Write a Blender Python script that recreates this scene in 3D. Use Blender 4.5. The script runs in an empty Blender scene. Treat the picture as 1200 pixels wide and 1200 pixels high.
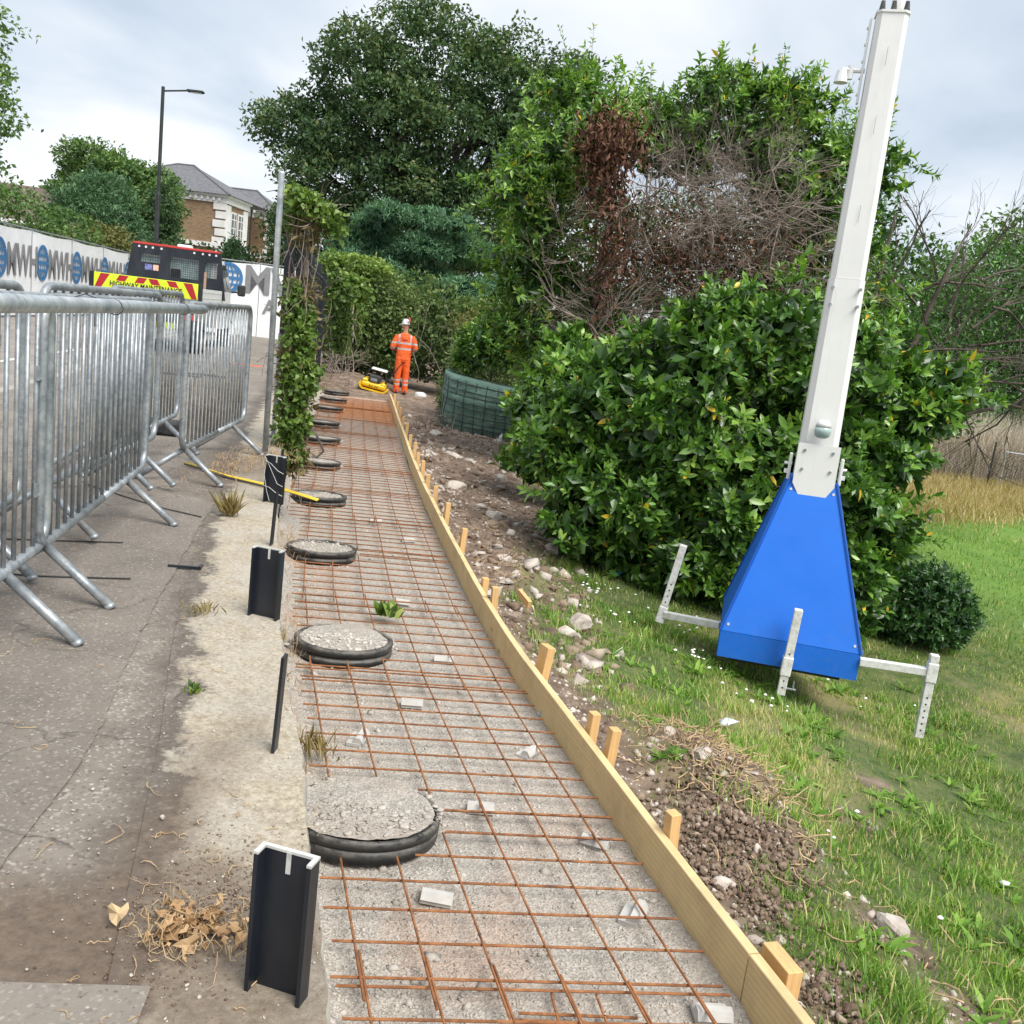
import bpy, math, random
import numpy as np
from mathutils import Vector, Matrix, Euler
random.seed(7); rng = np.random.default_rng(7)
R = math.radians; PI = math.pi
scene = bpy.context.scene
COL = scene.collection

# ---------------------------------------------------------------- camera
EYE = 1.25
cd = bpy.data.cameras.new('camera'); cd.lens = 33.1; cd.sensor_width = 36; cd.clip_start = 0.05; cd.clip_end = 2000
cam = bpy.data.objects.new('camera', cd); COL.objects.link(cam)
cam.matrix_world = Matrix.Translation((0, 0, EYE)) @ Matrix.Rotation(PI/2 - R(11), 4, 'X') @ Matrix.Rotation(R(7), 4, 'Z')
scene.camera = cam

# ---------------------------------------------------------------- sky, sun, exposure
world = bpy.data.worlds.new('World'); scene.world = world; world.use_nodes = True
wt = world.node_tree; wn = wt.nodes; wl = wt.links
for n in list(wn): wn.remove(n)
def wnode(t, **k):
    n = wn.new(t)
    for a, b in k.items(): setattr(n, a, b)
    return n
SUN_EL, SUN_AZ = R(55), R(138)
sky = wnode('ShaderNodeTexSky', sky_type='NISHITA', sun_disc=False, sun_elevation=SUN_EL, sun_rotation=SUN_AZ)
tc = wnode('ShaderNodeTexCoord')
sep = wnode('ShaderNodeSeparateXYZ'); wl.new(tc.outputs['Generated'], sep.inputs[0])
# the direction projected on a flat cloud deck, so that clouds crowd towards the horizon
mz = wnode('ShaderNodeMath', operation='MAXIMUM'); wl.new(sep.outputs[2], mz.inputs[0]); mz.inputs[1].default_value = 0.0
az = wnode('ShaderNodeMath', operation='ADD'); wl.new(mz.outputs[0], az.inputs[0]); az.inputs[1].default_value = 0.18
dx = wnode('ShaderNodeMath', operation='DIVIDE'); wl.new(sep.outputs[0], dx.inputs[0]); wl.new(az.outputs[0], dx.inputs[1])
dy = wnode('ShaderNodeMath', operation='DIVIDE'); wl.new(sep.outputs[1], dy.inputs[0]); wl.new(az.outputs[0], dy.inputs[1])
cmb = wnode('ShaderNodeCombineXYZ'); wl.new(dx.outputs[0], cmb.inputs[0]); wl.new(dy.outputs[0], cmb.inputs[1])
cl = wnode('ShaderNodeTexNoise'); cl.inputs['Scale'].default_value = 0.8; cl.inputs['Detail'].default_value = 6; cl.inputs['Roughness'].default_value = 0.47; cl.inputs['Distortion'].default_value = 0.35
wl.new(cmb.outputs[0], cl.inputs['Vector'])
rp = wnode('ShaderNodeValToRGB'); wl.new(cl.outputs['Fac'], rp.inputs[0])
e = rp.color_ramp.elements
e[0].position = 0.36; e[0].color = (4.4, 5.2, 6.2, 1)
e[1].position = 0.60; e[1].color = (8.4, 8.6, 8.9, 1)
m_ = e.new(0.47); m_.color = (6.0, 6.6, 7.3, 1)
mx = wnode('ShaderNodeMixRGB'); mx.inputs[0].default_value = 0.9
wl.new(sky.outputs[0], mx.inputs[1]); wl.new(rp.outputs[0], mx.inputs[2])
bg = wnode('ShaderNodeBackground'); bg.inputs[1].default_value = 0.1
wl.new(mx.outputs[0], bg.inputs[0])
wo = wnode('ShaderNodeOutputWorld'); wl.new(bg.outputs[0], wo.inputs[0])
sd = bpy.data.lights.new('sun', 'SUN'); sd.energy = 3.7; sd.angle = R(38); sd.color = (1, 0.96, 0.9)
sun = bpy.data.objects.new('sun', sd); COL.objects.link(sun)
sun.rotation_euler = (PI/2 - SUN_EL, 0, PI - SUN_AZ)
scene.view_settings.view_transform = 'Standard'; scene.view_settings.look = 'None'
scene.view_settings.exposure = 0.42; scene.view_settings.gamma = 1
scene.view_settings.use_curve_mapping = False
scene.render.engine = 'CYCLES'
scene.cycles.max_bounces = 6; scene.cycles.diffuse_bounces = 3; scene.cycles.glossy_bounces = 2
scene.cycles.transmission_bounces = 3; scene.cycles.transparent_max_bounces = 6

# ---------------------------------------------------------------- numeric helpers
def _h(ix, iy, iz):
    n = (ix.astype(np.int64)*374761393 + iy.astype(np.int64)*668265263 + iz.astype(np.int64)*2147483647) & 0xffffffff
    n = ((n ^ (n >> 13)) * 1274126177) & 0xffffffff
    return ((n ^ (n >> 16)) & 0xffff) / 65535.0
def vn(x, y, z=0.0):
    """smooth value noise in -1..1"""
    x = np.asarray(x, float); y = np.asarray(y, float); z = np.zeros_like(x) + z
    ix, iy, iz = np.floor(x), np.floor(y), np.floor(z)
    fx, fy, fz = x-ix, y-iy, z-iz
    fx = fx*fx*(3-2*fx); fy = fy*fy*(3-2*fy); fz = fz*fz*(3-2*fz)
    r = 0
    for a in (0, 1):
        for b in (0, 1):
            for c in (0, 1):
                w = (fx if a else 1-fx)*(fy if b else 1-fy)*(fz if c else 1-fz)
                r = r + w*_h(ix+a, iy+b, iz+c)
    return r*2-1
def fb(x, y, z=0.0, o=3):
    r = 0; a = 1; s = 1
    for i in range(o):
        r = r + a*vn(np.asarray(x)*s + 17*i, np.asarray(y)*s + 31*i, np.asarray(z)*s); a *= .5; s *= 2.03
    return r/1.75
def unit(v): return v/np.maximum(np.linalg.norm(v, axis=-1, keepdims=True), 1e-9)
WX = [(-60, 17.0), (0, .22), (1, -.06), (2, -.35), (2.5, -.5), (3.13, -.71), (3.66, -.87), (4.74, -1.17), (5.54, -1.39), (7.39, -1.87), (9.7, -2.42), (12, -2.93), (15.7, -3.68), (20, -4.5), (25.4, -5.5), (40, -8.2), (200, -38)]
BX = [(-60, 19.7), (0, 1.72), (1.5, 1.27), (2.5, .96), (3.23, .73), (4.4, .38), (5.32, .1), (6.4, -.17), (8.3, -.59), (10.4, -1.03), (12.5, -1.44), (14.7, -1.84), (17, -2.27), (20.3, -2.86), (22, -3.18), (40, -6.5), (200, -36)]
def wallx(y): return np.interp(y, [a for a, b in WX], [b for a, b in WX])
def boardx(y): return np.interp(y, [a for a, b in BX], [b for a, b in BX])
def G(x, y, rough=True):
    """height of the natural ground right of the wall"""
    x = np.asarray(x, float); y = np.asarray(y, float)
    d = x - boardx(y)
    s = np.interp(y, [8, 14], [.19, .05])
    z = -.745 - s*np.clip(d, 0, 3.5) - .05*np.clip(d-3.5, 0, 9)
    if rough:
        near = np.exp(-((d-.75)/.7)**2)*np.clip((30-y)/8, 0, 1)
        z = z + fb(x*1.3, y*1.3)*.05*np.clip(d*2, 0, 1) + fb(x*4.2, y*4.2, 3)*.045*near + np.abs(fb(x*9, y*9, 5))*.04*near
        # heaps of dug soil and pulled roots beside the boards
        for (hx, hy, hr, hh) in [(1.2, 3.95, .34, .10), (1.14, 4.6, .42, .15), (1.25, 2.75, .35, .07), (.1, 7.7, .45, .10), (-.3, 9.6, .6, .1), (-.9, 13, .8, .12), (-1.2, 16.5, .8, .12), (-4.6, 24.5, 1.2, .35)]:
            z = z + hh*np.exp(-((x-hx)**2+(y-hy)**2)/hr**2)*(1+.5*fb(x*6, y*6, 9))
    return np.where(d < 0, np.where(y < 21.9, -.83, z), z)

# ---------------------------------------------------------------- mesh helpers
def props(o, label=None, cat=None, group=None, kind=None):
    if label: o['label'] = label
    if cat: o['category'] = cat
    if group: o['group'] = group
    if kind: o['kind'] = kind
    return o
def thing(name, label, cat, loc=(0, 0, 0), rz=0.0, group=None, rot=None):
    o = bpy.data.objects.new(name, None); COL.objects.link(o); o.empty_display_size = .1
    o.location = loc; o.rotation_euler = rot if rot else (0, 0, rz)
    return props(o, label, cat, group)
def dup(root, loc=None, rz=None, label=None, scale=None):
    def cp(o, par):
        c = o.copy(); COL.objects.link(c); c.parent = par
        for ch in o.children: cp(ch, c)
        return c
    kids = list(root.children)
    r = root.copy(); COL.objects.link(r)
    for k in kids: cp(k, r)
    if loc is not None: r.location = loc
    if rz is not None: r.rotation_euler = (0, 0, rz)
    if scale is not None: r.scale = scale
    if label: r['label'] = label
    return r
def link(name, me, mat, parent=None, smooth=False):
    o = bpy.data.objects.new(name, me); COL.objects.link(o)
    if mat is not None:
        if isinstance(mat, (list, tuple)):
            for m in mat: me.materials.append(m)
        elif not me.materials: me.materials.append(mat)
    if parent: o.parent = parent
    if smooth: me.polygons.foreach_set('use_smooth', [True]*len(me.polygons))
    return o
def mesh_np(name, V, F, mat, parent=None, attrs=None, smooth=False, FT=None):
    """V (n,3); F (m,k) faces of equal size; FT an optional second block with another size"""
    me = bpy.data.meshes.new(name)
    V = np.asarray(V, np.float32); F = np.asarray(F, np.int32)
    blocks = [F] + ([np.asarray(FT, np.int32)] if FT is not None else [])
    flat = np.concatenate([b.ravel() for b in blocks])
    tot = np.concatenate([np.full(len(b), b.shape[1], np.int32) for b in blocks])
    start = np.concatenate([[0], np.cumsum(tot)[:-1]]).astype(np.int32)
    me.vertices.add(len(V)); me.vertices.foreach_set('co', V.ravel())
    me.loops.add(len(flat)); me.loops.foreach_set('vertex_index', flat)
    me.polygons.add(len(tot)); me.polygons.foreach_set('loop_start', start)
    me.polygons.foreach_set('loop_total', tot)
    if smooth: me.polygons.foreach_set('use_smooth', np.ones(len(tot), bool))
    me.update(calc_edges=True)
    for k, a in (attrs or {}).items():
        at = me.attributes.new(k, 'FLOAT', 'POINT'); at.data.foreach_set('value', np.asarray(a, np.float32))
    return link(name, me, mat, parent)
def grid(name, X, Y, Z, mat, parent=None, attrs=None, smooth=True):
    n, m = X.shape
    V = np.stack([X, Y, Z], -1).reshape(-1, 3)
    i = np.arange(n*m).reshape(n, m)
    F = np.stack([i[:-1, :-1], i[1:, :-1], i[1:, 1:], i[:-1, 1:]], -1).reshape(-1, 4)
    # keep normals up
    a, b, c = V[F[0, 0]], V[F[0, 1]], V[F[0, 2]]
    if np.cross(b-a, c-a)[2] < 0: F = F[:, ::-1]
    return mesh_np(name, V, F, mat, parent, {k: v.ravel() for k, v in (attrs or {}).items()}, smooth)

class MB:
    def __init__(s): s.v = []; s.f = []; s.m = []
    def add(s, vs, fs, mi=0):
        b = len(s.v); s.v += [tuple(v) for v in vs]
        for f in fs: s.f.append(tuple(b+i for i in f)); s.m.append(mi)
    def box(s, c, d, rz=0.0, M=None, mi=0, bev=0.0, taper=1.0):
        x, y, z = d[0]/2, d[1]/2, d[2]/2
        if bev > 0:
            b = min(bev, x*.9, y*.9, z*.9)
            # box with chamfered vertical and horizontal edges: 24 vertices
            vs = []; idx = {}
            for sx in (-1, 1):
                for sy in (-1, 1):
                    for sz in (-1, 1):
                        for k in range(3):
                            p = [sx*(x-b), sy*(y-b), sz*(z-b)]
                            p[k] = (sx*x, sy*y, sz*z)[k]
                            idx[(sx, sy, sz, k)] = len(vs); vs.append(p)
            fs = []
            for k in range(3):
                a1, a2 = (k+1) % 3, (k+2) % 3
                for sg in (-1, 1):
                    q = []
                    for u, v in ((-1, -1), (1, -1), (1, 1), (-1, 1)):
                        t = [0, 0, 0]; t[k] = sg; t[a1] = u; t[a2] = v; q.append(idx[(t[0], t[1], t[2], k)])
                    fs.append(q if sg > 0 else q[::-1])
            for k in range(3):                       # edges along axis k
                a1, a2 = (k+1) % 3, (k+2) % 3
                for u in (-1, 1):
                    for v in (-1, 1):
                        t0 = [0, 0, 0]; t0[a1] = u; t0[a2] = v; t1 = list(t0); t0[k] = -1; t1[k] = 1
                        q = [idx[(*t0, a1)], idx[(*t1, a1)], idx[(*t1, a2)], idx[(*t0, a2)]]
                        fs.append(q if u*v < 0 else q[::-1])
            for sx in (-1, 1):
                for sy in (-1, 1):
                    for sz in (-1, 1):
                        q = [idx[(sx, sy, sz, 0)], idx[(sx, sy, sz, 1)], idx[(sx, sy, sz, 2)]]
                        fs.append(q if sx*sy*sz > 0 else q[::-1])
        else:
            vs = [[-x, -y, -z], [x, -y, -z], [x, y, -z], [-x, y, -z], [-x*taper, -y*taper, z], [x*taper, -y*taper, z], [x*taper, y*taper, z], [-x*taper, y*taper, z]]
            fs = [(0, 3, 2, 1), (4, 5, 6, 7), (0, 1, 5, 4), (1, 2, 6, 5), (2, 3, 7, 6), (3, 0, 4, 7)]
        m = Matrix.Translation(c) @ (M if M is not None else Matrix.Rotation(rz, 4, 'Z'))
        s.add([m @ Vector(v) for v in vs], fs, mi); return s
    def tube(s, path, r, n=8, cap=True, mi=0, flat=1.0, up=None):
        path = [Vector(p) for p in path]; k = len(path)
        rr = list(r) if hasattr(r, '__len__') else [r]*k
        base = len(s.v); prev = None
        for i, p in enumerate(path):
            t = (path[min(i+1, k-1)] - path[max(i-1, 0)])
            if t.length < 1e-9: t = Vector((0, 0, 1))
            t.normalize()
            if prev is None:
                a = Vector(up) if up else (Vector((0, 0, 1)) if abs(t.z) < .9 else Vector((1, 0, 0)))
            else: a = prev
            u = (a - t*a.dot(t)); u.normalize(); w = t.cross(u); prev = u
            for j in range(n):
                an = 2*PI*j/n
                s.v.append(tuple(p + u*math.cos(an)*rr[i]*flat + w*math.sin(an)*rr[i]))
        for i in range(k-1):
            for j in range(n):
                a = base+i*n+j; b = base+i*n+(j+1) % n
                s.f.append((a, b, b+n, a+n)); s.m.append(mi)
        if cap:
            s.f.append(tuple(base+j for j in range(n))[::-1]); s.m.append(mi)
            s.f.append(tuple(base+(k-1)*n+j for j in range(n))); s.m.append(mi)
        return s
    def loft(s, rings, n=16, mi=0, e=2.0):
        """rings: (x, y, z, rx, ry) horizontal superellipse sections from the bottom up"""
        base = len(s.v)
        for (x, y, z, rx, ry) in rings:
            for j in range(n):
                a = 2*PI*j/n; c, q = math.cos(a), math.sin(a)
                s.v.append((x + rx*math.copysign(abs(c)**(2/e), c), y + ry*math.copysign(abs(q)**(2/e), q), z))
        for i in range(len(rings)-1):
            for j in range(n):
                a = base+i*n+j; b = base+i*n+(j+1) % n
                s.f.append((a, b, b+n, a+n)); s.m.append(mi)
        s.f.append(tuple(base+j for j in range(n))[::-1]); s.m.append(mi)
        s.f.append(tuple(base+(len(rings)-1)*n+j for j in range(n))); s.m.append(mi)
        return s
    def prism(s, poly, h, M=None, mi=0):
        """polygon in xy, extruded from z=0 to z=h, placed with M"""
        n = len(poly); M = M or Matrix.Identity(4)
        ar = sum(poly[i][0]*poly[(i+1) % n][1]-poly[(i+1) % n][0]*poly[i][1] for i in range(n))
        if ar < 0: poly = poly[::-1]
        vs = [M @ Vector((x, y, 0)) for x, y in poly] + [M @ Vector((x, y, h)) for x, y in poly]
        fs = [tuple(range(n))[::-1], tuple(range(n, 2*n))] + [(i, (i+1) % n, (i+1) % n+n, i+n) for i in range(n)]
        s.add(vs, fs, mi); return s
    def build(s, name, mat, parent=None, smooth=False, auto=None):
        me = bpy.data.meshes.new(name); me.from_pydata(s.v, [], s.f); me.update()
        o = link(name, me, mat, parent, smooth)
        if isinstance(mat, (list, tuple)): me.polygons.foreach_set('material_index', s.m)
        if auto is not None:
            me.polygons.foreach_set('use_smooth', [True]*len(me.polygons))
            try: me.set_sharp_from_angle(angle=R(auto))
            except Exception: pass
        return o
def text_obj(s, size, name, mat, parent, M, ext=.003, bold=0.0, sx=1.0):
    cu = bpy.data.curves.new('lettering', 'FONT'); cu.body = s; cu.size = size; cu.extrude = ext; cu.offset = bold
    cu.align_x = 'CENTER'; cu.align_y = 'CENTER'; cu.resolution_u = 3
    t = bpy.data.objects.new('lettering', cu); COL.objects.link(t)
    bpy.context.view_layer.update()
    me = bpy.data.meshes.new_from_object(t.evaluated_get(bpy.context.evaluated_depsgraph_get()))
    bpy.data.objects.remove(t)
    me.transform(M @ Matrix.Diagonal((sx, 1, 1, 1))); me.materials.clear()
    return link(name, me, mat, parent)

# ---------------------------------------------------------------- materials
def mk(name):
    m = bpy.data.materials.new(name); m.use_nodes = True
    nt = m.node_tree; b = nt.nodes['Principled BSDF']
    return m, nt, b
def N(nt, t, **k):
    n = nt.nodes.new(t)
    for a, b in k.items():
        if a.startswith('i_'): n.inputs[int(a[2:])].default_value = b
        else: setattr(n, a, b)
    return n
def coords(nt, kind='Object', scale=(1, 1, 1), rand=True):
    c = N(nt, 'ShaderNodeTexCoord'); mp = N(nt, 'ShaderNodeMapping'); mp.inputs['Scale'].default_value = scale
    nt.links.new(c.outputs[kind], mp.inputs['Vector'])
    if rand:
        oi = N(nt, 'ShaderNodeObjectInfo'); mm = N(nt, 'ShaderNodeMath', operation='MULTIPLY', i_1=37.0)
        nt.links.new(oi.outputs['Random'], mm.inputs[0]); nt.links.new(mm.outputs[0], mp.inputs['Location'])
    return mp.outputs[0]
def noise(nt, vec, scale, detail=4, rough=.55, dist=0.0):
    n = N(nt, 'ShaderNodeTexNoise'); n.inputs['Scale'].default_value = scale; n.inputs['Detail'].default_value = detail
    n.inputs['Roughness'].default_value = rough; n.inputs['Distortion'].default_value = dist
    nt.links.new(vec, n.inputs['Vector']); return n.outputs['Fac']
def ramp(nt, fac, stops, interp='LINEAR'):
    r = N(nt, 'ShaderNodeValToRGB'); r.color_ramp.interpolation = interp
    el = r.color_ramp.elements
    while len(el) < len(stops): el.new(.5)
    for q, (p, c) in zip(el, stops):
        q.position = p; q.color = (*c, 1) if len(c) == 3 else c
    nt.links.new(fac, r.inputs[0]); return r.outputs[0]
def mixc(nt, fac, a, b, mode='MIX'):
    m = N(nt, 'ShaderNodeMixRGB', blend_type=mode)
    for i, q in ((0, fac), (1, a), (2, b)):
        if hasattr(q, 'is_output'): nt.links.new(q, m.inputs[i])
        else: m.inputs[i].default_value = q if i == 0 else ((*q, 1) if len(q) == 3 else q)
    return m.outputs[0]
def bump(nt, b, h, strength=.3, dist=.01, prev=None):
    u = N(nt, 'ShaderNodeBump'); u.inputs['Strength'].default_value = strength; u.inputs['Distance'].default_value = dist
    nt.links.new(h, u.inputs['Height'])
    if prev is not None: nt.links.new(prev, u.inputs['Normal'])
    nt.links.new(u.outputs[0], b.inputs['Normal']); return u.outputs[0]
def attr(nt, name):
    a = N(nt, 'ShaderNodeAttribute', attribute_name=name); return a.outputs['Fac']
def simple(name, c1, c2=None, scale=6, rough=.6, bs=.15, bscale=None, metal=0.0, stretch=(1, 1, 1), bd=.004, lo=.35, hi=.65, rvar=.1, spec=None):
    m, nt, b = mk(name); v = coords(nt, scale=stretch)
    f = noise(nt, v, scale, 5, .6)
    col = ramp(nt, f, [(lo, c1), (hi, c2 or tuple(x*1.25 for x in c1))])
    nt.links.new(col, b.inputs['Base Color']); b.inputs['Metallic'].default_value = metal
    rr = N(nt, 'ShaderNodeMapRange'); rr.inputs[3].default_value = rough-rvar; rr.inputs[4].default_value = min(1, rough+rvar)
    nt.links.new(noise(nt, v, scale*2.3, 3), rr.inputs[0]); nt.links.new(rr.outputs[0], b.inputs['Roughness'])
    if spec is not None: b.inputs['Specular IOR Level'].default_value = spec
    if bs > 0: bump(nt, b, noise(nt, v, bscale or scale*4, 4, .65), bs, bd)
    return m
def leafmat(name, stops, rough=.45, trans=.3, spec=.5):
    m, nt, b = mk(name)
    col = ramp(nt, attr(nt, 'rnd'), stops)
    nt.links.new(col, b.inputs['Base Color']); b.inputs['Roughness'].default_value = rough
    b.inputs['Specular IOR Level'].default_value = spec
    t = N(nt, 'ShaderNodeBsdfTranslucent'); nt.links.new(mixc(nt, 1.0, col, (1.3, 1.45, .6), 'MULTIPLY'), t.inputs[0])
    x = N(nt, 'ShaderNodeMixShader', i_0=trans); nt.links.new(b.outputs[0], x.inputs[1]); nt.links.new(t.outputs[0], x.inputs[2])
    nt.links.new(x.outputs[0], nt.nodes['Material Output'].inputs['Surface'])
    return m
M = {}
# galvanised steel
def galv(name, k=1.0):
    m, nt, b = mk(name); v = coords(nt)
    f1 = noise(nt, v, 9, 6, .65); vo = N(nt, 'ShaderNodeTexVoronoi'); vo.inputs['Scale'].default_value = 60; nt.links.new(v, vo.inputs['Vector'])
    c = ramp(nt, f1, [(.3, (.22*k, .25*k, .27*k)), (.5, (.36*k, .39*k, .41*k)), (.72, (.55*k, .57*k, .57*k))])
    vs_ = N(nt, 'ShaderNodeSeparateColor'); nt.links.new(vo.outputs['Color'], vs_.inputs[0]); c = mixc(nt, .22, c, vs_.outputs[0], 'SOFT_LIGHT')
    dirt = ramp(nt, noise(nt, v, 3.1, 8, .7), [(.58, (0, 0, 0)), (.75, (1, 1, 1))])
    c = mixc(nt, dirt, c, (.33, .29, .23))
    nt.links.new(c, b.inputs['Base Color']); b.inputs['Metallic'].default_value = .55
    nt.links.new(ramp(nt, f1, [(.3, (.55,)*3), (.7, (.38,)*3)]), b.inputs['Roughness'])
    bump(nt, b, noise(nt, v, 45, 4), .15, .002); return m
def painted(name, c, dirt, rough, mud=.75):
    m, nt, b = mk(name); v = coords(nt, rand=False); g = N(nt, 'ShaderNodeTexCoord'); s = N(nt, 'ShaderNodeSeparateXYZ'); nt.links.new(g.outputs['Object'], s.inputs[0])
    c1 = ramp(nt, noise(nt, v, 2.3, 6, .6), [(.3, tuple(x*.90 for x in c)), (.7, c)])
    st = ramp(nt, noise(nt, coords(nt, scale=(14, 14, 1.2), rand=False), 2.2, 7, .7), [(.55, (0, 0, 0)), (.78, (.35,)*3)]); c1 = mixc(nt, st, c1, dirt)
    low = N(nt, 'ShaderNodeMapRange'); low.inputs[1].default_value = .75; low.inputs[2].default_value = .18; nt.links.new(s.outputs[2], low.inputs[0]); mu = N(nt, 'ShaderNodeMath', operation='MULTIPLY'); nt.links.new(low.outputs[0], mu.inputs[0]); nt.links.new(ramp(nt, noise(nt, v, 22, 8, .75), [(.45, (0, 0, 0)), (.72, (mud,)*3)]), mu.inputs[1])
    c1 = mixc(nt, mu.outputs[0], c1, (.22, .18, .13)); nt.links.new(c1, b.inputs['Base Color'])
    nt.links.new(ramp(nt, noise(nt, v, 6, 6, .7), [(.3, (rough,)*3), (.7, (min(1, rough+.25),)*3)]), b.inputs['Roughness']); bump(nt, b, noise(nt, v, 1.6, 3), .06, .02); return m
M['galv'] = galv('galvanised_steel', .88); M['galv2'] = galv('weathered_pole_steel', 1.25)
M['white_metal'] = painted('white_painted_metal', (.76, .76, .74), (.42, .40, .35), .35)
M['blue_paint'] = painted('blue_painted_panel', (.005, .145, .66), (.008, .14, .60), .38, .16)
M['black_metal'] = simple('black_painted_steel', (.007, .010, .016), (.022, .026, .034), 5, .36, .3, 40, bd=.002, stretch=(1, 1, .35))
M['blue_trim'] = simple('blue_trim_strip', (.004, .075, .38), (.006, .09, .44), 4, .35, .0)

M['cut_steel'] = simple('pale_cut_edge', (.40, .40, .38), (.60, .60, .57), 20, .5, .1)
def dusty():
    m, nt, b = mk('dusty_black_plastic'); v = coords(nt); n_ = N(nt, 'ShaderNodeNewGeometry'); s = N(nt, 'ShaderNodeSeparateXYZ'); nt.links.new(n_.outputs['Normal'], s.inputs[0])
    f = N(nt, 'ShaderNodeMath', operation='MULTIPLY_ADD', i_1=.35, i_2=.10); nt.links.new(s.outputs[2], f.inputs[0]); g = N(nt, 'ShaderNodeMath', operation='MULTIPLY'); nt.links.new(f.outputs[0], g.inputs[0]); nt.links.new(ramp(nt, noise(nt, v, 13, 8, .75), [(.38, (0, 0, 0)), (.62, (1.6,)*3)]), g.inputs[1])
    nt.links.new(mixc(nt, g.outputs[0], (.014, .015, .016), (.26, .24, .21)), b.inputs['Base Color']); nt.links.new(ramp(nt, g.outputs[0], [(0, (.35,)*3), (.5, (.85,)*3)]), b.inputs['Roughness']); return m
M['black_plastic'] = dusty()
M['black_rubber'] = simple('dark_rubber', (.02, .02, .02), (.045, .045, .045), 6, .75)
M['yellow_paint'] = simple('yellow_machine_paint', (.75, .45, .01), (.8, .52, .02), 5, .4)
M['grey_plastic'] = simple('grey_cover', (.12, .13, .14), (.2, .21, .22), 5, .5)
M['red'] = simple('red_plastic', (.45, .03, .03), (.55, .05, .04), 5, .4)
M['orange_block'] = simple('orange_plastic_block', (.55, .09, .02), (.6, .13, .05), 5, .6)
M['white_plastic'] = simple('white_plastic', (.62, .63, .63), (.75, .76, .76), 5, .35)
M['glass'] = simple('dark_window_glass', (.02, .025, .03), (.04, .05, .055), 3, .08, 0, rvar=.04)
M['window_pale'] = simple('pale_bright_glass', (.25, .34, .34), (.42, .52, .50), 8, .12, 0, rvar=.04)
M['skin'] = simple('skin', (.45, .22, .15), (.52, .27, .19), 8, .55, .05)
M['hose'] = simple('yellow_conduit', (.72, .50, .03), (.8, .6, .06), 12, .4, .1)
M['twig'] = simple('pale_dry_stem', (.30, .20, .10), (.50, .37, .22), 20, .8)
M['bark'] = simple('grey_brown_bark', (.035, .028, .022), (.10, .082, .065), 14, .9, .8, 30, bd=.02)
M['deadwood'] = simple('pale_dead_twigs', (.13, .10, .08), (.30, .25, .21), 5, .9, .4)
M['darkwood'] = simple('dark_dead_branches', (.04, .03, .026), (.12, .09, .075), 5, .9, .4)
M['spacer'] = simple('pale_concrete_spacer', (.38, .37, .345), (.50, .49, .465), 9, .8, .3)
M['rock'] = simple('pale_rubble', (.33, .28, .24), (.58, .52, .46), 7, .9, .8, 22, bd=.01)
M['plank'] = simple('pinkish_plank', (.30, .19, .13), (.42, .28, .2), 7, .8, .3, stretch=(1, 8, 8))
M['lampblack'] = simple('dark_green_post', (.015, .02, .02), (.03, .038, .036), 4, .5)
M['fencepaint'] = simple('black_fence_paint', (.006, .008, .014), (.016, .02, .03), 7, .55, .2)
M['litter_white'] = simple('white_litter', (.6, .62, .64), (.75, .77, .78), 9, .4, .5)
M['litter_blue'] = simple('blue_litter', (.06, .35, .55), (.12, .45, .62), 9, .4, .5)
M['greentarp'] = None

def timber(name, a, b_):
    m, nt, b = mk(name); v = coords(nt, scale=(.6, 9, 9))
    w = N(nt, 'ShaderNodeTexWave', wave_type='BANDS', bands_direction='Z'); w.inputs['Scale'].default_value = 1.6; w.inputs['Distortion'].default_value = 5.5; w.inputs['Detail'].default_value = 4; w.inputs['Detail Scale'].default_value = 1.2
    nt.links.new(v, w.inputs['Vector'])
    c = mixc(nt, ramp(nt, w.outputs['Fac'], [(.1, (.15,)*3), (.6, (.6,)*3)]), a, b_); c = mixc(nt, ramp(nt, noise(nt, coords(nt, scale=(.7, 4, 4)), 2.5, 5), [(.35, (0, 0, 0)), (.7, (.6,)*3)]), c, tuple(x*.86 for x in b_))
    v2 = coords(nt, scale=(2.2, 7, 7)); k = N(nt, 'ShaderNodeTexVoronoi'); k.inputs['Scale'].default_value = 1.1; nt.links.new(v2, k.inputs['Vector'])
    kn = ramp(nt, k.outputs['Distance'], [(.03, (1, 1, 1)), (.12, (0, 0, 0))]); c = mixc(nt, kn, c, tuple(x*.42 for x in a))
    st = ramp(nt, noise(nt, coords(nt), 5, 6, .7), [(.45, (0, 0, 0)), (.8, (.55,)*3)]); c = mixc(nt, st, c, (.30, .22, .13))
    nt.links.new(c, b.inputs['Base Color']); b.inputs['Roughness'].default_value = .72
    bump(nt, b, w.outputs['Fac'], .06, .002); return m
M['timber'] = timber('new_pine_board', (.60, .43, .20), (.74, .58, .32))
M['stake'] = timber('new_pine_stake', (.62, .36, .13), (.74, .48, .22))

def rebar():
    m, nt, b = mk('rusty_rebar'); v = coords(nt)
    c = ramp(nt, noise(nt, v, 14, 6, .7), [(.3, (.08, .034, .019)), (.5, (.24, .095, .034)), (.72, (.42, .185, .07))])
    nt.links.new(c, b.inputs['Base Color']); b.inputs['Roughness'].default_value = .85
    w = N(nt, 'ShaderNodeTexNoise'); w.inputs['Scale'].default_value = 160; nt.links.new(v, w.inputs['Vector']); bump(nt, b, w.outputs['Fac'], .5, .002)
    return m
M['rebar'] = rebar()

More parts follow.
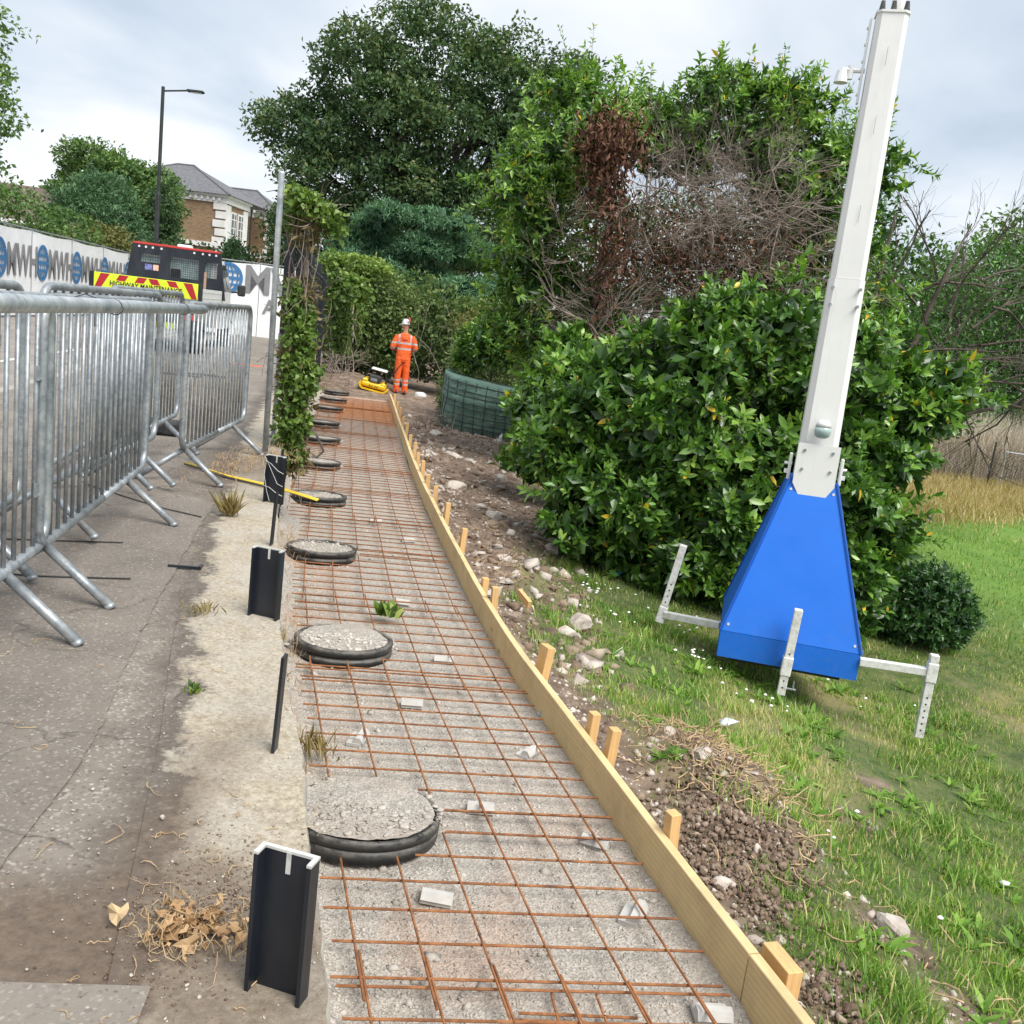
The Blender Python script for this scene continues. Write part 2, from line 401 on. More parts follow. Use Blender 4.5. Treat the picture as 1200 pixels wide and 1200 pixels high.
def gravelmat():
    m, nt, b = mk('grey_crushed_gravel'); v = coords(nt, rand=False)
    vo = N(nt, 'ShaderNodeTexVoronoi'); vo.inputs['Scale'].default_value = 120; nt.links.new(v, vo.inputs['Vector'])
    sp = N(nt, 'ShaderNodeSeparateColor'); nt.links.new(vo.outputs['Color'], sp.inputs[0])
    c = ramp(nt, sp.outputs[0], [(0, (.26, .235, .205)), (.5, (.355, .325, .285)), (1, (.46, .43, .385))])
    big = noise(nt, v, 1.7, 6, .65)
    c = mixc(nt, ramp(nt, big, [(.42, (0, 0, 0)), (.68, (.4,)*3)]), c, (.38, .30, .235))
    c = mixc(nt, ramp(nt, noise(nt, v, 5, 5, .7), [(.55, (0, 0, 0)), (.8, (.35,)*3)]), c, (.26, .215, .18))
    # clay towards the far end of the strip
    c = mixc(nt, attr(nt, 'clay'), c, (.42, .19, .08))
    nt.links.new(c, b.inputs['Base Color']); b.inputs['Roughness'].default_value = .93
    n1 = bump(nt, b, vo.outputs['Distance'], .55, .008)
    bump(nt, b, noise(nt, v, 190, 4, .7), .6, .004, n1); return m
M['gravel'] = gravelmat()
M['stone'] = simple('loose_grey_stone', (.29, .26, .225), (.52, .485, .435), 3, .92, .4, 60)
def clodmat():
    m, nt, b = mk('brown_soil_clod'); v = coords(nt, rand=False)
    c = ramp(nt, attr(nt, 'rnd'), [(0, (.11, .07, .048)), (.45, (.22, .155, .11)), (.8, (.34, .26, .195)), (1, (.50, .42, .33))])
    c = mixc(nt, ramp(nt, noise(nt, v, 70, 4, .7), [(.4, (0, 0, 0)), (.7, (.5,)*3)]), c, (.26, .18, .13)); nt.links.new(c, b.inputs['Base Color']); b.inputs['Roughness'].default_value = .97
    bump(nt, b, noise(nt, v, 160, 5, .8), .9, .006); return m
M['clod'] = clodmat()

def soilgrass():
    m, nt, b = mk('soil_and_turf'); v = coords(nt, rand=False)
    soil = ramp(nt, noise(nt, v, 6, 8, .7), [(.3, (.09, .06, .042)), (.5, (.19, .135, .098)), (.7, (.36, .285, .22))])
    turf = ramp(nt, noise(nt, v, 5, 10, .8), [(.3, (.03, .048, .012)), (.45, (.075, .11, .028)), (.58, (.13, .15, .045)), (.72, (.25, .22, .11))])
    far = ramp(nt, noise(nt, v, .45, 9, .75), [(.3, (.075, .16, .02)), (.6, (.13, .24, .035)), (.8, (.20, .25, .06))])
    g = mixc(nt, attr(nt, 'far'), turf, far)
    g = mixc(nt, attr(nt, 'dry'), g, (.34, .27, .13))
    c = mixc(nt, attr(nt, 'soil'), g, soil)
    nt.links.new(c, b.inputs['Base Color']); b.inputs['Roughness'].default_value = .95
    n1 = bump(nt, b, noise(nt, v, 14, 8, .75), .7, .03); bump(nt, b, noise(nt, v, 90, 5, .7), .6, .01, n1); return m
M['ground'] = soilgrass()

def pavemat(name='worn_asphalt_and_concrete', patch=None):
    m, nt, b = mk(name); v = coords(nt, rand=False)
    base = ramp(nt, noise(nt, v, 2.2, 8, .65), [(.3, (.145, .124, .102)), (.5, (.205, .177, .148)), (.72, (.275, .24, .203))])
    vo = N(nt, 'ShaderNodeTexVoronoi'); vo.inputs['Scale'].default_value = 130; nt.links.new(v, vo.inputs['Vector'])
    sp = N(nt, 'ShaderNodeSeparateColor'); nt.links.new(vo.outputs['Color'], sp.inputs[0])
    base = mixc(nt, ramp(nt, sp.outputs[0], [(.0, (0, 0, 0)), (.82, (0, 0, 0)), (.97, (.55,)*3)]), base, (.50, .46, .41))
    base = mixc(nt, ramp(nt, sp.outputs[1], [(.0, (.5,)*3), (.18, (0, 0, 0)), (1, (0, 0, 0))]), base, (.05, .042, .036))
    vo3 = N(nt, 'ShaderNodeTexVoronoi'); vo3.inputs['Scale'].default_value = 27; nt.links.new(v, vo3.inputs['Vector'])
    sp3 = N(nt, 'ShaderNodeSeparateColor'); nt.links.new(vo3.outputs['Color'], sp3.inputs[0])
    fl = N(nt, 'ShaderNodeMath', operation='LESS_THAN', i_1=.11); nt.links.new(vo3.outputs['Distance'], fl.inputs[0])
    fl2 = N(nt, 'ShaderNodeMath', operation='GREATER_THAN', i_1=.72); nt.links.new(sp3.outputs[0], fl2.inputs[0])
    fl3 = N(nt, 'ShaderNodeMath', operation='MULTIPLY'); nt.links.new(fl.outputs[0], fl3.inputs[0]); nt.links.new(fl2.outputs[0], fl3.inputs[1])
    base = mixc(nt, fl3.outputs[0], base, (.52, .50, .46))
    # cracks
    v3 = coords(nt, scale=(1, 1.6, 1), rand=False)
    wv = N(nt, 'ShaderNodeTexVoronoi', feature='DISTANCE_TO_EDGE'); wv.inputs['Scale'].default_value = 1.15
    ad = N(nt, 'ShaderNodeVectorMath', operation='ADD'); nc = N(nt, 'ShaderNodeTexNoise'); nc.inputs['Scale'].default_value = 3.5; nc.inputs['Detail'].default_value = 6
    sc = N(nt, 'ShaderNodeVectorMath', operation='SCALE'); sc.inputs['Scale'].default_value = .35
    nt.links.new(v3, nc.inputs['Vector']); nt.links.new(nc.outputs['Color'], sc.inputs[0]); nt.links.new(v3, ad.inputs[0]); nt.links.new(sc.outputs[0], ad.inputs[1]); nt.links.new(ad.outputs[0], wv.inputs['Vector'])
    crack = ramp(nt, wv.outputs['Distance'], [(.0, (1, 1, 1)), (.008, (0, 0, 0))])
    gate = ramp(nt, noise(nt, v, 1.1, 3), [(.47, (0, 0, 0)), (.56, (.8,)*3)])
    base = mixc(nt, mixc(nt, 1.0, crack, gate, 'MULTIPLY'), base, (.035, .03, .026))
    if patch:
        c = mixc(nt, .4, base, patch)
    else:
        conc = mixc(nt, .5, ramp(nt, noise(nt, v, 11, 9, .72), [(.33, (.20, .165, .12)), (.5, (.36, .31, .235)), (.70, (.48, .435, .36))]), ramp(nt, noise(nt, v, 55, 7, .8), [(.38, (.20, .16, .11)), (.5, (.40, .34, .25)), (.62, (.60, .54, .43))]))
        conc = mixc(nt, ramp(nt, noise(nt, v, 3.2, 6, .7), [(.42, (0, 0, 0)), (.68, (.7,)*3)]), conc, (.42, .40, .36))
        conc = mixc(nt, ramp(nt, noise(nt, v, 85, 5, .8), [(.36, (.75,)*3), (.5, (0, 0, 0))]), conc, (.20, .16, .105))
        conc = mixc(nt, ramp(nt, noise(nt, v, 60, 5, .8), [(.58, (0, 0, 0)), (.70, (.6,)*3)]), conc, (.68, .62, .50))
        dd = attr(nt, 'dist'); nn = noise(nt, v, 5.5, 9, .75)
        ma = N(nt, 'ShaderNodeMath', operation='MULTIPLY_ADD', i_1=.6, i_2=-.30); nt.links.new(nn, ma.inputs[0])
        mb = N(nt, 'ShaderNodeMath', operation='ADD'); nt.links.new(dd, mb.inputs[0]); nt.links.new(ma.outputs[0], mb.inputs[1])
        k = ramp(nt, mb.outputs[0], [(.30, (1, 1, 1)), (.37, (0, 0, 0))])
        dark = ramp(nt, mb.outputs[0], [(.30, (0, 0, 0)), (.37, (.75,)*3), (.55, (0, 0, 0))])
        base = mixc(nt, dark, base, (.075, .06, .048))
        c = mixc(nt, k, base, conc)
        c = mixc(nt, attr(nt, 'mud'), c, ramp(nt, noise(nt, v, 30, 6, .7), [(.3, (.07, .05, .036)), (.7, (.17, .125, .09))]))
    nt.links.new(c, b.inputs['Base Color']); b.inputs['Roughness'].default_value = .9
    n1 = bump(nt, b, noise(nt, v, 170, 5, .75), .55, .004); bump(nt, b, noise(nt, v, 18, 6, .7), .3, .01, n1); return m
M['pave'] = pavemat(); M['patch'] = pavemat('newer_asphalt_patch', (.135, .118, .10)); M['patch2'] = pavemat('pale_asphalt_patch', (.215, .192, .168))
M['road'] = simple('pale_worn_road', (.20, .175, .155), (.30, .27, .24), 1.5, .92, .5, 60)
M['roadline'] = simple('faded_white_line', (.4, .39, .36), (.62, .6, .56), 20, .8, .2)
M['concrete'] = simple('weathered_concrete_wall', (.26, .235, .20), (.42, .39, .34), 4, .9, .6, 25, bd=.01)
def brickmat():
    m, nt, b = mk('yellow_brown_brick'); v = coords(nt, rand=False, scale=(1, 1, 1))
    c0 = N(nt, 'ShaderNodeTexCoord'); s = N(nt, 'ShaderNodeSeparateXYZ'); nt.links.new(c0.outputs['Object'], s.inputs[0])
    a = N(nt, 'ShaderNodeMath', operation='ADD'); nt.links.new(s.outputs[0], a.inputs[0]); nt.links.new(s.outputs[1], a.inputs[1])
    cc = N(nt, 'ShaderNodeCombineXYZ'); nt.links.new(a.outputs[0], cc.inputs[0]); nt.links.new(s.outputs[2], cc.inputs[1])
    br = N(nt, 'ShaderNodeTexBrick'); br.inputs['Scale'].default_value = 1; br.inputs['Brick Width'].default_value = .23; br.inputs['Row Height'].default_value = .08; br.inputs['Mortar Size'].default_value = .009
    br.inputs['Color1'].default_value = (.20, .115, .055, 1); br.inputs['Color2'].default_value = (.33, .20, .10, 1); br.inputs['Mortar'].default_value = (.3, .26, .2, 1)
    nt.links.new(cc.outputs[0], br.inputs['Vector'])
    c = mixc(nt, ramp(nt, noise(nt, v, .8, 5), [(.4, (0, 0, 0)), (.7, (.4,)*3)]), br.outputs[0], (.14, .085, .05))
    nt.links.new(c, b.inputs['Base Color']); b.inputs['Roughness'].default_value = .9; return m
M['brick'] = brickmat()
M['stucco'] = simple('white_stucco', (.66, .65, .62), (.78, .77, .75), 2, .8, .1)
M['slate'] = simple('grey_slate_roof', (.085, .085, .095), (.17, .17, .18), 5, .7, .4, 12, stretch=(1, 1, 4))
M['tile'] = simple('brown_roof_tiles', (.085, .06, .05), (.14, .105, .085), 5, .85, .4, 12, stretch=(1, 1, 4))
M['banner'] = simple('white_banner_cloth', (.78, .79, .80), (.86, .87, .88), 1.6, .6, .5, 2.2, bd=.03)
M['bannergrey'] = simple('grey_banner_print', (.20, .20, .21), (.25, .25, .26), 2, .6, 0)
M['bannerblue'] = simple('blue_banner_print', (.035, .15, .33), (.05, .18, .38), 2, .6, 0)
M['hivis'] = None
# foliage: 0..1 dark to light, yellow leaves at the top end
M['laurel'] = leafmat('cherry_laurel_leaves', [(0, (.022, .055, .014)), (.35, (.070, .165, .028)), (.65, (.165, .32, .048)), (.93, (.34, .50, .095)), (.985, (.38, .50, .10)), (1, (.70, .48, .04))], .32, .24, .6)
M['laurel_dark'] = leafmat('dark_laurel_leaves', [(0, (0.022, 0.064, 0.019)), (.5, (0.066, 0.160, 0.037)), (.9, (0.150, 0.300, 0.066)), (1, (0.263, 0.413, 0.112))], .38, .2)
M['oak'] = leafmat('dark_oak_leaves', [(0, (0.023, 0.048, 0.023)), (.5, (0.048, 0.100, 0.042)), (.9, (0.100, 0.162, 0.056)), (1, (0.194, 0.210, 0.081))], .6, .22, .3)
M['pine'] = leafmat('blue_green_needles', [(0, (0.028, 0.072, 0.041)), (.5, (0.055, 0.141, 0.078)), (1, (0.147, 0.284, 0.147))], .6, .15, .3)
M['lime'] = leafmat('mid_green_leaves', [(0, (0.036, 0.073, 0.025)), (.5, (0.097, 0.179, 0.055)), (1, (0.227, 0.325, 0.097))], .55, .28, .3)
M['ash'] = leafmat('soft_grey_green_leaves', [(0, (0.037, 0.081, 0.044)), (.5, (0.088, 0.175, 0.088)), (1, (0.175, 0.300, 0.150))], .6, .25, .3)
M['olive'] = leafmat('olive_yellow_leaves', [(0, (0.060, 0.066, 0.022)), (.5, (0.144, 0.150, 0.048)), (1, (0.288, 0.264, 0.108))], .6, .25, .3)
M['ivy'] = leafmat('fresh_ivy_leaves', [(0, (0.040, 0.075, 0.016)), (.4, (0.115, 0.196, 0.040)), (.8, (0.253, 0.356, 0.081)), (1, (0.414, 0.483, 0.149))], .45, .3, .4)
M['bramble'] = leafmat('bramble_leaves', [(0, (0.034, 0.062, 0.018)), (.5, (0.109, 0.171, 0.052)), (.9, (0.248, 0.310, 0.109)), (1, (0.404, 0.342, 0.171))], .55, .25, .3)
M['willow'] = leafmat('silvery_green_leaves', [(0, (0.055, 0.094, 0.033)), (.5, (0.143, 0.209, 0.083)), (1, (0.297, 0.374, 0.187))], .6, .25, .3)
M['deadleaf'] = leafmat('brown_dead_leaves', [(0, (.04, .02, .013)), (.5, (.115, .055, .036)), (1, (.24, .13, .085))], .8, .15, .2)
M['tanleaf'] = leafmat('tan_fallen_leaves', [(0, (.24, .13, .06)), (.5, (.46, .30, .16)), (1, (.66, .50, .31))], .8, .1, .2)
M['grass'] = leafmat('green_grass_blades', [(0, (0.071, 0.140, 0.023)), (.45, (0.155, 0.295, 0.043)), (.8, (0.280, 0.449, 0.077)), (.9, (0.393, 0.477, 0.140)), (1, (0.620, 0.533, 0.267))], .5, .35, .3)
M['drygrass'] = leafmat('straw_grass_blades', [(0, (.26, .20, .09)), (.5, (.44, .35, .17)), (1, (.60, .50, .28))], .7, .3, .2)
M['reed'] = leafmat('grey_brown_dead_stalks', [(0, (.34, .27, .23)), (.5, (.55, .47, .41)), (1, (.74, .67, .60))], .85, .15, .2)
M['dryleafy'] = leafmat('wilted_vine_leaves', [(0, (.10, .075, .03)), (.5, (.25, .20, .10)), (1, (.42, .36, .22))], .8, .2, .2)
M['flower'] = simple('white_petals', (.75, .76, .72), (.82, .82, .78), 5, .6)
M['purple'] = simple('purple_petals', (.30, .08, .38), (.4, .15, .5), 5, .6)
# ================================================================ SETTING
# natural ground right of the wall, one sheet out to the horizon
ys = np.concatenate([np.linspace(-6, 1.6, 12), np.linspace(1.7, 9, 260), np.geomspace(9.05, 30, 150), np.geomspace(31, 600, 40)])
cols = []
t_in = np.array([0.0, .5, .97])                      # under the slab (fraction wall..board)
d_out = np.concatenate([[0.03, .05, .08], np.linspace(.11, 4.2, 130), np.geomspace(4.25, 14, 60), np.geomspace(14.6, 500, 34)])
Yg = np.repeat(ys[:, None], len(t_in)+len(d_out), 1)
wx, bx = wallx(ys)[:, None]+.004, boardx(ys)[:, None]
Xg = np.concatenate([wx+(bx-wx)*t_in[None], bx+d_out[None]], 1)
Zg = G(Xg, Yg); d = Xg-boardx(Yg)
def soilmask(x, y):
    d = x-boardx(y)
    w = np.interp(y, [0, 3, 5, 6.5, 9, 12, 20], [.55, .48, .6, .7, 1.15, 2.4, 6])
    n = fb(x*1.7, y*1.7, 2)*.55 + fb(x*6, y*6, 4)*.2
    s = np.clip((w-d)/.35+n*1.6, 0, 1)
    for (hx, hy, hr) in [(1.25, 3.95, .42), (1.18, 4.6, .5), (1.7, 3.4, .22), (2.0, 4.6, .2), (1.9, 2.9, .25), (2.4, 5.3, .15)]:
        s = np.maximum(s, np.clip(1.5*np.exp(-((x-hx)**2+(y-hy)**2)/hr**2)+n*.7-.3, 0, 1))
    return s
sm = np.maximum(soilmask(Xg, Yg), np.clip(fb(Xg*2.3, Yg*2.3, 12)*1.5-.35, 0, .6)*(Xg-boardx(Yg) < 6)*(Yg < 9.5))
farm = np.clip((Xg-4.8)/1.5, 0, 1)*np.clip((Yg-8)/3, 0, 1)
dry = np.clip(fb(Xg*1.1, Yg*1.1, 7)*1.6-.25, 0, .55)
dry = np.maximum(dry*(1-farm), np.clip(Yg-(16.3+.9*(Xg-7)), 0, 1)*(Yg < 27)*np.clip(Xg-5, 0, 1))
props(grid('ground', Xg, Yg, Zg, M['ground'], attrs={'soil': sm, 'far': farm, 'dry': dry}), kind='structure')

# crushed gravel bed of the new path, between wall and board
yy = np.concatenate([np.linspace(-2, 1.8, 8), np.geomspace(1.85, 22.3, 420)]); tt = np.linspace(0, 1, 62)
Yb = np.repeat(yy[:, None], len(tt), 1); wx, bx = wallx(yy)[:, None]+.003, boardx(yy)[:, None]-.001
Xb = wx+(bx-wx)*tt[None]
Zb = -.757 + fb(Xb*9, Yb*9)*.010 + fb(Xb*30, Yb*30, 2, 2)*.006
edge = np.exp(-((Xb-wx)/.11)**2); Zb += edge*(.07+.045*fb(Xb*7, Yb*7, 5))          # spoil banked against the wall
clay = np.clip((Yb-16.2+fb(Xb*2, Yb*.8, 3)*1.5)/1.2, 0, .9)*np.clip(1.3-np.abs(Yb-19)/3.2, 0, 1)*(Xb-wx > .5) + np.clip(fb(Xb*1.5, Yb*1.1, 8)*.8-.25, 0, .35)
props(grid('gravel_bed', Xb, Yb, Zb, M['gravel'], attrs={'clay': np.clip(clay, 0, 1)}), kind='structure')

# pavement, patch, kerb, road
py = np.concatenate([np.linspace(-6, 1, 6), np.geomspace(1.05, 60, 260)]); pd = np.concatenate([np.linspace(.40, 1.3, 24), np.linspace(1.35, 2.9, 12)])
Yp = np.repeat(py[:, None], len(pd), 1); Xp = wallx(py)[:, None]-pd[None]
Zp = fb(Xp*2, Yp*2)*.003
def mud(x, y):
    m = np.clip((1.86-y)/.22, 0, 1)*.75+ np.exp(-((x+.52)**2/.05+(y-1.72)**2/.045))*1.2 + np.exp(-((x+1.95)**2/.10+(y-7.0)**2/.9))*1.3 + .7*np.exp(-((x+.72)**2/.008+(y-2.2)**2/.25))
    return np.clip(m*(1+.7*fb(x*7, y*7, 1)), 0, .92)
props(grid('pavement', Xp, Yp, Zp, M['pave'], attrs={'dist': np.broadcast_to(pd[None], Xp.shape), 'mud': mud(Xp, Yp)}), kind='structure')
pat = MB()
pl = [(-.99, 1.80), (-1.03, 2.25), (-1.21, 2.95), (-1.37, 3.62), (-1.54, 4.36), (-1.79, 5.55)]
yq = np.linspace(1.5, 5.55, 240); xq = np.interp(yq, [p[1] for p in pl], [p[0] for p in pl])+.012*fb(yq*4, yq*0, 1)+.006*fb(yq*24, yq*0, 2)
for a, b_, c_, d_ in zip(xq[:-1], xq[1:], yq[:-1], yq[1:]): pat.add([(a, c_, .0068), (b_, d_, .0068), (b_-1.2, d_, .0068), (a-1.2, c_, .0068)], [(0, 1, 2, 3)])
props(pat.build('newer_pavement_strip', M['patch']), kind='structure')
sl = MB(); sl.add([(-.47, .9, .007), (-.545, 1.50, .007), (-.88, 1.455, .007), (-1.9, 1.35, .007), (-1.9, .9, .007)], [(0, 1, 2, 3, 4)])
props(sl.build('pale_pavement_patch', M['patch2']), kind='structure')
kb = thing('kerb', 'low concrete kerb between the pavement and the road', 'kerb')
km = MB(); km.box((0, 0, 0), (.125, .905, .15), bev=.015); kme = None
k0 = km.build('kerb_stone', M['concrete'], kb)
yk = 1.0; first = True
for i in range(40):
    a = Vector((float(wallx(yk))-2.97, yk, -.075)); b_ = Vector((float(wallx(yk+.91))-2.97, yk+.91, -.075))
    o = k0 if first else k0.copy()
    if not first: COL.objects.link(o)
    first = False
    o.location = (a+b_)/2; o.rotation_euler = (0, 0, math.atan2(b_.y-a.y, b_.x-a.x)-PI/2); yk += .91
ry = np.concatenate([[-60, -6], np.linspace(0, 60, 40), [120, 600]]); rd = np.array([3.02, 4, 5, 6, 8, 10, 14, 25, 60, 300])
Yr = np.repeat(ry[:, None], len(rd), 1); Xr = wallx(ry)[:, None]-rd[None]
props(grid('road', Xr, Yr, Xr*0-.11, M['road']), kind='structure')
# faded road line along the road, seen through the barriers
ln = MB()
for k in range(9):
    y0 = 12+k*3.4; xs = [float(wallx(y))-4.4 for y in (y0, y0+2.3)]
    ln.add([(xs[0], y0, -.105), (xs[0]+.12, y0, -.105), (xs[1]+.12, y0+2.3, -.105), (xs[1], y0+2.3, -.105)], [(0, 1, 2, 3)])
props(ln.build('road_marking', M['roadline']), kind='structure')

# low retaining wall: broad concrete top flush with the pavement, face down to the gravel
rw = thing('retaining_wall', 'low concrete wall edge with a stained flat top between pavement and sunken gravel strip', 'wall')
wy = np.concatenate([np.linspace(-6, 1, 6), np.geomspace(1.05, 60, 520)]); wd = np.linspace(0.02, .42, 26)
Yw = np.repeat(wy[:, None], len(wd), 1)
crumb = .012*fb(wy*6, wy*0, 3)[:, None]+.008*fb(wy*23, wy*0, 5)[:, None]
Xw = wallx(wy)[:, None]-wd[None]+crumb*np.exp(-wd[None]/.06)
Zw = .004+fb(Xw*14, Yw*14)*.0022+fb(Xw*3, Yw*3)*.002
props(grid('wall_top', Xw, Yw, Zw, M['pave'], rw, attrs={'dist': np.broadcast_to(wd[None], Xw.shape), 'mud': mud(Xw, Yw)*.8}))
fz = np.array([.004, -.012, -.05, -.15, -.3, -.5, -.9]); fo = np.array([0, .006, .008, .008, .008, .008, .008])
Yf = np.repeat(wy[:, None], len(fz), 1); Xf = Xw[:, :1]+fo[None]; Zf = np.broadcast_to(fz[None], Xf.shape).copy(); Zf[:, 0] = Zw[:, 0]
grid('wall_face', Xf, Yf, Zf, M['concrete'], rw)

# ================================================================ loose stones on the gravel and soil
ICO_V, ICO_F = None, None
def ico():
    t = (1+5**.5)/2
    v = np.array([(-1, t, 0), (1, t, 0), (-1, -t, 0), (1, -t, 0), (0, -1, t), (0, 1, t), (0, -1, -t), (0, 1, -t), (t, 0, -1), (t, 0, 1), (-t, 0, -1), (-t, 0, 1)], float)
    f = np.array([(0, 11, 5), (0, 5, 1), (0, 1, 7), (0, 7, 10), (0, 10, 11), (1, 5, 9), (5, 11, 4), (11, 10, 2), (10, 7, 6), (7, 1, 8), (3, 9, 4), (3, 4, 2), (3, 2, 6), (3, 6, 8), (3, 8, 9), (4, 9, 5), (2, 4, 11), (6, 2, 10), (8, 6, 7), (9, 8, 1)])
    return v/np.linalg.norm(v[0]), f
IV, IF = ico()
OV = np.array([(1, 0, 0), (-1, 0, 0), (0, 1, 0), (0, -1, 0), (0, 0, 1), (0, 0, -1)], float); OF = np.array([(0, 2, 4), (2, 1, 4), (1, 3, 4), (3, 0, 4), (2, 0, 5), (1, 2, 5), (3, 1, 5), (0, 3, 5)])
def stones(name, P, S, mat, parent=None, flat=.65, jit=.30, lo=False):
    BV, BF = (OV*1.12, OF) if lo else (IV, IF); q = len(BV)
    n = len(P); V = BV[None]*(1+jit*rng.standard_normal((n, q, 1)).clip(-1.3, 1.3))
    sc = S[:, None]*np.stack([rng.uniform(.7, 1.3, n), rng.uniform(.7, 1.2, n), rng.uniform(.45, .85, n)*flat/.65], -1)
    V = (V+.16*jit/.3*rng.standard_normal((n, q, 3)))*sc[:, None]
    a = rng.uniform(0, 2*PI, n); c, s = np.cos(a)[:, None], np.sin(a)[:, None]
    V = np.stack([V[..., 0]*c-V[..., 1]*s, V[..., 0]*s+V[..., 1]*c, V[..., 2]], -1) + P[:, None]
    F = BF[None]+(np.arange(n)*q)[:, None, None]
    return mesh_np(name, V.reshape(-1, 3), F.reshape(-1, 3), mat, parent, {'rnd': np.repeat(np.clip(rng.normal(.45, .25, n), 0, 1), q)})
def on_bed(n, y0, y1, p=1.6, bank=.35):
    y = y0*(y1/y0)**(rng.random(n)**p); t = rng.random(n); t = np.where(rng.random(n) < bank, t**3*.3, t)
    x = wallx(y)+.01+(boardx(y)-wallx(y)-.03)*t
    z = -.757+fb(x*9, y*9)*.010+fb(x*30, y*30, 2, 2)*.006+np.exp(-((x-wallx(y))/.11)**2)*(.07+.045*fb(x*7, y*7, 5))
    return np.stack([x, y, z], -1)
P_ = on_bed(20000, 1.9, 12); S_ = .0035+.006*rng.random(len(P_))**2
big = rng.random(len(P_)) < .035; S_[big] *= rng.uniform(1.4, 2.8, big.sum())
props(stones('loose_gravel', P_, S_, M['stone'], lo=True), 'crushed grey gravel lying loose over the path bed', 'gravel', kind='stuff')
def on_ground(n, y0, y1, dmax, p=1.5, dens=soilmask):
    y = y0*(y1/y0)**(rng.random(n)**p); dd = rng.random(n)**1.3*dmax*np.interp(y, [0, 6, 14], [1, 1, 2.2]); x = boardx(y)+.05+dd
    k = rng.random(n) < dens(x, y); x, y = x[k], y[k]
    return np.stack([x, y, G(x, y)], -1)
P_ = on_ground(13000, 2.0, 21, 1.8); S_ = .003+.020*rng.random(len(P_))**5
props(stones('soil_clods', P_, S_, M['clod'], flat=.8, jit=.42, lo=True), 'lumps of dug brown soil beyond the boards', 'soil', kind='stuff')
hp = []
for (hx, hy, hr, k) in [(1.14, 3.85, .25, 2100), (1.12, 3.4, .16, 700), (.85, 3.55, .12, 400), (1.18, 2.7, .14, 600)]:
    hp.append(np.stack([hx+rng.normal(0, hr*.6, k), hy+rng.normal(0, hr, k)], -1))
hp = np.concatenate(hp); hp = hp[hp[:, 0] > boardx(hp[:, 1])+.09]
P_ = np.stack([hp[:, 0], hp[:, 1], G(hp[:, 0], hp[:, 1])+.012], -1)
props(stones('dug_soil_heap', P_, .003+.013*rng.random(len(P_))**3.2, M['clod'], flat=.95, jit=.42), 'heap of crumbly brown soil beside the nearest boards', 'soil', kind='stuff')
P_ = on_ground(6500, 2.0, 21, 1.7); S_ = .006+.024*rng.random(len(P_))**4
props(stones('pale_rubble_bits', P_, S_, M['rock'], lo=True), 'small pale rubble scattered in the dug soil', 'rubble', kind='stuff')
y = rng.uniform(5.5, 19, 900); x = boardx(y)+.1+rng.random(900)**1.2*np.interp(y, [5, 8, 12, 19], [.7, 1.2, 2.0, 2.6]); k_ = rng.random(900) < .25+.75*(fb(x*1.5, y*1.5, 14) > -.05); x, y = x[k_], y[k_]
props(stones('broken_rubble', np.stack([x, y, G(x, y)+.005], -1), .014+.06*rng.random(len(x))**3.2, M['rock'], jit=.4), 'broken pale rubble strewn over the far soil', 'rubble', kind='stuff')
y = rng.uniform(5.5, 19, 2600); x = boardx(y)+.1+rng.random(2600)*np.interp(y, [5, 8, 12, 19], [.7, 1.2, 2.2, 2.8])
props(stones('dark_clods', np.stack([x, y, G(x, y)], -1), .012+.05*rng.random(len(x))**4, M['clod'], jit=.45), 'coarse brown soil lumps on the far soil', 'soil', kind='stuff')
# larger single stones
def rock(name, loc, s, seed, sub=2):
    import bmesh
    bm = bmesh.new(); bmesh.ops.create_icosphere(bm, subdivisions=sub+1, radius=1)
    r_ = random.Random(seed); ax = (r_.uniform(.85, 1.25), r_.uniform(.7, 1.0), r_.uniform(.5, .75)); o_ = r_.uniform(0, 99)
    cuts = [(Vector((r_.gauss(0, 1), r_.gauss(0, 1), r_.gauss(0, .7))).normalized(), r_.uniform(.6, .85)) for _ in range(9)]
    for v in bm.verts:
        p = v.co.copy()
        for c_, q in cuts:
            dd = p.dot(c_)
            if dd > q: p -= c_*(dd-q)
        p *= 1+.14*float(fb(p.x*2+o_, p.y*2, p.z*2))
        v.co = Vector((p.x*ax[0], p.y*ax[1], p.z*ax[2]))*s
    me = bpy.data.meshes.new(name); bm.to_mesh(me); bm.free()
    o = link(name, me, M['rock']); o.location = loc; o.rotation_euler = (r_.uniform(-.2, .2), r_.uniform(-.2, .2), r_.uniform(0, 6)); return o
RK = [(1.10, 4.42, .07, 'rounded pale stone on the soil by the single leaning stake'), (.98, 4.75, .045, 'small white stone nearest the gravel spill behind the boards'),
      (1.72, 3.42, .085, 'broad pale stone half buried beside the brown soil heap'), (1.0, 3.38, .05, 'grey chunk of concrete by the short stake near the front'),
      (1.78, 2.68, .075, 'large tan stone in the grass at the lower right'), (2.1, 2.45, .03, 'small chip of stone in the grass at the lower right corner'),
      (.62, 6.95, .12, 'biggest pale rubble block lying in the soil edge by the grass'), (.50, 6.6, .08, 'flat rubble block beside the biggest pale block'),
      (-.02, 8.05, .09, 'rubble lump behind the boards halfway along the path'), (.25, 7.8, .07, 'rubble lump midway between boards and bush'),
      (.45, 9.3, .10, 'smooth grey boulder at the foot of the laurel bush'), (-.2, 9.9, .1, 'pale rubble lump in the middle of the soil patch'),
      (-.75, 11.6, .13, 'pale rubble lump beside the far stakes'), (-.2, 12.6, .12, 'pale rubble lump near the green mesh sacking'), (-.95, 13.5, .12, 'whitish rubble lump left of the green mesh sacking'), (-1.5, 16.2, .16, 'furthest pale rubble lump below the worker')]
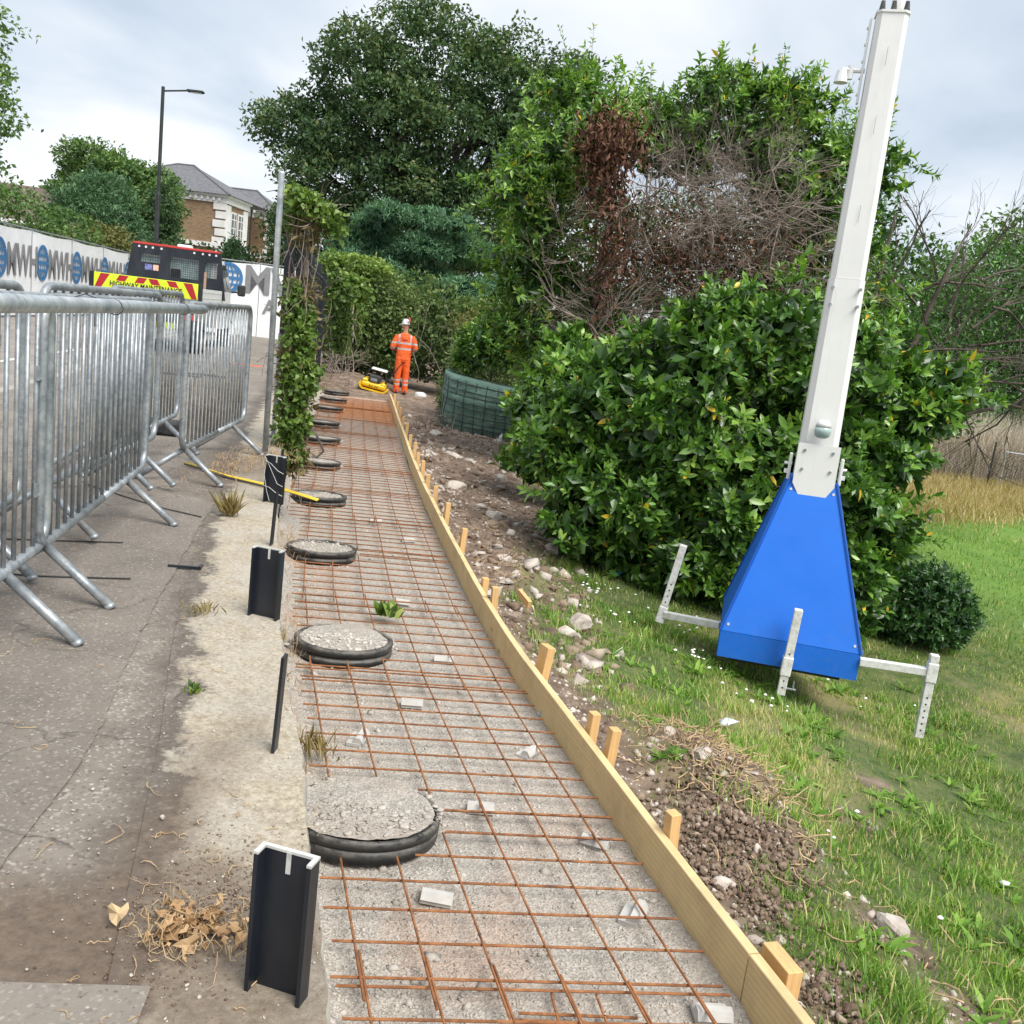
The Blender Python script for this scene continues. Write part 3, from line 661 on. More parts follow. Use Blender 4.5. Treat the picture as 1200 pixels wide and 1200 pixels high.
for i, (x, y, s, l) in enumerate(RK):
    props(rock('rubble_stone', (x, y, float(G(x, y))+s*.25), s, 40+i), l, 'stone', 'pale stones in the dug soil')
for i, (px_, py_, s, l) in enumerate([(-1.2, 3.67, .018, 'small white pebble alone on the asphalt left of the tall black channel post'), (-.74, 2.05, .010, 'white chip of stone at the edge of the stained concrete'), (-.35, 1.95, .008, 'tiny white chip near the front channel post')]):
    props(rock('pebble', (px_, py_, .008+s*.3), s, 90+i, 1), l, 'pebble', 'pebbles on the pavement')

# ================================================================ reinforcement mesh
RINGS = [(-.44, 3.42, .30), (-.90, 5.33, .285), (-1.50, 7.42, .275), (-2.0, 9.55, .275), (-2.50, 11.7, .28), (-2.95, 13.85, .29), (-3.36, 15.8, .29), (-3.78, 18.2, .29), (-4.08, 20.1, .29), (-4.38, 21.9, .29)]
def clip_rings(a, b_):
    """cut a straight rod where it would run over a chamber ring; returns the pieces left"""
    segs = [(0.0, 1.0)]
    for (cx, cy, r) in RINGS:
        r = r+.035; dx_, dy_ = b_[0]-a[0], b_[1]-a[1]; fx, fy = a[0]-cx, a[1]-cy
        A = dx_*dx_+dy_*dy_; B = 2*(fx*dx_+fy*dy_); C_ = fx*fx+fy*fy-r*r; D = B*B-4*A*C_
        if D <= 0: continue
        t0, t1 = (-B-D**.5)/2/A, (-B+D**.5)/2/A; out = []
        for s0, s1 in segs:
            if t1 < s0 or t0 > s1: out.append((s0, s1)); continue
            if t0 > s0: out.append((s0, t0))
            if t1 < s1: out.append((t1, s1))
        segs = out
    L = math.dist(a, b_)
    return [(s0, s1) for s0, s1 in segs if (s1-s0)*L > .10]
def mesh_mat(i): return M['rebar']
rodm = MB().tube([(0, 0, 0), (0, 0, 1)], .0046, 6).build('rod', M['rebar']); rod_me = rodm.data; bpy.data.objects.remove(rodm)
def rod(par, a, b_):
    a, b_ = Vector(a), Vector(b_); o = bpy.data.objects.new('rod', rod_me); COL.objects.link(o); o.parent = par
    d_ = b_-a; o.matrix_local = Matrix.Translation(a) @ d_.to_track_quat('Z', 'Y').to_matrix().to_4x4() @ Matrix.Diagonal((1, 1, d_.length, 1))
ORD = ['closest to the camera', 'beside the largest chamber ring', 'in front of the second chamber ring', 'around the second chamber ring', 'between the second and third chamber rings', 'around the third chamber ring', 'just past the third chamber ring', 'around the fourth chamber ring', 'between the fourth and fifth chamber rings', 'around the fifth chamber ring', 'before the sixth chamber ring', 'around the seventh chamber ring', 'on the clay at the far end of the path']
edges = [1.25, 2.42, 3.42, 4.86, 6.15, 7.5, 8.75, 10.1, 11.6, 13.2, 14.9, 16.8, 18.8, 20.8]
for k in range(len(edges)-1):
    y0, y1 = edges[k], edges[k+1]+.20
    sh = thing('reinforcement_mesh', 'rusty welded steel mesh sheet ' + ORD[k], 'rebar mesh', (0, 0, 0), 0, 'reinforcement sheets laid on the gravel')
    z = -.712+(.010 if k % 2 else 0); jx = random.uniform(-.015, .015)
    # the longitudinal rods keep a constant distance from the board line
    xb0, xb1 = float(boardx(y0)), float(boardx(y1)); 
    x0, x1 = xb0-.165+jx, xb1-.165+jx; dirx = (x1-x0)/(y1-y0)
    nlong = 6 if k < 1 else (7 if float(boardx((y0+y1)/2)-wallx((y0+y1)/2)) > 1.5 else 6)
    for i in range(nlong):
        o_ = i*.2*(1+.06)
        a, b_ = (x0-o_, y0-.03), (x1-o_, y1)
        if a[0] < wallx(a[1])+.06: continue
        for s0, s1 in clip_rings(a, b_):
            p = (a[0]+(b_[0]-a[0])*s0, a[1]+(b_[1]-a[1])*s0, z+.0085); q = (a[0]+(b_[0]-a[0])*s1, a[1]+(b_[1]-a[1])*s1, z+.0085+random.uniform(-.003, .010))
            rod(sh, p, q)
    n = max(2, int(round((y1-y0)/.148)))
    for j in range(n):
        y = y0+.03+(y1-y0-.06)*j/(n-1); xr = float(boardx(y))-.05+random.uniform(-.02, .015)+jx; xl = max(xr-.155-(nlong-1)*.212, float(wallx(y))+.10)
        a, b_ = (xl, y-.13-(.0), ), (xr, y+.045)
        for s0, s1 in clip_rings(a, b_):
            rod(sh, (a[0]+(b_[0]-a[0])*s0, a[1]+(b_[1]-a[1])*s0, z), (a[0]+(b_[0]-a[0])*s1, a[1]+(b_[1]-a[1])*s1, z+random.uniform(-.002, .004)))
# short offcut piece of mesh lying at the very front
sh = thing('mesh_offcut', 'small offcut of rusty mesh under the front edge sheet', 'rebar mesh')
for a, b_ in [((.20, 2.46), (.56, 2.50)), ((.19, 2.43), (.60, 2.47)), ((.30, 2.56), (.36, 2.2)), ((.44, 2.58), (.52, 2.2))]:
    rod(sh, (*a, -.728), (*b_, -.728))

# concrete spacers under the mesh
SP = [(-.10, 3.0, .02, 'white ribbed spacer on the gravel in front of the largest ring'), (.60, 3.04, 1.2, 'white spacer tilted near the front board'), (.02, 3.66, .05, 'pale spacer right beside the largest ring'), (.50, 3.5, -.3, 'pale flat spacer lying skewed past the largest ring'),
      (-.40, 4.66, .1, 'pale spacer in front of the second ring, left'), (.22, 4.25, 1.0, 'pale spacer close to the boards near the leaning pair of stakes'), (-.30, 5.36, .1, 'pale spacer just right of the second ring'), (.33, 4.75, .5, 'grey stained spacer against the boards'),
      (-.60, 4.17, 1.45, 'thin spacer on edge between the first two rings'), (.80, 2.58, .1, 'white spacer half out of view at the bottom edge of the picture'), (-.12, 6.9, .2, 'small pale spacer by the third ring'), (-.7, 6.4, .1, 'small pale spacer left of the mesh overlap'), (-1.3, 8.9, .3, 'distant pale spacer before the fourth ring'), (-.9, 8.3, .2, 'distant pale spacer near the boards')]
for x, y, r_, l in SP:
    mb = MB(); mb.box((0, 0, .012), (.115, .075, .024), bev=.004)
    mb.prism([(-.028, 0), (.028, 0), (.012, .026), (-.012, .026)], .112, Matrix.Translation((-.056, -.02, .022)) @ Matrix.Rotation(PI/2, 4, 'Z') @ Matrix.Rotation(PI/2, 4, 'X'))
    o = mb.build('mesh_spacer', M['spacer']); o.location = (x, y, -.757); o.rotation_euler = (random.uniform(-.1, .1), random.uniform(-.1, .1), r_)
    props(o, l, 'spacer', 'concrete spacers under the mesh')

# ================================================================ inspection chamber rings
RL = ['largest and nearest black chamber ring filled with crushed gravel', 'second black chamber ring with two ribs and a gravel filling', 'third black chamber ring beside the tall channel post', 'fourth black chamber ring at the end of the yellow conduit', 'fifth black ring along the wall', 'sixth black ring along the wall, beside the ivy foot', 'seventh black ring along the wall, behind the ivy', 'eighth black ring, third from the far end', 'ninth black ring, last but one', 'last and furthest black ring at the end of the wall']
for k, (cx, cy, r) in enumerate(RINGS):
    far_ = 0 if k != 2 else 0
    t = thing('chamber_ring', RL[k], 'chamber ring', (cx, cy, -.765+(.0 if k == 0 else 0)), group='black drainage chamber rings', rot=(R(-6) if k == 0 else R(-3), 0, random.uniform(0, 6) if False else 0)); t.scale = (1, 1, .78)
    n = 56 if k < 4 else 32; hh = .135
    prof = [(r-.03, .0), (r-.004, .0), (r-.004, .018), (r+.004, .024), (r+.006, .052), (r-.010, .060), (r-.012, .070), (r+.003, .078), (r+.008, .105), (r+.006, .122), (r-.004, .130), (r-.022, .130), (r-.024, .08)]
    if k == 0: prof = [(r-.03, 0), (r+.002, 0), (r+.006, .06), (r-.001, .064), (r+.006, .068), (r+.008, .105), (r, .112), (r-.008, .112), (r-.014, .06)]
    V = []; 
    for j in range(n):
        a = 2*PI*j/n
        for (q, z) in prof: V.append((q*math.cos(a), q*math.sin(a), z))
    m_n = len(prof); F = [(j*m_n+i, ((j+1) % n)*m_n+i, ((j+1) % n)*m_n+i+1, j*m_n+i+1) for j in range(n) for i in range(m_n-1)]
    mesh_np('ring_wall', V, F, M['black_plastic'], t, smooth=False)
    th = np.linspace(0, 2*PI, n+1); rr = np.linspace(0, 1, 16)
    X = np.outer(rr, np.cos(th))*(r-.020); Y = np.outer(rr, np.sin(th))*(r-.020)
    Z = .108+fb(X*9+k*7, Y*9)*.018+fb(X*30+k, Y*30)*.008 + (1-rr[:, None])*.012 + (.03*np.clip(Y/r, 0, 1) if k < 2 else 0)
    grid('gravel_fill', X, Y, Z, M['gravel'], t)
    if k < 5:
        ns = [420, 260, 160, 90, 50][k]; ra = rng.uniform(0, 2*PI, ns); rd_ = (r-.04)*np.sqrt(rng.random(ns))
        P_ = np.stack([rd_*np.cos(ra), rd_*np.sin(ra), .11+.006*rng.random(ns)+rd_*0], -1)
        P_[:, 2] = .110+fb(P_[:, 0]*9+k*7, P_[:, 1]*9)*.018+(1-rd_/(r-.02))*.012
        if k < 3:
            q = 260 if k == 0 else 120; an = rng.uniform(-.2, PI+.5, q); rr_ = r+rng.normal(-.01, .03, q); zz = np.where(rr_ < r, .125, .125-(rr_-r)*1.5)*(1-.25*rng.random(q))
            P_ = np.concatenate([P_, np.stack([rr_*np.cos(an), rr_*np.sin(an), zz], -1)]); ns = len(P_)
        props(stones('fill_stones', P_, .005+.015*rng.random(ns)**3, M['stone'], t), kind='stuff')

# ================================================================ formwork boards and stakes
joints = [1.2, 2.66, 6.25, 9.9, 13.5, 17.2, 21.9]
BL = ['short front formwork board ending past the nearest joint', 'long formwork board from the nearest joint past the paired stakes', 'formwork board in the middle of the path edge', 'formwork board beyond the middle of the path', 'second furthest formwork board', 'furthest formwork board ending at the worker']
for k in range(6):
    y0, y1 = joints[k]+.003, joints[k+1]-.003; n = 10
    t = MB(); dz = [0, .0, .004, -.003, .0, .003][k]
    V = []; rows = []
    for i in range(n+1):
        y = y0+(y1-y0)*i/n; x = float(boardx(y)); tx = float(boardx(y+.2)-boardx(y-.2))/.4; nx = Vector((1, -tx, 0)).normalized()
        for (o_, z) in [(.0, -.765), (.0, -.583+dz), (.0025, -.580+dz), (.0365, -.580+dz), (.039, -.583+dz), (.039, -.765)]:
            V.append((x+nx.x*o_, y+nx.y*o_, z))
    F = [(i*6+j, i*6+(j+1) % 6, (i+1)*6+(j+1) % 6, (i+1)*6+j) for i in range(n) for j in range(6)]
    t.add(V, F+[tuple(range(6))[::-1], tuple(n*6+j for j in range(6))])
    o = t.build('formwork_board', M['timber'])
    # material coordinates run along the board: rotate the mesh into its own frame
    a0 = math.atan2(float(boardx(y1)-boardx(y0)), y1-y0); L_ = Matrix.Translation((float(boardx(y0)), y0, -.76)) @ Matrix.Rotation(PI/2-a0, 4, 'Z')
    o.data.transform(L_.inverted()); o.matrix_world = L_
    props(o, BL[k], 'board', 'formwork boards along the path')
STK = [(1.75, .0, .07, 0), (2.63, .03, .005, 1), (3.33, .0, .09, 0), (4.02, .015, .10, 2), (4.22, .0, .085, 0), (5.02, .01, .115, 0), (6.2, .01, .09, 0), (6.55, .0, .05, 0), (7.75, .01, .13, 0), (8.75, 0, .14, 0), (8.95, .02, .09, 0), (9.7, 0, .12, 0), (10.5, 0, .10, 0), (11.3, 0, .13, 0), (12.2, 0, .09, 0), (12.9, 0, .13, 0), (14.0, 0, .09, 0), (15.2, 0, .12, 0), (16.3, 0, .1, 0), (17.6, 0, .13, 0), (19.0, 0, .1, 0), (20.4, 0, .13, 0)]
SL = ['timber stake just below the picture edge behind the front board', 'fat timber block standing behind the nearest board joint', 'short square stake behind the long board, beside the soil heap', 'left one of the pair of stakes standing close together', 'right one of the pair of stakes standing close together, taller', 'single broad leaning stake behind the long board', 'stake next after the single leaning one', 'low stake behind the second joint', 'stake standing where the grass meets the soil', 'taller stake of the middle couple', 'thin short stake of the middle couple']
SL += ['%s stake beyond the middle couple' % w for w in ('first', 'second', 'third', 'fourth', 'fifth', 'sixth', 'seventh', 'eighth', 'ninth', 'last but one', 'very last')]
for k, (y, off, h, typ) in enumerate(STK):
    tx = float(boardx(y+.2)-boardx(y-.2))/.4; ang = -math.atan(tx)
    wd_ = .05 if typ != 1 else .05; ln_ = .047
    mb = MB()
    if typ == 1: mb.box((0, 0, 0), (.055, .15, .5), bev=.002)
    elif k == 5: mb.box((0, 0, 0), (.05, .085, .5), bev=.002, M=Matrix.Rotation(R(6), 4, 'Y') @ Matrix.Rotation(.25, 4, 'Z'))
    else: mb.box((0, 0, 0), (.045, .05, .5), bev=.002, M=Matrix.Rotation(R(random.uniform(-3, 4)), 4, 'Y') @ Matrix.Rotation(random.uniform(-.2, .2), 4, 'Z'))
    o = mb.build('timber_stake', M['stake']); nx = Vector((1, -tx, 0)).normalized(); q = .039+.032+off
    o.data.transform(Matrix.Rotation(PI/2, 4, 'Y')); o.rotation_euler = (0, -PI/2, 0)
    o.matrix_world = Matrix.Translation((float(boardx(y))+nx.x*q, y+nx.y*q, -.58+h-.25)) @ Matrix.Rotation(ang, 4, 'Z') @ Matrix.Rotation(-PI/2, 4, 'Y')
    props(o, SL[k], 'stake', 'timber stakes behind the boards')
o = MB().box((0, 0, 0), (.16, .03, .06), bev=.002).build('timber_wedge', M['stake']); o.location = (.16, 6.4, -.60); o.rotation_euler = (.1, .3, -1.0); props(o, 'small timber offcut lying across the far side of the boards beside a stake', 'timber offcut')

# ================================================================ black channel stubs and flat bars on the wall top
def channel(x, y, h, rz, lab, w=.125, wires=False, rx=0.0):
    t = thing('channel_post', lab, 'post', (x, y, .0), rot=(rx, 0, rz), group='black steel channel stubs on the wall')
    mb = MB(); th = .008; fl = .035
    mb.box((0, 0, h/2), (w-2*th, th, h-.004)); mb.box((-(w-th)/2, -fl/2+th/2, h/2), (th, fl, h-.004)); mb.box(((w-th)/2, -fl/2+th/2, h/2), (th, fl, h-.004))
    mb.build('channel_body', M['black_metal'], t)
    c = MB(); zc = h+.002
    x_, y_, t_ = w/2+.0006, -fl+th/2-.0006, th+.0012
    c.prism([(-x_, y_), (-x_+t_, y_), (-x_+t_, -t_/2), (x_-t_, -t_/2), (x_-t_, y_), (x_, y_), (x_, t_/2), (-x_, t_/2)], .005, Matrix.Translation((0, 0, h-.001)))
    c.build('cut_edge', M['cut_steel'], t)
    s = MB(); s.box((0, -th/2-.0012, h-.02), (.009, .002, .042)); s.build('slot', M['cut_steel'], t)
    return t
channel(-.32, 1.535, .285, R(-14), 'nearest black channel post with a white cut edge and dirt at its foot', .112)
channel(-.93, 3.60, .285, R(-13), 'second black channel post, clean, beside the thin bar', .125)
t = channel(-1.485, 5.76, .30, R(-13), 'third black channel post wrapped in thin wire near the ivy', .125)
w = MB()
for z0, z1 in ((.27, .20), (.11, .06), (.29, .12)): w.tube([(-.066, -.03, z0), (-.02, -.04, (z0+z1)/2+.02), (.03, -.037, z1+.015), (.066, -.03, z1)], .0018, 4)
w.tube([(-.05, -.04, .28), (-.055, -.05, .18), (-.03, -.05, .08), (-.01, -.045, .02)], .0018, 4); w.build('binding_wire', M['cut_steel'], t)
for (x, y, h, l) in [(-.585, 2.47, .285, 'nearest thin flat black bar standing alone on the stained concrete'), (-1.215, 4.72, .28, 'thin black bar just behind the second channel post'), (-1.66, 6.55, .22, 'small thin black bar behind the third channel post')]:
    mb = MB(); mb.box((0, 0, h/2), (.009, .04, h), bev=.001); o = mb.build('flat_bar', M['black_metal']); o.location = (x, y, .003); o.rotation_euler = (R(-1), R(1.5), R(-2)); props(o, l, 'bar', 'thin flat bars on the wall')
mb = MB(); mb.tube([(0, 0, 0), (0, 0, .006)], .022, 10); o = mb.build('steel_cap', M['cut_steel']); o.location = (-1.05, 4.15, .006); props(o, 'flat oval metal cap set in the concrete left of the second channel post', 'metal cap')

# ================================================================ crowd barriers
def barrier(L=1.95, nb=17):
    t = thing('crowd_barrier', 'x', 'barrier', group='galvanised pedestrian barriers on the pavement')
    z0, z1, r_ = .22, 1.15, .10; path = []
    def arc(cx, cz, a0, a1):
        for i in range(7):
            a = a0+(a1-a0)*i/6; path.append((cx+r_*math.cos(a), 0, cz+r_*math.sin(a)))
    path.append((L/2, 0, z0)); arc(L-r_, z0+r_, -PI/2, 0); arc(L-r_, z1-r_, 0, PI/2); arc(r_, z1-r_, PI/2, PI); arc(r_, z0+r_, PI, 1.5*PI); path.append((L/2, 0, z0))
    MB().tube(path, .0195, 10, up=(0, 1, 0)).build('frame', M['galv'], t, smooth=True)
    bar = MB().tube([(0, 0, z0+.012), (0, 0, z1-.012)], .0085, 6).build('bar', M['galv'], t, smooth=True)
    for i in range(nb):
        x = .10+(L-.2)*(i+.5)/nb
        b_ = bar if i == 0 else bar.copy()
        if i: COL.objects.link(b_); b_.parent = t
        b_.location = (x, 0, 0)
    def leg_mesh(s): return MB().tube([(0, 0, z0-.005), (-.09, -s*.27, .012)], .019, 8).tube([(-.087, -s*.262, .02), (-.091, -s*.272, .004)], .021, 8)
    legs = {s: leg_mesh(s).build('leg', M['galv'], t, smooth=True) for s in (1, -1)}; k = 0
    for x in (.08, L-.45):
        for s in (1, -1):
            l_ = legs[s] if k < 2 else legs[s].copy()
            if k > 1: COL.objects.link(l_); l_.parent = t
            l_.location = (x, 0, 0); k += 1
    for x in (.0, L):
        hk = MB(); s = -1 if x == 0 else 1
        for z in (.45, .88):
            hk = MB(); hk.tube([(x+s*.012, 0, z-.02), (x+s*.042, 0, z-.02), (x+s*.042, 0, z+.03)], .008, 5); hk.build('hook', M['galv'], t)
    return t
b0 = barrier()
BR = [((-1.42, 1.62), (-1.79, 3.53), 0, 'crowd barrier cut off by the left edge of the picture'),
      ((-1.76, 3.42), (-2.14, 5.33), 0, 'nearest complete crowd barrier, standing under the tied pole'),
      ((-2.18, 6.02), (-2.36, 7.95), 0, 'furthest crowd barrier, standing beside the grey fence upright'),
      ((-1.98, 2.2), (-2.22, 4.14), .02, 'crowd barrier in the second row behind the one cut off by the picture edge'),
      ((-2.22, 4.3), (-2.44, 6.24), .03, 'crowd barrier in the second row behind the nearest complete one'),
      ((-2.46, 2.7), (-2.62, 4.64), 0, 'crowd barrier in the third row with its feet on the kerb side'),
      ((-2.42, 5.45), (-2.72, 7.38), .045, 'crowd barrier with a worn top rail in front of the pickup tailboard')]
for i, (a, b_, dz, l) in enumerate(BR):
    ang = math.atan2(b_[1]-a[1], b_[0]-a[0])
    if i == 0: b0.location = (*a, .003+dz); b0.rotation_euler = (0, 0, ang); b0['label'] = l
    else: dup(b0, (*a, .003+dz), ang, l)
# scaffold pole tied along the barrier tops
t = thing('tied_pole', 'long pale galvanised pole tied with wire along the tops of the nearest barriers', 'pole')
MB().tube([(-1.0, .9, 1.165), (-1.29, 2.3, 1.160), (-1.52, 3.6, 1.155), (-1.80, 5.2, 1.145)], .0242, 20).build('pole_tube', M['galv2'], t, smooth=True)
w = MB()
for y in (3.35, 4.62):
    f_ = (y-2.3)/2.9; x = -1.29-.51*f_; c = Vector((x, y, 1.158-.013*f_)); p = []
    for i in range(13):
        a = 2*PI*i/12; p.append(c+Vector((math.cos(a)*.0265, .01*i/12+.25*math.cos(a)*.0265, math.sin(a)*.0265)))
    p += [c+Vector((-.16, .12, .03)), c+Vector((-.25, .15, .0))]; w.tube(p, .0018, 4)
w.build('tie_wire', M['black_rubber'], t)
# cable on the pavement beneath the barriers
t = MB(); t.tube([(-2.6, 5.6, .012), (-2.2, 5.35, .012), (-1.95, 5.2, .014), (-1.72, 5.12, .012)], .0035, 5); props(t.build('thin_cable', M['black_rubber']), 'thin dark cable lying across the pavement under the barriers', 'cable')
t = MB(); t.tube([(-2.3, 3.66, .012), (-1.9, 3.74, .012), (-1.58, 3.85, .012)], .0035, 5).tube([(-2.5, 4.15, .012), (-2.1, 4.3, .012), (-1.85, 4.4, .012)], .0035, 5); props(t.build('rubber_cable', M['black_rubber']), 'pair of dark cables trailing between the feet of the nearest barriers', 'cable')
# yellow conduit pair
t = thing('yellow_conduit', 'two thin yellow conduits running from the barriers past the third channel post', 'conduit')
for k in range(2):
    o_ = k*.035
    MB().tube([(-2.40+o_, 6.72, .012), (-2.0+o_, 6.42-o_, .014), (-1.62, 6.22-o_, .02), (-1.42, 6.08-o_, .02), (-1.25, 5.95-o_, .02)], .006, 8).build('pipe', M['hose'], t, smooth=True)
MB().tube([(-2.38, 6.66, .012), (-2.0, 6.36, .014), (-1.62, 6.16, .015)], .006, 8).build('pipe', M['black_rubber'], t)
# dark bracket on asphalt, litter
t = MB(); t.box((0, 0, .006), (.14, .012, .012)); t.box((.07, .02, .006), (.012, .05, .012)); o = t.build('metal_offcut', M['black_metal']); o.location = (-1.45, 4.12, .006); o.rotation_euler = (0, 0, .15); props(o, 'small dark metal offcut lying on the asphalt right of the barrier feet', 'metal offcut')
# ================================================================ CCTV mast on the slope
base_z = -1.20
t = thing('camera_mast', 'tall white camera mast on a blue pyramid base standing on the grass slope', 'mast', (2.25, 7.12, base_z+.03), rot=(0, R(-.6), R(-13)))
hw = .50; zb, zf, zt, tw = .22, .42, 1.58, .165
def face_panel(rot, name='side_panel'):
    a = MB(); Mz = Matrix.Rotation(rot, 4, 'Z')
    V = [(-hw+.004, -hw, zf), (hw-.004, -hw, zf), (tw, -tw, zt), (-tw, -tw, zt)]; n_ = Vector((0, -(zt-zf), -(hw-tw))).normalized()*.0
    inn = [(x*.97, y+.02, z) for x, y, z in V]
    a.add([Mz @ Vector(v) for v in V+inn], [(0, 1, 2, 3), (7, 6, 5, 4), (0, 4, 5, 1), (1, 5, 6, 2), (2, 6, 7, 3), (3, 7, 4, 0)])
    return a.build(name, M['blue_paint'], t)
for k in range(4): face_panel(k*PI/2)
for k in range(4):
    Mz = Matrix.Rotation(k*PI/2, 4, 'Z'); a = MB(); a.box((0, -hw+.008, (zb+zf)/2-.002), (2*hw-.004-(.03 if k % 2 else 0), .02, zf-zb-.004)); a.v = [tuple(Mz @ Vector(v)) for v in a.v]; a.build('skirt_panel', M['blue_paint'], t)
for k in range(4):
    Mz = Matrix.Rotation(k*PI/2, 4, 'Z'); a = MB(); p0, p1 = Mz @ Vector((-hw-.002, -hw-.002, zf)), Mz @ Vector((-tw-.002, -tw-.002, zt)); a.tube([p0, p1], .011, 5); a.build('corner_trim', M['blue_trim'], t)
for sx in (-1, 1):
    for z_, f_ in ((zf+.05, 1), (zt-.08, 0)):
        q = hw+(tw-hw)*(z_-zf)/(zt-zf); a = MB(); a.tube([(sx*(q-.035), -q-.006, z_), (sx*(q-.035), -q+.01, z_)], .010, 8); a.build('panel_bolt', M['white_metal'], t)
a = MB(); a.box((0, 0, .20), (.8, .8, .06)); a.build('underside_shade', M['black_metal'], t)  # black slab standing in for the shadow under the base
# column: chamfered section lofted with a slight taper
def col(z0, z1, w0, w1, name, d=.9, ch=.3):
    a = MB(); rows = []
    for z, w_ in ((z0, w0), (z1, w1)):
        x, y = w_/2, w_/2*d; c = w_*ch*.5
        rows.append([(-x+c, -y, z), (x-c, -y, z), (x, -y+c, z), (x, y-c, z), (x-c, y, z), (-x+c, y, z), (-x, y-c, z), (-x, -y+c, z)])
    a.add(rows[0]+rows[1], [(i, (i+1) % 8, (i+1) % 8+8, i+8) for i in range(8)]+[tuple(range(8))[::-1], tuple(range(8, 16))])
    return a.build(name, M['white_metal'], t)
col(1.50, 3.05, .285, .25, 'lower_column'); col(3.052, 4.84, .238, .208, 'upper_column'); col(4.84, 4.855, .225, .225, 'column_cap')
a = MB(); a.prism([(-.15, .42), (.15, .42), (.15, .12), (.075, 0), (-.075, 0), (-.15, .12)], .012, Matrix.Translation((0, -tw-.02, 1.43)) @ Matrix.Rotation(PI/2, 4, 'X')); a.build('front_plate', M['white_metal'], t)
a = MB(); [a.box((0, -.116, z), (.0025, .002, .12)) for z in (3.5, 4.1, 4.55)]; props(a.build('slot_line', M['grey_plastic'], t), kind='stuff')
for (x, z) in [(-.10, 1.80), (-.10, 1.66), (.10, 1.80), (.10, 1.66)]:
    a = MB(); a.tube([(x, -tw-.043, z), (x, -tw-.030, z)], .011, 10); a.build('bolt', M['galv'], t)
for (x, z) in [(-.095, 2.98), (-.095, 2.86), (.095, 2.98), (.095, 2.86)]:
    a = MB(); a.tube([(x, -.148, z), (x, -.115, z)], .012, 10); a.build('bolt', M['galv'], t)
for s in (-1, 1):
    a = MB(); a.box((s*.185, -.1, 1.66), (.022, .05, .20), bev=.004); a.box((s*.205, -.1, 1.62), (.03, .03, .03)); a.tube([(s*.17, -.1, 1.68), (s*.225, -.1, 1.68)], .011, 8); a.build('hinge_bracket', M['white_metal'], t)
# light dome in front
a = MB(); a.loft([(0, -.19, 1.90, .03, .02), (0, -.195, 1.915, .052, .04), (0, -.20, 1.95, .060, .048), (0, -.20, 1.985, .055, .044)], 16); o = a.build('sensor_lens', M['window_pale'], t, smooth=True)
a = MB(); a.loft([(0, -.20, 1.985, .058, .046), (0, -.195, 2.02, .045, .036), (0, -.185, 2.035, .02, .016)], 16); a.build('sensor_cap', M['white_plastic'], t, smooth=True)
# side rail, side camera, aerials, top stub
a = MB(); a.box((-.135, 0, 4.54), (.015, .05, .56)); 
for q in range(5): a.box((-.147, 0, 4.32+q*.11), (.012, .03, .014))
a.build('side_rail', M['white_metal'], t)
a = MB(); a.tube([(-.12, 0, 4.48), (-.215, 0, 4.48)], .017, 8).tube([(-.215, 0, 4.51), (-.215, 0, 4.42)], .022, 10).tube([(-.27, 0, 4.475), (-.27, 0, 4.395)], [.035, .05], 12).tube([(-.27, 0, 4.48), (-.21, 0, 4.48)], .02, 8); a.build('side_camera', M['white_plastic'], t)
for x in (-.075, .0, .085):
    a = MB(); a.tube([(x, -.03, 4.85), (x, -.03, 4.87), (x, -.03, 4.93)], [.022, .022, .013], 10); a.build('aerial', M['black_plastic'], t)
a = MB(); a.tube([(.03, .04, 4.85), (.03, .04, 5.4)], .045, 10); a.build('top_tube', M['white_metal'], t)
# outriggers (arm, post with holes)
def outrigger(p0, p1, foot_z, top_z, lean=0.0, lean2=0.0):
    a = MB(); d_ = Vector(p1)-Vector(p0); L_ = d_.length; mid = (Vector(p0)+Vector(p1))/2
    a.box(mid, (L_, .055, .055), M=d_.to_track_quat('X', 'Z').to_matrix().to_4x4(), bev=.003); arm = a.build('outrigger_arm', M['white_metal'], t)
    zc = (foot_z+top_z)/2; h = top_z-foot_z; ml = Matrix.Rotation(lean, 4, 'Y') @ Matrix.Rotation(lean2, 4, 'X')
    a = MB(); a.box((0, 0, 0), (.058, .058, h), M=Matrix.Identity(4), bev=.003)
    hl = MB()
    for i in range(6): hl.box((0, -.0302, -h/2+.06+i*h/2/6.3), (.011, .001, .011))
    o = a.build('leg_post', M['white_metal'], t); o.matrix_local = Matrix.Translation((p1[0], p1[1], p1[2]) if lean else (p1[0], p1[1], zc)) @ ml @ (Matrix.Translation((0, 0, zc-p1[2])) if lean else Matrix.Identity(4))
    props(hl.build('post_holes', M['black_metal'], o), kind='stuff')
    a = MB(); a.box((0, 0, 0), (.072, .072, .14), bev=.004); s = a.build('leg_sleeve', M['white_metal'], o); s.location = (0, 0, (p1[2]-zc) if not lean else -(zc-p1[2]))
outrigger((.50, -.5, .37), (.98, -.52, .39), -.10, .52)
outrigger((-.50, -.10, .34), (-.98, .18, .27), .22, .88, R(9))
outrigger((0, -.44, .27), (0, -.60, .27), .05, .70, R(2.2))
a = MB(); a.tube([(-.03, -.60, .10), (.09, -.60, .10)], .008, 6).tube([(.07, -.60, .10), (.07, -.60, .16)], .006, 6); a.build('locking_pin', M['galv'], t)

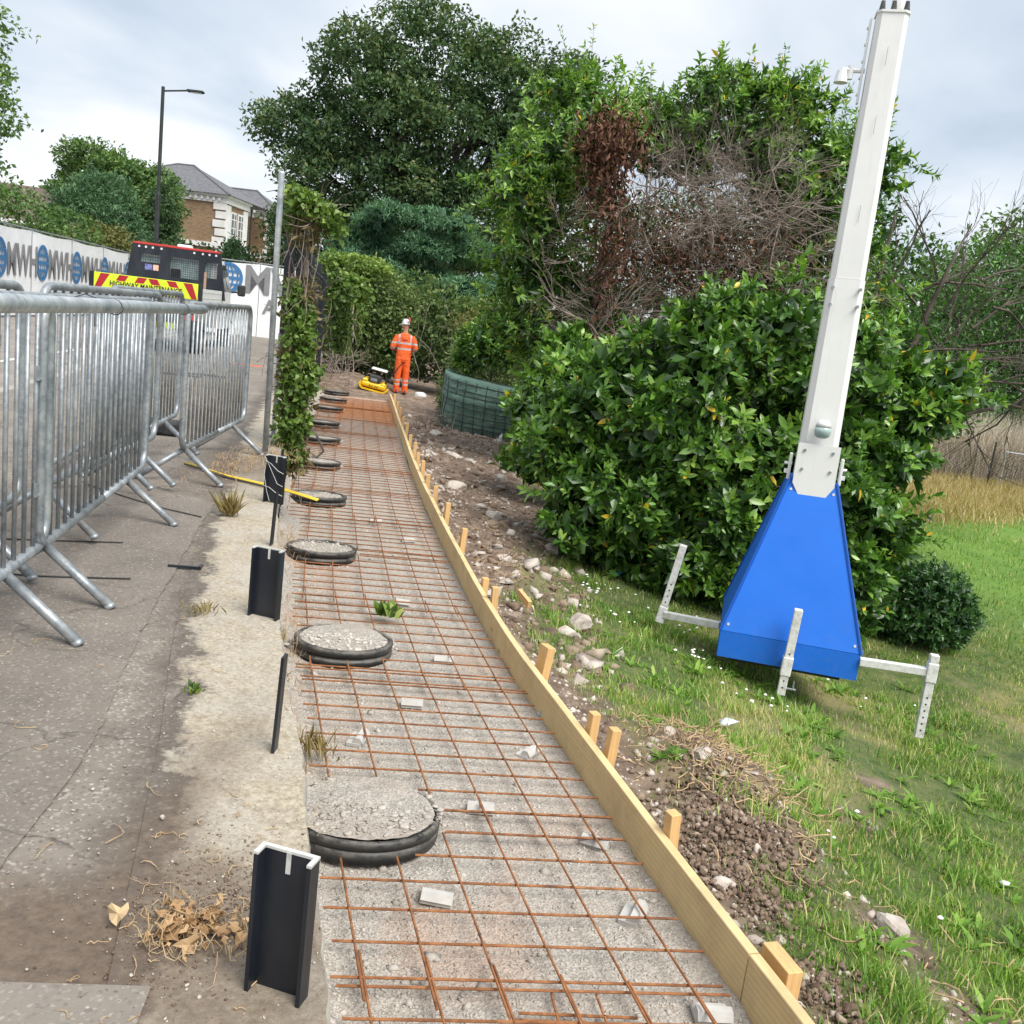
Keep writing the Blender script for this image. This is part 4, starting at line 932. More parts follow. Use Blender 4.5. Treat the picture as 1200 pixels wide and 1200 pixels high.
# ================================================================ grey fence upright beside the ivy
t = thing('fence_upright', 'tall thin galvanised fence upright standing by the ivy column', 'fence post', (-2.03, 7.48, 0), rot=(0, R(-.6), 0))
MB().tube([(0, 0, 0), (0, 0, 2.18), (.004, 0, 2.2)], .024, 12).build('upright_tube', M['galv2'], t, smooth=True)
t2 = MB(); t2.tube([(0, 0, 0), (0, 0, .95)], .02, 10); t2.box((0, 0, .02), (.10, .10, .008)); o = t2.build('short_post', M['galv']); o.location = (-2.27, 8.6, 0); props(o, 'shorter galvanised post just behind the tall fence upright', 'fence post')

# black fence panels behind the ivy
t = thing('black_fence', 'tall black timber fence remains swallowed by ivy on top of the wall', 'fence')
for i, (x, y, z0, z1, w_) in enumerate([(-2.235, 8.6, .7, 1.96, .09), (-2.15, 8.65, .7, 1.94, .07), (-2.09, 8.7, .7, 1.9, .04)]):
    a = MB(); a.box((x, y, (z0+z1)/2), (w_, .03, z1-z0), bev=.003); a.build('board', M['fencepaint'], t)
t = thing('black_fence', 'shorter group of black fence boards further along the wall behind the ivy column', 'fence')
for i, (x, y, z0, z1, w_) in enumerate([(-2.66, 10.9, .5, 1.72, .06), (-2.59, 10.95, .45, 1.78, .06), (-2.52, 11.0, .4, 1.70, .06), (-2.47, 11.1, .45, 1.6, .05)]):
    a = MB(); a.box((x, y, (z0+z1)/2), (w_, .04, z1-z0), bev=.003); a.build('board', M['fencepaint'], t)
t = MB(); t.tube([(-2.44, 10.6, -.1), (-2.40, 11.0, -.25), (-2.38, 11.4, -.5), (-2.5, 11.6, -.62), (-2.62, 11.5, -.5)], .014, 6); props(t.build('grey_hose', M['grey_plastic'], smooth=True), 'grey hose hanging in a loop down the far wall face', 'hose')

# ================================================================ hoardings with printed banners
def ring_mb(mb, r0, r1, Mx, th=.004, n=36, a0=0, a1=2*PI):
    vs = []
    for i in range(n+1):
        a = a0+(a1-a0)*i/n
        for q in (r0, r1): vs.append(Mx @ Vector((q*math.cos(a), q*math.sin(a), th)))
    mb.add(vs, [(2*i, 2*i+1, 2*i+3, 2*i+2) for i in range(n)])
def globe(par, Mx, r):
    mb = MB(); ring_mb(mb, r*.80, r, Mx)
    for s in (-1, 1):
        for q in (.33, .66):                       # meridians
            vs = []
            for i in range(13):
                a = -PI/2+PI*i/12; w_ = r*.055
                x = s*r*q*math.cos(a); y = r*.84*math.sin(a)
                vs += [Mx @ Vector((x-w_, y, .004)), Mx @ Vector((x+w_, y, .004))]
            mb.add(vs, [(2*i, 2*i+1, 2*i+3, 2*i+2) for i in range(12)])
    for y, h in ((.42, .07), (-.42, .07), (0, .10)):
        w_ = r*.84*math.sqrt(1-y*y); mb.add([Mx @ Vector((-w_, y*r-h*r, .006)), Mx @ Vector((w_, y*r-h*r, .006)), Mx @ Vector((w_, y*r+h*r, .006)), Mx @ Vector((-w_, y*r+h*r, .006))], [(0, 1, 2, 3)])
    mb.add([Mx @ Vector((-.05*r, -.84*r, .007)), Mx @ Vector((.05*r, -.84*r, .007)), Mx @ Vector((.05*r, .84*r, .007)), Mx @ Vector((-.05*r, .84*r, .007))], [(0, 1, 2, 3)])
    o = mb.build('globe_logo', M['bannerblue'], par); return o
def cloth(par, x0, x1, z0, z1, frame, seed, name='banner_sheet', amp=.014):
    u = np.linspace(x0, x1, 40); v = np.linspace(z0, z1, 24); U, Vv = np.meshgrid(u, v, indexing='ij')
    sag = .05*np.sin((U-x0)/(x1-x0)*PI)*(Vv > (z0+z1)/2)*(Vv-(z0+z1)/2)/(z1-z0)*2
    W = fb(U*1.2+seed, Vv*1.5)*amp + np.sin(U*9+seed+Vv*2)*amp*.15
    Pp = np.stack([U, Vv-sag, W], -1).reshape(-1, 3)
    Mn = np.array(frame); Pw = Pp @ Mn[:3, :3].T + Mn[:3, 3]
    i = np.arange(40*24).reshape(40, 24); F = np.stack([i[:-1, :-1], i[1:, :-1], i[1:, 1:], i[:-1, 1:]], -1).reshape(-1, 4)
    return mesh_np(name, Pw, F, M['banner'], par, smooth=True)
t = thing('site_hoarding', 'long white printed banner hoarding receding along the left side of the road', 'hoarding')
A = Vector((-13.17, 20.0, -.1)); Bv = Vector((-17.0, 42.0, -.1)); du = (Bv-A).normalized(); Lh = (Bv-A).length
def frame_at(p, d_): 
    z = Vector((0, 0, 1)); n_ = d_.cross(z).normalized(); return Matrix(((d_.x, 0, n_.x, p.x), (d_.y, 0, n_.y, p.y), (d_.z, 1, n_.z, p.z), (0, 0, 0, 1)))
FL = frame_at(A, du); npan = 6; pw = Lh/npan
for k in range(npan):
    cloth(t, k*pw+.02, (k+1)*pw-.02, .05, 2.40, FL, k*3.3)
    a = MB(); p = A+du*(k*pw); a.tube([p, p+Vector((0, 0, 2.42))], .02, 6); a.build('post', M['galv'], t)
a = MB(); a.tube([A+Vector((0, 0, 2.43)), Bv+Vector((0, 0, 2.43))], .02, 6); a.build('top_rail', M['galv'], t)
u0 = 5.15-3.35
for k in range(6):
    u = u0+k*3.35-.15
    globe(t, FL @ Matrix.Translation((u, 1.55, .022)), .52)
    text_obj('MWH', 1.18, 'lettering', M['bannergrey'], t, FL @ Matrix.Translation((u+1.72, 1.50, .024)), bold=.028, sx=.80)
t = thing('site_hoarding', 'white printed banner facing the camera between the pickup and the ivy column', 'hoarding')
A = Vector((-11.5, 30, -.1)); Bv = Vector((-6.0, 30.4, -.1)); FR = frame_at(A, (Bv-A).normalized())
for k in range(2): cloth(t, k*2.76+.01, (k+1)*2.76-.01, .08, 2.33, FR, 20+k*5)
a = MB(); a.tube([A+Vector((0, 0.03, 2.36)), Bv+Vector((0, 0.03, 2.36))], .02, 6)
for k in range(3): p = A+(Bv-A)*(k/2)+Vector((0, .05, 0)); a.tube([p, p+Vector((0, 0, 2.37))], .02, 6)
a.build('frame', M['galv'], t)
globe(t, FR @ Matrix.Translation((1.78, 1.82, .022)), .47)
text_obj('MWH', 1.16, 'lettering', M['bannergrey'], t, FR @ Matrix.Translation((3.68, 1.80, .024)), bold=.03, sx=.95)
text_obj('A', .62, 'lettering', M['bannergrey'], t, FR @ Matrix.Translation((3.12, 1.04, .024)), bold=.012, sx=.95)
for i, (x, y, m, l) in enumerate([(-5.03, 13.7, 'black_rubber', 'black rubber fence foot lying on the road, left of the pair'), (-4.80, 14.15, 'black_rubber', 'black rubber fence foot lying on the road, right of the pair'), (-5.16, 17.3, 'orange_block', 'orange fence foot block lying on the road left of the fence upright'), (-4.85, 18.6, 'black_rubber', 'small black block on the road right behind the orange one'), (-3.12, 8.0, 'black_rubber', 'black rubber fence foot at the barrier leg')]):
    a = MB(); a.box((0, 0, .06), (.60 if i < 4 else .4, .22, .12), bev=.02)
    for q in range(4): a.box((-.2+q*.13, -.112, .06), (.05, .008, .06))
    o = a.build('ballast_block', M[m]); o.location = (x, y, -.11 if x < -3.5-float(wallx(y))*0 and y > 9 else 0); o.rotation_euler = (0, 0, .12); props(o, l, 'block', 'fence blocks lying on the road')
# mesh fence panel seen through the gap of the barriers
t = thing('mesh_fence_panel', 'fine wire mesh fence panel standing behind the barriers on the road side', 'fence panel', (-2.86, 5.6, 0), rz=math.atan2(2.6, -.55))
a = MB(); a.tube([(0, 0, .08), (0, 0, 1.12), (2.4, 0, 1.12), (2.4, 0, .08), (0, 0, .08)], .019, 8); a.build('frame', M['galv'], t, smooth=True)
a = MB()
for i in range(1, 34): a.tube([(i*.0705, 0, .09), (i*.0705, 0, 1.11)], .0022, 4, cap=False)
for i in range(1, 7): a.tube([(0, .003, .08+i*.15), (2.4, .003, .08+i*.15)], .0022, 4, cap=False)
props(a.build('wire_mesh', M['galv'], t), kind='stuff')

# ================================================================ pickup truck with tipper bed
t = thing('pickup_truck', 'black and white highway maintenance pickup with a red and yellow chevron tailboard', 'truck', (-7.33, 18.0, -.11), rz=R(11))
blk, wht = M['black_metal'], M['white_metal']
chev_y = simple('fluorescent_yellow_sheet', (.62, .72, .02), (.68, .78, .04), 3, .4, 0); chev_r = simple('dark_red_sheet', (.36, .012, .02), (.42, .02, .03), 3, .4, 0)
a = MB(); a.box((0, 0, 1.30), (1.86, .04, .30), bev=.006); tb = a.build('tailboard', chev_y, t)
a = MB(); i0 = 0
for k, x in enumerate((-.80, -.47, -.14, .20, .53, .83)):
    s = 1 if x < 0.05 else -1
    pts = [(-.09, -.14), (.07, -.14), (.07+.16*s, .14), (-.09+.16*s, .14)]
    pts = [(min(.92, max(-.92, x+px_-.08*s)), pz) for px_, pz in pts]
    a.add([(px_, -.0225, 1.30+pz) for px_, pz in pts], [(0, 1, 2, 3)])
a.build('chevrons', chev_r, tb)
a = MB(); a.box((0, -.0245, 1.275), (1.16, .002, .115)); a.build('text_panel', chev_y, tb)
text_obj('HIGHWAY MAINTENANCE', .125, 'lettering', M['black_rubber'], tb, Matrix.Translation((0, -.030, 1.275)) @ Matrix.Rotation(PI/2, 4, 'X'), ext=.002, bold=.002, sx=.86)
for s in (-1, 1):
    a = MB(); a.box((s*.975, .02, 1.28), (.07, .08, .36), bev=.008); a.build('corner_post', blk, t)
    a = MB(); a.box((s*.985, 1.5, 1.20), (.03, 2.85, .34), bev=.006); 
    for z in (1.09, 1.2, 1.31): a.box((s*1.002, 1.5, z), (.006, 2.8, .012))
    a.build('dropside', wht, t)
a = MB(); a.box((0, 1.5, .99), (1.95, 2.95, .06)); a.build('bed_floor', M['galv'], t)
a = MB(); a.box((0, .9, .78), (.8, 4.4, .14)); a.box((0, .03, .72), (1.7, .06, .12)); a.build('chassis', blk, t)
# cab rear frame panel with windows and light bar
a = MB(); yb = 3.02
def wall_with_holes(mb, W0, W1, z0, z1, y, th, holes):
    zs = sorted({z0, z1, *[h[2] for h in holes], *[h[3] for h in holes]}); 
    for za, zb_ in zip(zs[:-1], zs[1:]):
        zm = (za+zb_)/2; hs = sorted([h for h in holes if h[2] <= zm <= h[3]]); hwid = lambda z: W0+(W1-W0)*(z-z0)/(z1-z0)
        xs = [(-hwid(za), -hwid(zb_))]; 
        for h in hs: xs += [(h[0], h[0]), (h[1], h[1])]
        xs.append((hwid(za), hwid(zb_)))
        for i in range(0, len(xs), 2):
            l0, l1 = xs[i]; r0, r1 = xs[i+1]
            vs = [(l0, y, za), (r0, y, za), (r1, y, zb_), (l1, y, zb_)]; vs += [(x, y+th, z) for x, _, z in vs]
            mb.add(vs, [(0, 1, 2, 3), (7, 6, 5, 4), (0, 4, 5, 1), (1, 5, 6, 2), (2, 6, 7, 3), (3, 7, 4, 0)])
holes = [(-.74, -.34, 1.80, 1.97), (-.13, .47, 1.55, 1.97), (.60, .86, 1.62, 1.95)]
wall_with_holes(a, 1.06, .92, 1.17, 2.16, yb, .05, holes); hb = a.build('headboard', blk, t)
for h in holes:
    m_ = MB()
    nx_, nz_ = int((h[1]-h[0])/.045), int((h[3]-h[2])/.045)
    for i in range(1, nx_): x = h[0]+(h[1]-h[0])*i/nx_; m_.box((x, yb+.02, (h[2]+h[3])/2), (.007, .007, h[3]-h[2]))
    for i in range(1, nz_): z = h[2]+(h[3]-h[2])*i/nz_; m_.box(((h[0]+h[1])/2, yb+.028, z), (h[1]-h[0], .007, .007))
    m_.build('window_mesh', blk, hb)
a = MB(); a.box((0, yb+.02, 2.185), (1.80, .06, .045), bev=.008); a.build('red_light_strip', M['red'], t)
for x in (-.78, -.64, -.50, -.32, .36, .54, .68, .82):
    a = MB(); a.tube([(x, yb-.012, 2.115), (x, yb+.01, 2.115)], .024, 8); a.build('marker_lamp', M['white_plastic'], t)
a = MB(); a.box((.10, yb+.4, 2.24), (.32, .16, .07), bev=.02); a.build('beacon', M['white_plastic'], t)
a = MB(); a.box((-.57, yb-.004, 1.70), (.15, .006, .12)); a.build('sticker', simple('blue_sticker', (.05, .07, .3), (.3, .3, .5), 30, .4, 0), hb)
a = MB(); a.box((-.42, yb-.004, 1.70), (.11, .006, .12)); a.build('sticker', simple('orange_white_sticker', (.75, .3, .1), (.7, .6, .55), 20, .4, 0), hb)
# crew cab: body shell, rear glass, side glass, mirror
a = MB(); cy0, cy1 = yb+.10, yb+2.0
for sec in [[(-1.0, .55), (1.0, .55), (1.0, 1.35), (.80, 2.06), (-.80, 2.06), (-1.0, 1.35)]]:
    n = 6; ys_ = [(cy0, 1.0, 0), (cy1-.5, 1.0, 0), (cy1, .94, -.08)]
    vs = [(x*k, y, z if z < 1.4 else z+dz) for (y, k, dz) in ys_ for x, z in sec]
    a.add(vs, [(r*n+i, r*n+(i+1) % n, (r+1)*n+(i+1) % n, (r+1)*n+i) for r in range(2) for i in range(n)]+[tuple(range(n)), tuple(range(2*n, 3*n))[::-1]])
a.box((0, cy1+.55, .90), (1.9, 1.2, .65), bev=.12); a.build('cab_body', wht, t)
a = MB(); a.box((0, cy0-.012, 1.72), (1.45, .01, .42)); a.build('rear_window', M['window_pale'], t)
for x in (-.02, -.45): 
    a = MB(); a.box((x, cy0-.03, 1.62), (.2, .03, .22), bev=.03); a.build('headrest', M['black_rubber'], t)
for s in (-1, 1):
    a = MB()
    for y0_, y1_ in ((cy0+.15, cy0+.8), (cy0+.9, cy0+1.55)): a.add([(s*1.003, y0_, 1.38), (s*1.003, y1_, 1.38), (s*.838, y1_, 1.97), (s*.838, y0_, 1.97)], [(0, 1, 2, 3)])
    a.build('side_window', M['glass'], t)
    a = MB(); a.box((s*1.22, cy1-.35, 1.44), (.18, .10, .26), bev=.03); a.tube([(s*1.0, cy1-.35, 1.38), (s*1.18, cy1-.35, 1.40)], .02, 6); a.build('door_mirror', M['black_rubber'], t)
    a = MB(); a.box((s*.78, -.01, .80), (.26, .05, .11), bev=.008); a.build('tail_light', M['red'], t)
    a = MB(); a.box((s*.78, -.04, .60), (.42, .01, .32)); a.build('mud_flap', M['black_rubber'], t)
for y in (.75, 4.55):
    for s in (-1, 1):
        w_ = thing('wheel', None, None); w_.parent = t; w_.location = (s*.85, y, .36)
        n = 28; prof = [(-.11, .22), (-.12, .33), (-.09, .36), (.09, .36), (.12, .33), (.11, .22)]
        V = [(px_, r*math.cos(2*PI*j/n), r*math.sin(2*PI*j/n)) for j in range(n) for px_, r in prof]
        F = [(j*6+i, ((j+1) % n)*6+i, ((j+1) % n)*6+i+1, j*6+i+1) for j in range(n) for i in range(5)]
        mesh_np('tyre', V, F, M['black_rubber'], w_)
        a = MB(); a.tube([(-.09, 0, 0), (.09, 0, 0)], .22, 16); a.tube([(-.11, 0, 0), (.11, 0, 0)], .06, 8); a.build('rim', M['galv'], w_)
a = MB(); a.box((.30, .00, .62), (.52, .01, .12)); a.build('number_plate', chev_y, t)
a = MB(); a.box((.69, 2.5, 1.45), (.05, .05, .55), bev=.003); props(a.build('timber_post_in_bed', M['plank'], None), 'short timber post standing up in the pickup bed', 'timber post').matrix_world = t.matrix_basis

# ================================================================ street lamp
t = thing('street_lamp', 'tall dark street lamp with a short arm to the right above the trees', 'street lamp', (-12.78, 32.0, -.1))
a = MB(); a.tube([(0, 0, 0), (0, 0, 1.2), (0, 0, 1.25), (0, 0, 4.2), (0, 0, 4.3), (0, 0, 7.55)], [.12, .12, .085, .08, .062, .055], 10); a.build('column', M['lampblack'], t)
a = MB(); a.tube([(0, 0, 7.42), (.8, 0, 7.52)], .028, 6); a.build('arm', M['lampblack'], t)
a = MB(); a.box((1.05, 0, 7.52), (.55, .2, .08), bev=.03); hd = a.build('lamp_head', M['lampblack'], t)
a = MB(); a.box((1.08, 0, 7.476), (.34, .14, .01)); a.build('lamp_glass', M['white_plastic'], hd)

# ================================================================ brick villa in the distance
t = thing('brick_house', 'large yellow brick house with white quoins, arched windows and a slate hip roof', 'house', (-21.45, 65, -1.0), rz=R(-3))
EZ_ = 8.45; br, st = M['brick'], M['stucco']
def bx_(x0, x1, y0, y1, z0, z1, m, name, par=None):
    a = MB(); a.box(((x0+x1)/2, (y0+y1)/2, (z0+z1)/2), (x1-x0, y1-y0, z1-z0)); return a.build(name, m, par or t)
def window(xc, y, zc, w_, h, face, arched=False):
    """face 'x': on a wall facing +x; face 'y': on a wall facing -y"""
    fr = MB(); n = 10
    outl = [(-w_/2, -h/2), (w_/2, -h/2)] + ([(w_/2*math.cos(PI*i/n), h/2-w_/2+w_/2*math.sin(PI*i/n)) for i in range(n+1)] if arched else [(w_/2, h/2), (-w_/2, h/2)])
    big = [(px_*(1+.28/w_), pz*(1+.25/h)) for px_, pz in outl]
    if face == 'x': Mx = Matrix.Translation((xc, y, zc)) @ Matrix(((0, 0, 1, 0), (1, 0, 0, 0), (0, 1, 0, 0), (0, 0, 0, 1)))
    else: Mx = Matrix.Translation((xc, y, zc)) @ Matrix.Rotation(PI/2, 4, 'X')
    fr.prism(big, .07, Mx); w = fr.build('window', st, t)
    g = MB(); g.prism(outl, .02, Mx @ Matrix.Translation((0, 0, .07))); g.build('pane', M['glass'], w)
    b_ = MB()
    for q in (0,): b_.prism([(q-.035, -h/2), (q+.035, -h/2), (q+.035, h/2), (q-.035, h/2)], .03, Mx @ Matrix.Translation((0, 0, .085)))
    for q in (-.05, .28, -.35): b_.prism([(-w_/2, q*h-.03), (w_/2, q*h-.03), (w_/2, q*h+.03), (-w_/2, q*h+.03)], .025, Mx @ Matrix.Translation((0, 0, .085)))
    b_.build('glazing_bars', st, w)
# blocks: A front, B recess, C rear bay
bx_(-9, 0, 0, 4.2, 0, EZ_, br, 'wall'); bx_(-9, -1.3, 4.2, 9.0, 0, EZ_, br, 'wall'); bx_(-9, .4, 9.0, 13.6, 0, EZ_, br, 'wall')
for (x, y0, y1) in [(0, 0, 4.2), (.4, 9.0, 13.6)]:
    bx_(x-.02, x+.09, y0+.06, y0+.9, 0, EZ_-.5, st, 'pier'); bx_(x-.02, x+.09, y1-.9, y1-.06, 0, EZ_-.5, st, 'pier')
    for i in range(14):
        z = .3+i*.56; e_ = .22 if i % 2 else .05
        bx_(x-.55-e_, x+.10, y0-.09, y0+.02, z, z+.46, st, 'quoin')
for (x0, x1, y0, y1) in [(-9.05, .14, -.12, 4.3), (-9, -1.18, 4.32, 8.96), (-9, .54, 8.98, 13.7)]:
    bx_(x0, x1, y0, y1, EZ_-.42, EZ_-.05, st, 'cornice'); bx_(x0, x1+.16, y0-.16, y1+.0, EZ_-.05, EZ_+.10, st, 'eaves'); bx_(x0, x1+.02, y0-.03, y1, 5.1, 5.42, st, 'string_course'); bx_(x0, x1-.02, y0+.02, y1, 1.9, 2.1, st, 'string_course')
for k in range(22):
    bx_(-8.8+k*.4, -8.66+k*.4, -.24, -.125, EZ_-.3, EZ_-.08, st, 'bracket')
for yc in (1.45, 2.75): window(.03, yc, 6.65, .75, 1.7, 'x'); window(.03, yc, 3.65, .75, 2.0, 'x', True); window(.03, yc, .95, .75, 1.4, 'x')
for yc in (10.6, 12.0): window(.43, yc, 6.65, .75, 1.7, 'x'); window(.43, yc, 3.65, .75, 2.0, 'x', True); window(.43, yc, .95, .75, 1.4, 'x')
def hip(x0, x1, y0, y1, z0, h, name='roof'):
    a = MB(); dx_, dy_ = x1-x0, y1-y0; i_ = min(dx_, dy_)/2
    r0, r1 = ((x0+i_, (y0+y1)/2), (x1-i_, (y0+y1)/2)) if dx_ > dy_ else (((x0+x1)/2, y0+i_), ((x0+x1)/2, y1-i_))
    vs = [(x0, y0, z0), (x1, y0, z0), (x1, y1, z0), (x0, y1, z0), (*r0, z0+h), (*r1, z0+h)]
    fs = [(0, 1, 5, 4), (1, 2, 5), (2, 3, 4, 5), (3, 0, 4)] if dx_ > dy_ else [(0, 1, 4), (1, 2, 5, 4), (2, 3, 5), (3, 0, 4, 5)]
    a.add(vs, fs+[(3, 2, 1, 0)]); o = a.build(name, M['slate'], t)
    rl = MB(); 
    for c_, q in ((0, 4), (1, 4 if dx_ <= dy_ else 5), (4, 5)): rl.tube([vs[c_], vs[q]], .09, 5)
    rl.build('ridge_tiles', M['slate'], o)
hip(-9.4, .45, -.45, 8.2, EZ_+.10, 2.1); hip(-9.4, .85, 8.6, 14.1, EZ_+.10, 1.7)
a = MB(); a.tube([(.2, 4.5, 0), (.2, 4.5, EZ_-.2)], .07, 6); a.build('drainpipe', M['lampblack'], t)

# low house behind the left trees
t = thing('small_house', 'low house with a brown tiled roof mostly hidden behind the left trees', 'house', (-27.6, 49, -1.3), rz=R(12))
a = MB(); a.box((0, 0, 2.4), (8, 6, 4.8)); a.build('wall', M['stucco'], t)
a = MB(); a.add([(-4.4, -3.4, 4.75), (4.4, -3.4, 4.75), (4.4, 3.4, 4.75), (-4.4, 3.4, 4.75), (-2.0, 0, 6.6), (2.0, 0, 6.6)], [(0, 1, 5, 4), (1, 2, 5), (2, 3, 4, 5), (3, 0, 4), (3, 2, 1, 0)]); a.build('roof', M['tile'], t)
a = MB(); a.box((0, -3.42, 4.66), (8.8, .12, .16)); a.build('fascia', M['white_metal'], t)
for x in (-2.5, 0, 2.5):
    a = MB(); a.box((x, -3.02, 2.9), (1.2, .06, 1.3)); w = a.build('window', M['white_metal'], t); b_ = MB(); b_.box((x, -3.06, 2.9), (1.0, .02, 1.1)); b_.build('pane', M['glass'], w)

# ================================================================ green wire-bound sacking container
def tarp():
    m, nt, b = mk('green_geotextile'); v = coords(nt, rand=False)
    c = ramp(nt, noise(nt, v, 3.5, 7, .7), [(.3, (.08, .15, .12)), (.55, (.125, .215, .175)), (.75, (.20, .29, .24))])
    nt.links.new(c, b.inputs['Base Color']); b.inputs['Roughness'].default_value = .8; bump(nt, b, noise(nt, v, 8, 6, .7), .8, .04); return m
M['greentarp'] = tarp()
t = thing('gabion_bag', 'green fabric-lined wire gabion, bulging, half buried in the bank below the shrubs', 'gabion', (0, 0, 0))
na, nz = 60, 26; pts = [(-1.62, 18.35), (-1.50, 17.9), (-1.15, 17.72), (-.75, 17.75), (-.35, 17.9), (-.02, 18.1), (.1, 18.6)]
sx_ = np.interp(np.linspace(0, 1, na), np.linspace(0, 1, 7), [p[0] for p in pts]); sy_ = np.interp(np.linspace(0, 1, na), np.linspace(0, 1, 7), [p[1] for p in pts])
Zz = np.linspace(0, 1, nz); U = np.linspace(0, 1, na)[:, None]; topz = .30-.30*np.linspace(0, 1, na)**1.2; botz = -.84-.16*np.linspace(0, 1, na)
Zg_ = botz[:, None]+(topz-botz)[:, None]*Zz[None]
qu = np.abs(np.sin(np.linspace(0, 1, na)*PI*6))[:, None]*.05*np.abs(np.sin(Zz*PI*7))[None]**.4
Xt = sx_[:, None]+0*Zz[None]+fb(U*5, Zz[None]*3)*.04; Yt = sy_[:, None]-np.sin(Zz*PI)[None]*.13-qu+fb(U*6, Zz[None]*4, 3)*.05
V = np.stack([Xt, Yt, Zg_], -1); back = V.copy(); back[..., 1] += .9
i = np.arange(na*nz).reshape(na, nz); F = np.stack([i[:-1, :-1], i[1:, :-1], i[1:, 1:], i[:-1, 1:]], -1).reshape(-1, 4)
top = np.stack([i[:-1, -1], i[1:, -1], i[1:, -1]+na*nz, i[:-1, -1]+na*nz], -1)
mesh_np('fabric', np.concatenate([V.reshape(-1, 3), back.reshape(-1, 3)]), np.concatenate([F, F[:, ::-1]+na*nz, top]), M['greentarp'], t, smooth=True)
a = MB()
for k in range(1, 10):
    j = int(k*nz/10); a.tube([(float(Xt[q, j]), float(Yt[q, j])-.012, float(Zg_[q, j])) for q in range(0, na, 3)], .006, 4, cap=False)
for k in range(0, na, 5): a.tube([(float(Xt[k, j]), float(Yt[k, j])-.014, float(Zg_[k, j])) for j in range(0, nz, 3)], .006, 4, cap=False)
a.build('wire_grid', M['black_rubber'], t)
a = MB(); g_ = []
for k in range(9): 
    u = k/8; g_ += [(-.35+.62*u, 17.75+.15*math.sin(u*6), -.98+.03*math.sin(k*2.1)), (-.30+.62*u, 17.95+.1*math.sin(u*5), -.72+.26*math.sin(u*PI)*.6)]
a.add(g_, [(2*k, 2*k+2, 2*k+3, 2*k+1) for k in range(8)]); a.build('loose_flap', M['greentarp'], t)
a = MB(); a.box((0, 0, 0), (.75, .05, .09), bev=.004); o = a.build('timber_plank', M['plank']); o.location = (-.95, 17.2, -.80); o.rotation_euler = (.05, .03, .05); props(o, 'pinkish plank lying on the soil in front of the green gabion', 'plank')
a = MB(); a.tube([(0, 0, 0), (0, 0, .14), (0, 0, .17), (0, 0, .20)], [.03, .03, .012, .012], 10); o = a.build('plastic_bottle', M['white_plastic']); o.location = (-.40, 17.25, -.86); o.rotation_euler = (0, R(12), 0); props(o, 'small white bottle standing on the soil by the green gabion flap', 'bottle')

# ================================================================ worker
def hivis():
    m, nt, b = mk('orange_high_visibility_cloth'); c0 = N(nt, 'ShaderNodeTexCoord'); s = N(nt, 'ShaderNodeSeparateXYZ'); nt.links.new(c0.outputs['Object'], s.inputs[0])
    v = c0.outputs['Object']; base = ramp(nt, noise(nt, v, 9, 5), [(.3, (.72, .085, .012)), (.7, (.90, .15, .02))])
    def band(sock, lo, hi):
        g = N(nt, 'ShaderNodeMath', operation='GREATER_THAN', i_1=lo); l = N(nt, 'ShaderNodeMath', operation='LESS_THAN', i_1=hi); q = N(nt, 'ShaderNodeMath', operation='MULTIPLY')
        nt.links.new(sock, g.inputs[0]); nt.links.new(sock, l.inputs[0]); nt.links.new(g.outputs[0], q.inputs[0]); nt.links.new(l.outputs[0], q.inputs[1]); return q.outputs[0]
    c = base
    for lo, hi in ((.22, .26), (.30+.02, .36), (1.09, 1.135), (1.23, 1.275)): c = mixc(nt, band(s.outputs[2], lo, hi), c, (.48, .46, .46))
    ab = N(nt, 'ShaderNodeMath', operation='ABSOLUTE'); nt.links.new(s.outputs[0], ab.inputs[0])
    up_ = N(nt, 'ShaderNodeMath', operation='MULTIPLY'); nt.links.new(band(ab.outputs[0], .125, .165), up_.inputs[0]); nt.links.new(band(s.outputs[2], 1.27, 1.6), up_.inputs[1])
    c = mixc(nt, up_.outputs[0], c, (.48, .46, .46))
    nt.links.new(c, b.inputs['Base Color']); b.inputs['Roughness'].default_value = .7
    bump(nt, b, noise(nt, v, 14, 6, .6, 1.5), .9, .03); return m
M['hivis'] = hivis()
t = thing('person', 'worker in orange high visibility suit and white helmet at the path end, back turned', 'person', (-3.16, 23.7, float(G(-3.16, 23.7))), rz=R(14))
def remesh(o, vox, sm=3):
    r_ = o.modifiers.new('remesh', 'REMESH'); r_.mode = 'VOXEL'; r_.voxel_size = vox; r_.use_smooth_shade = True
    s_ = o.modifiers.new('smooth', 'SMOOTH'); s_.iterations = sm; s_.factor = .6; return o
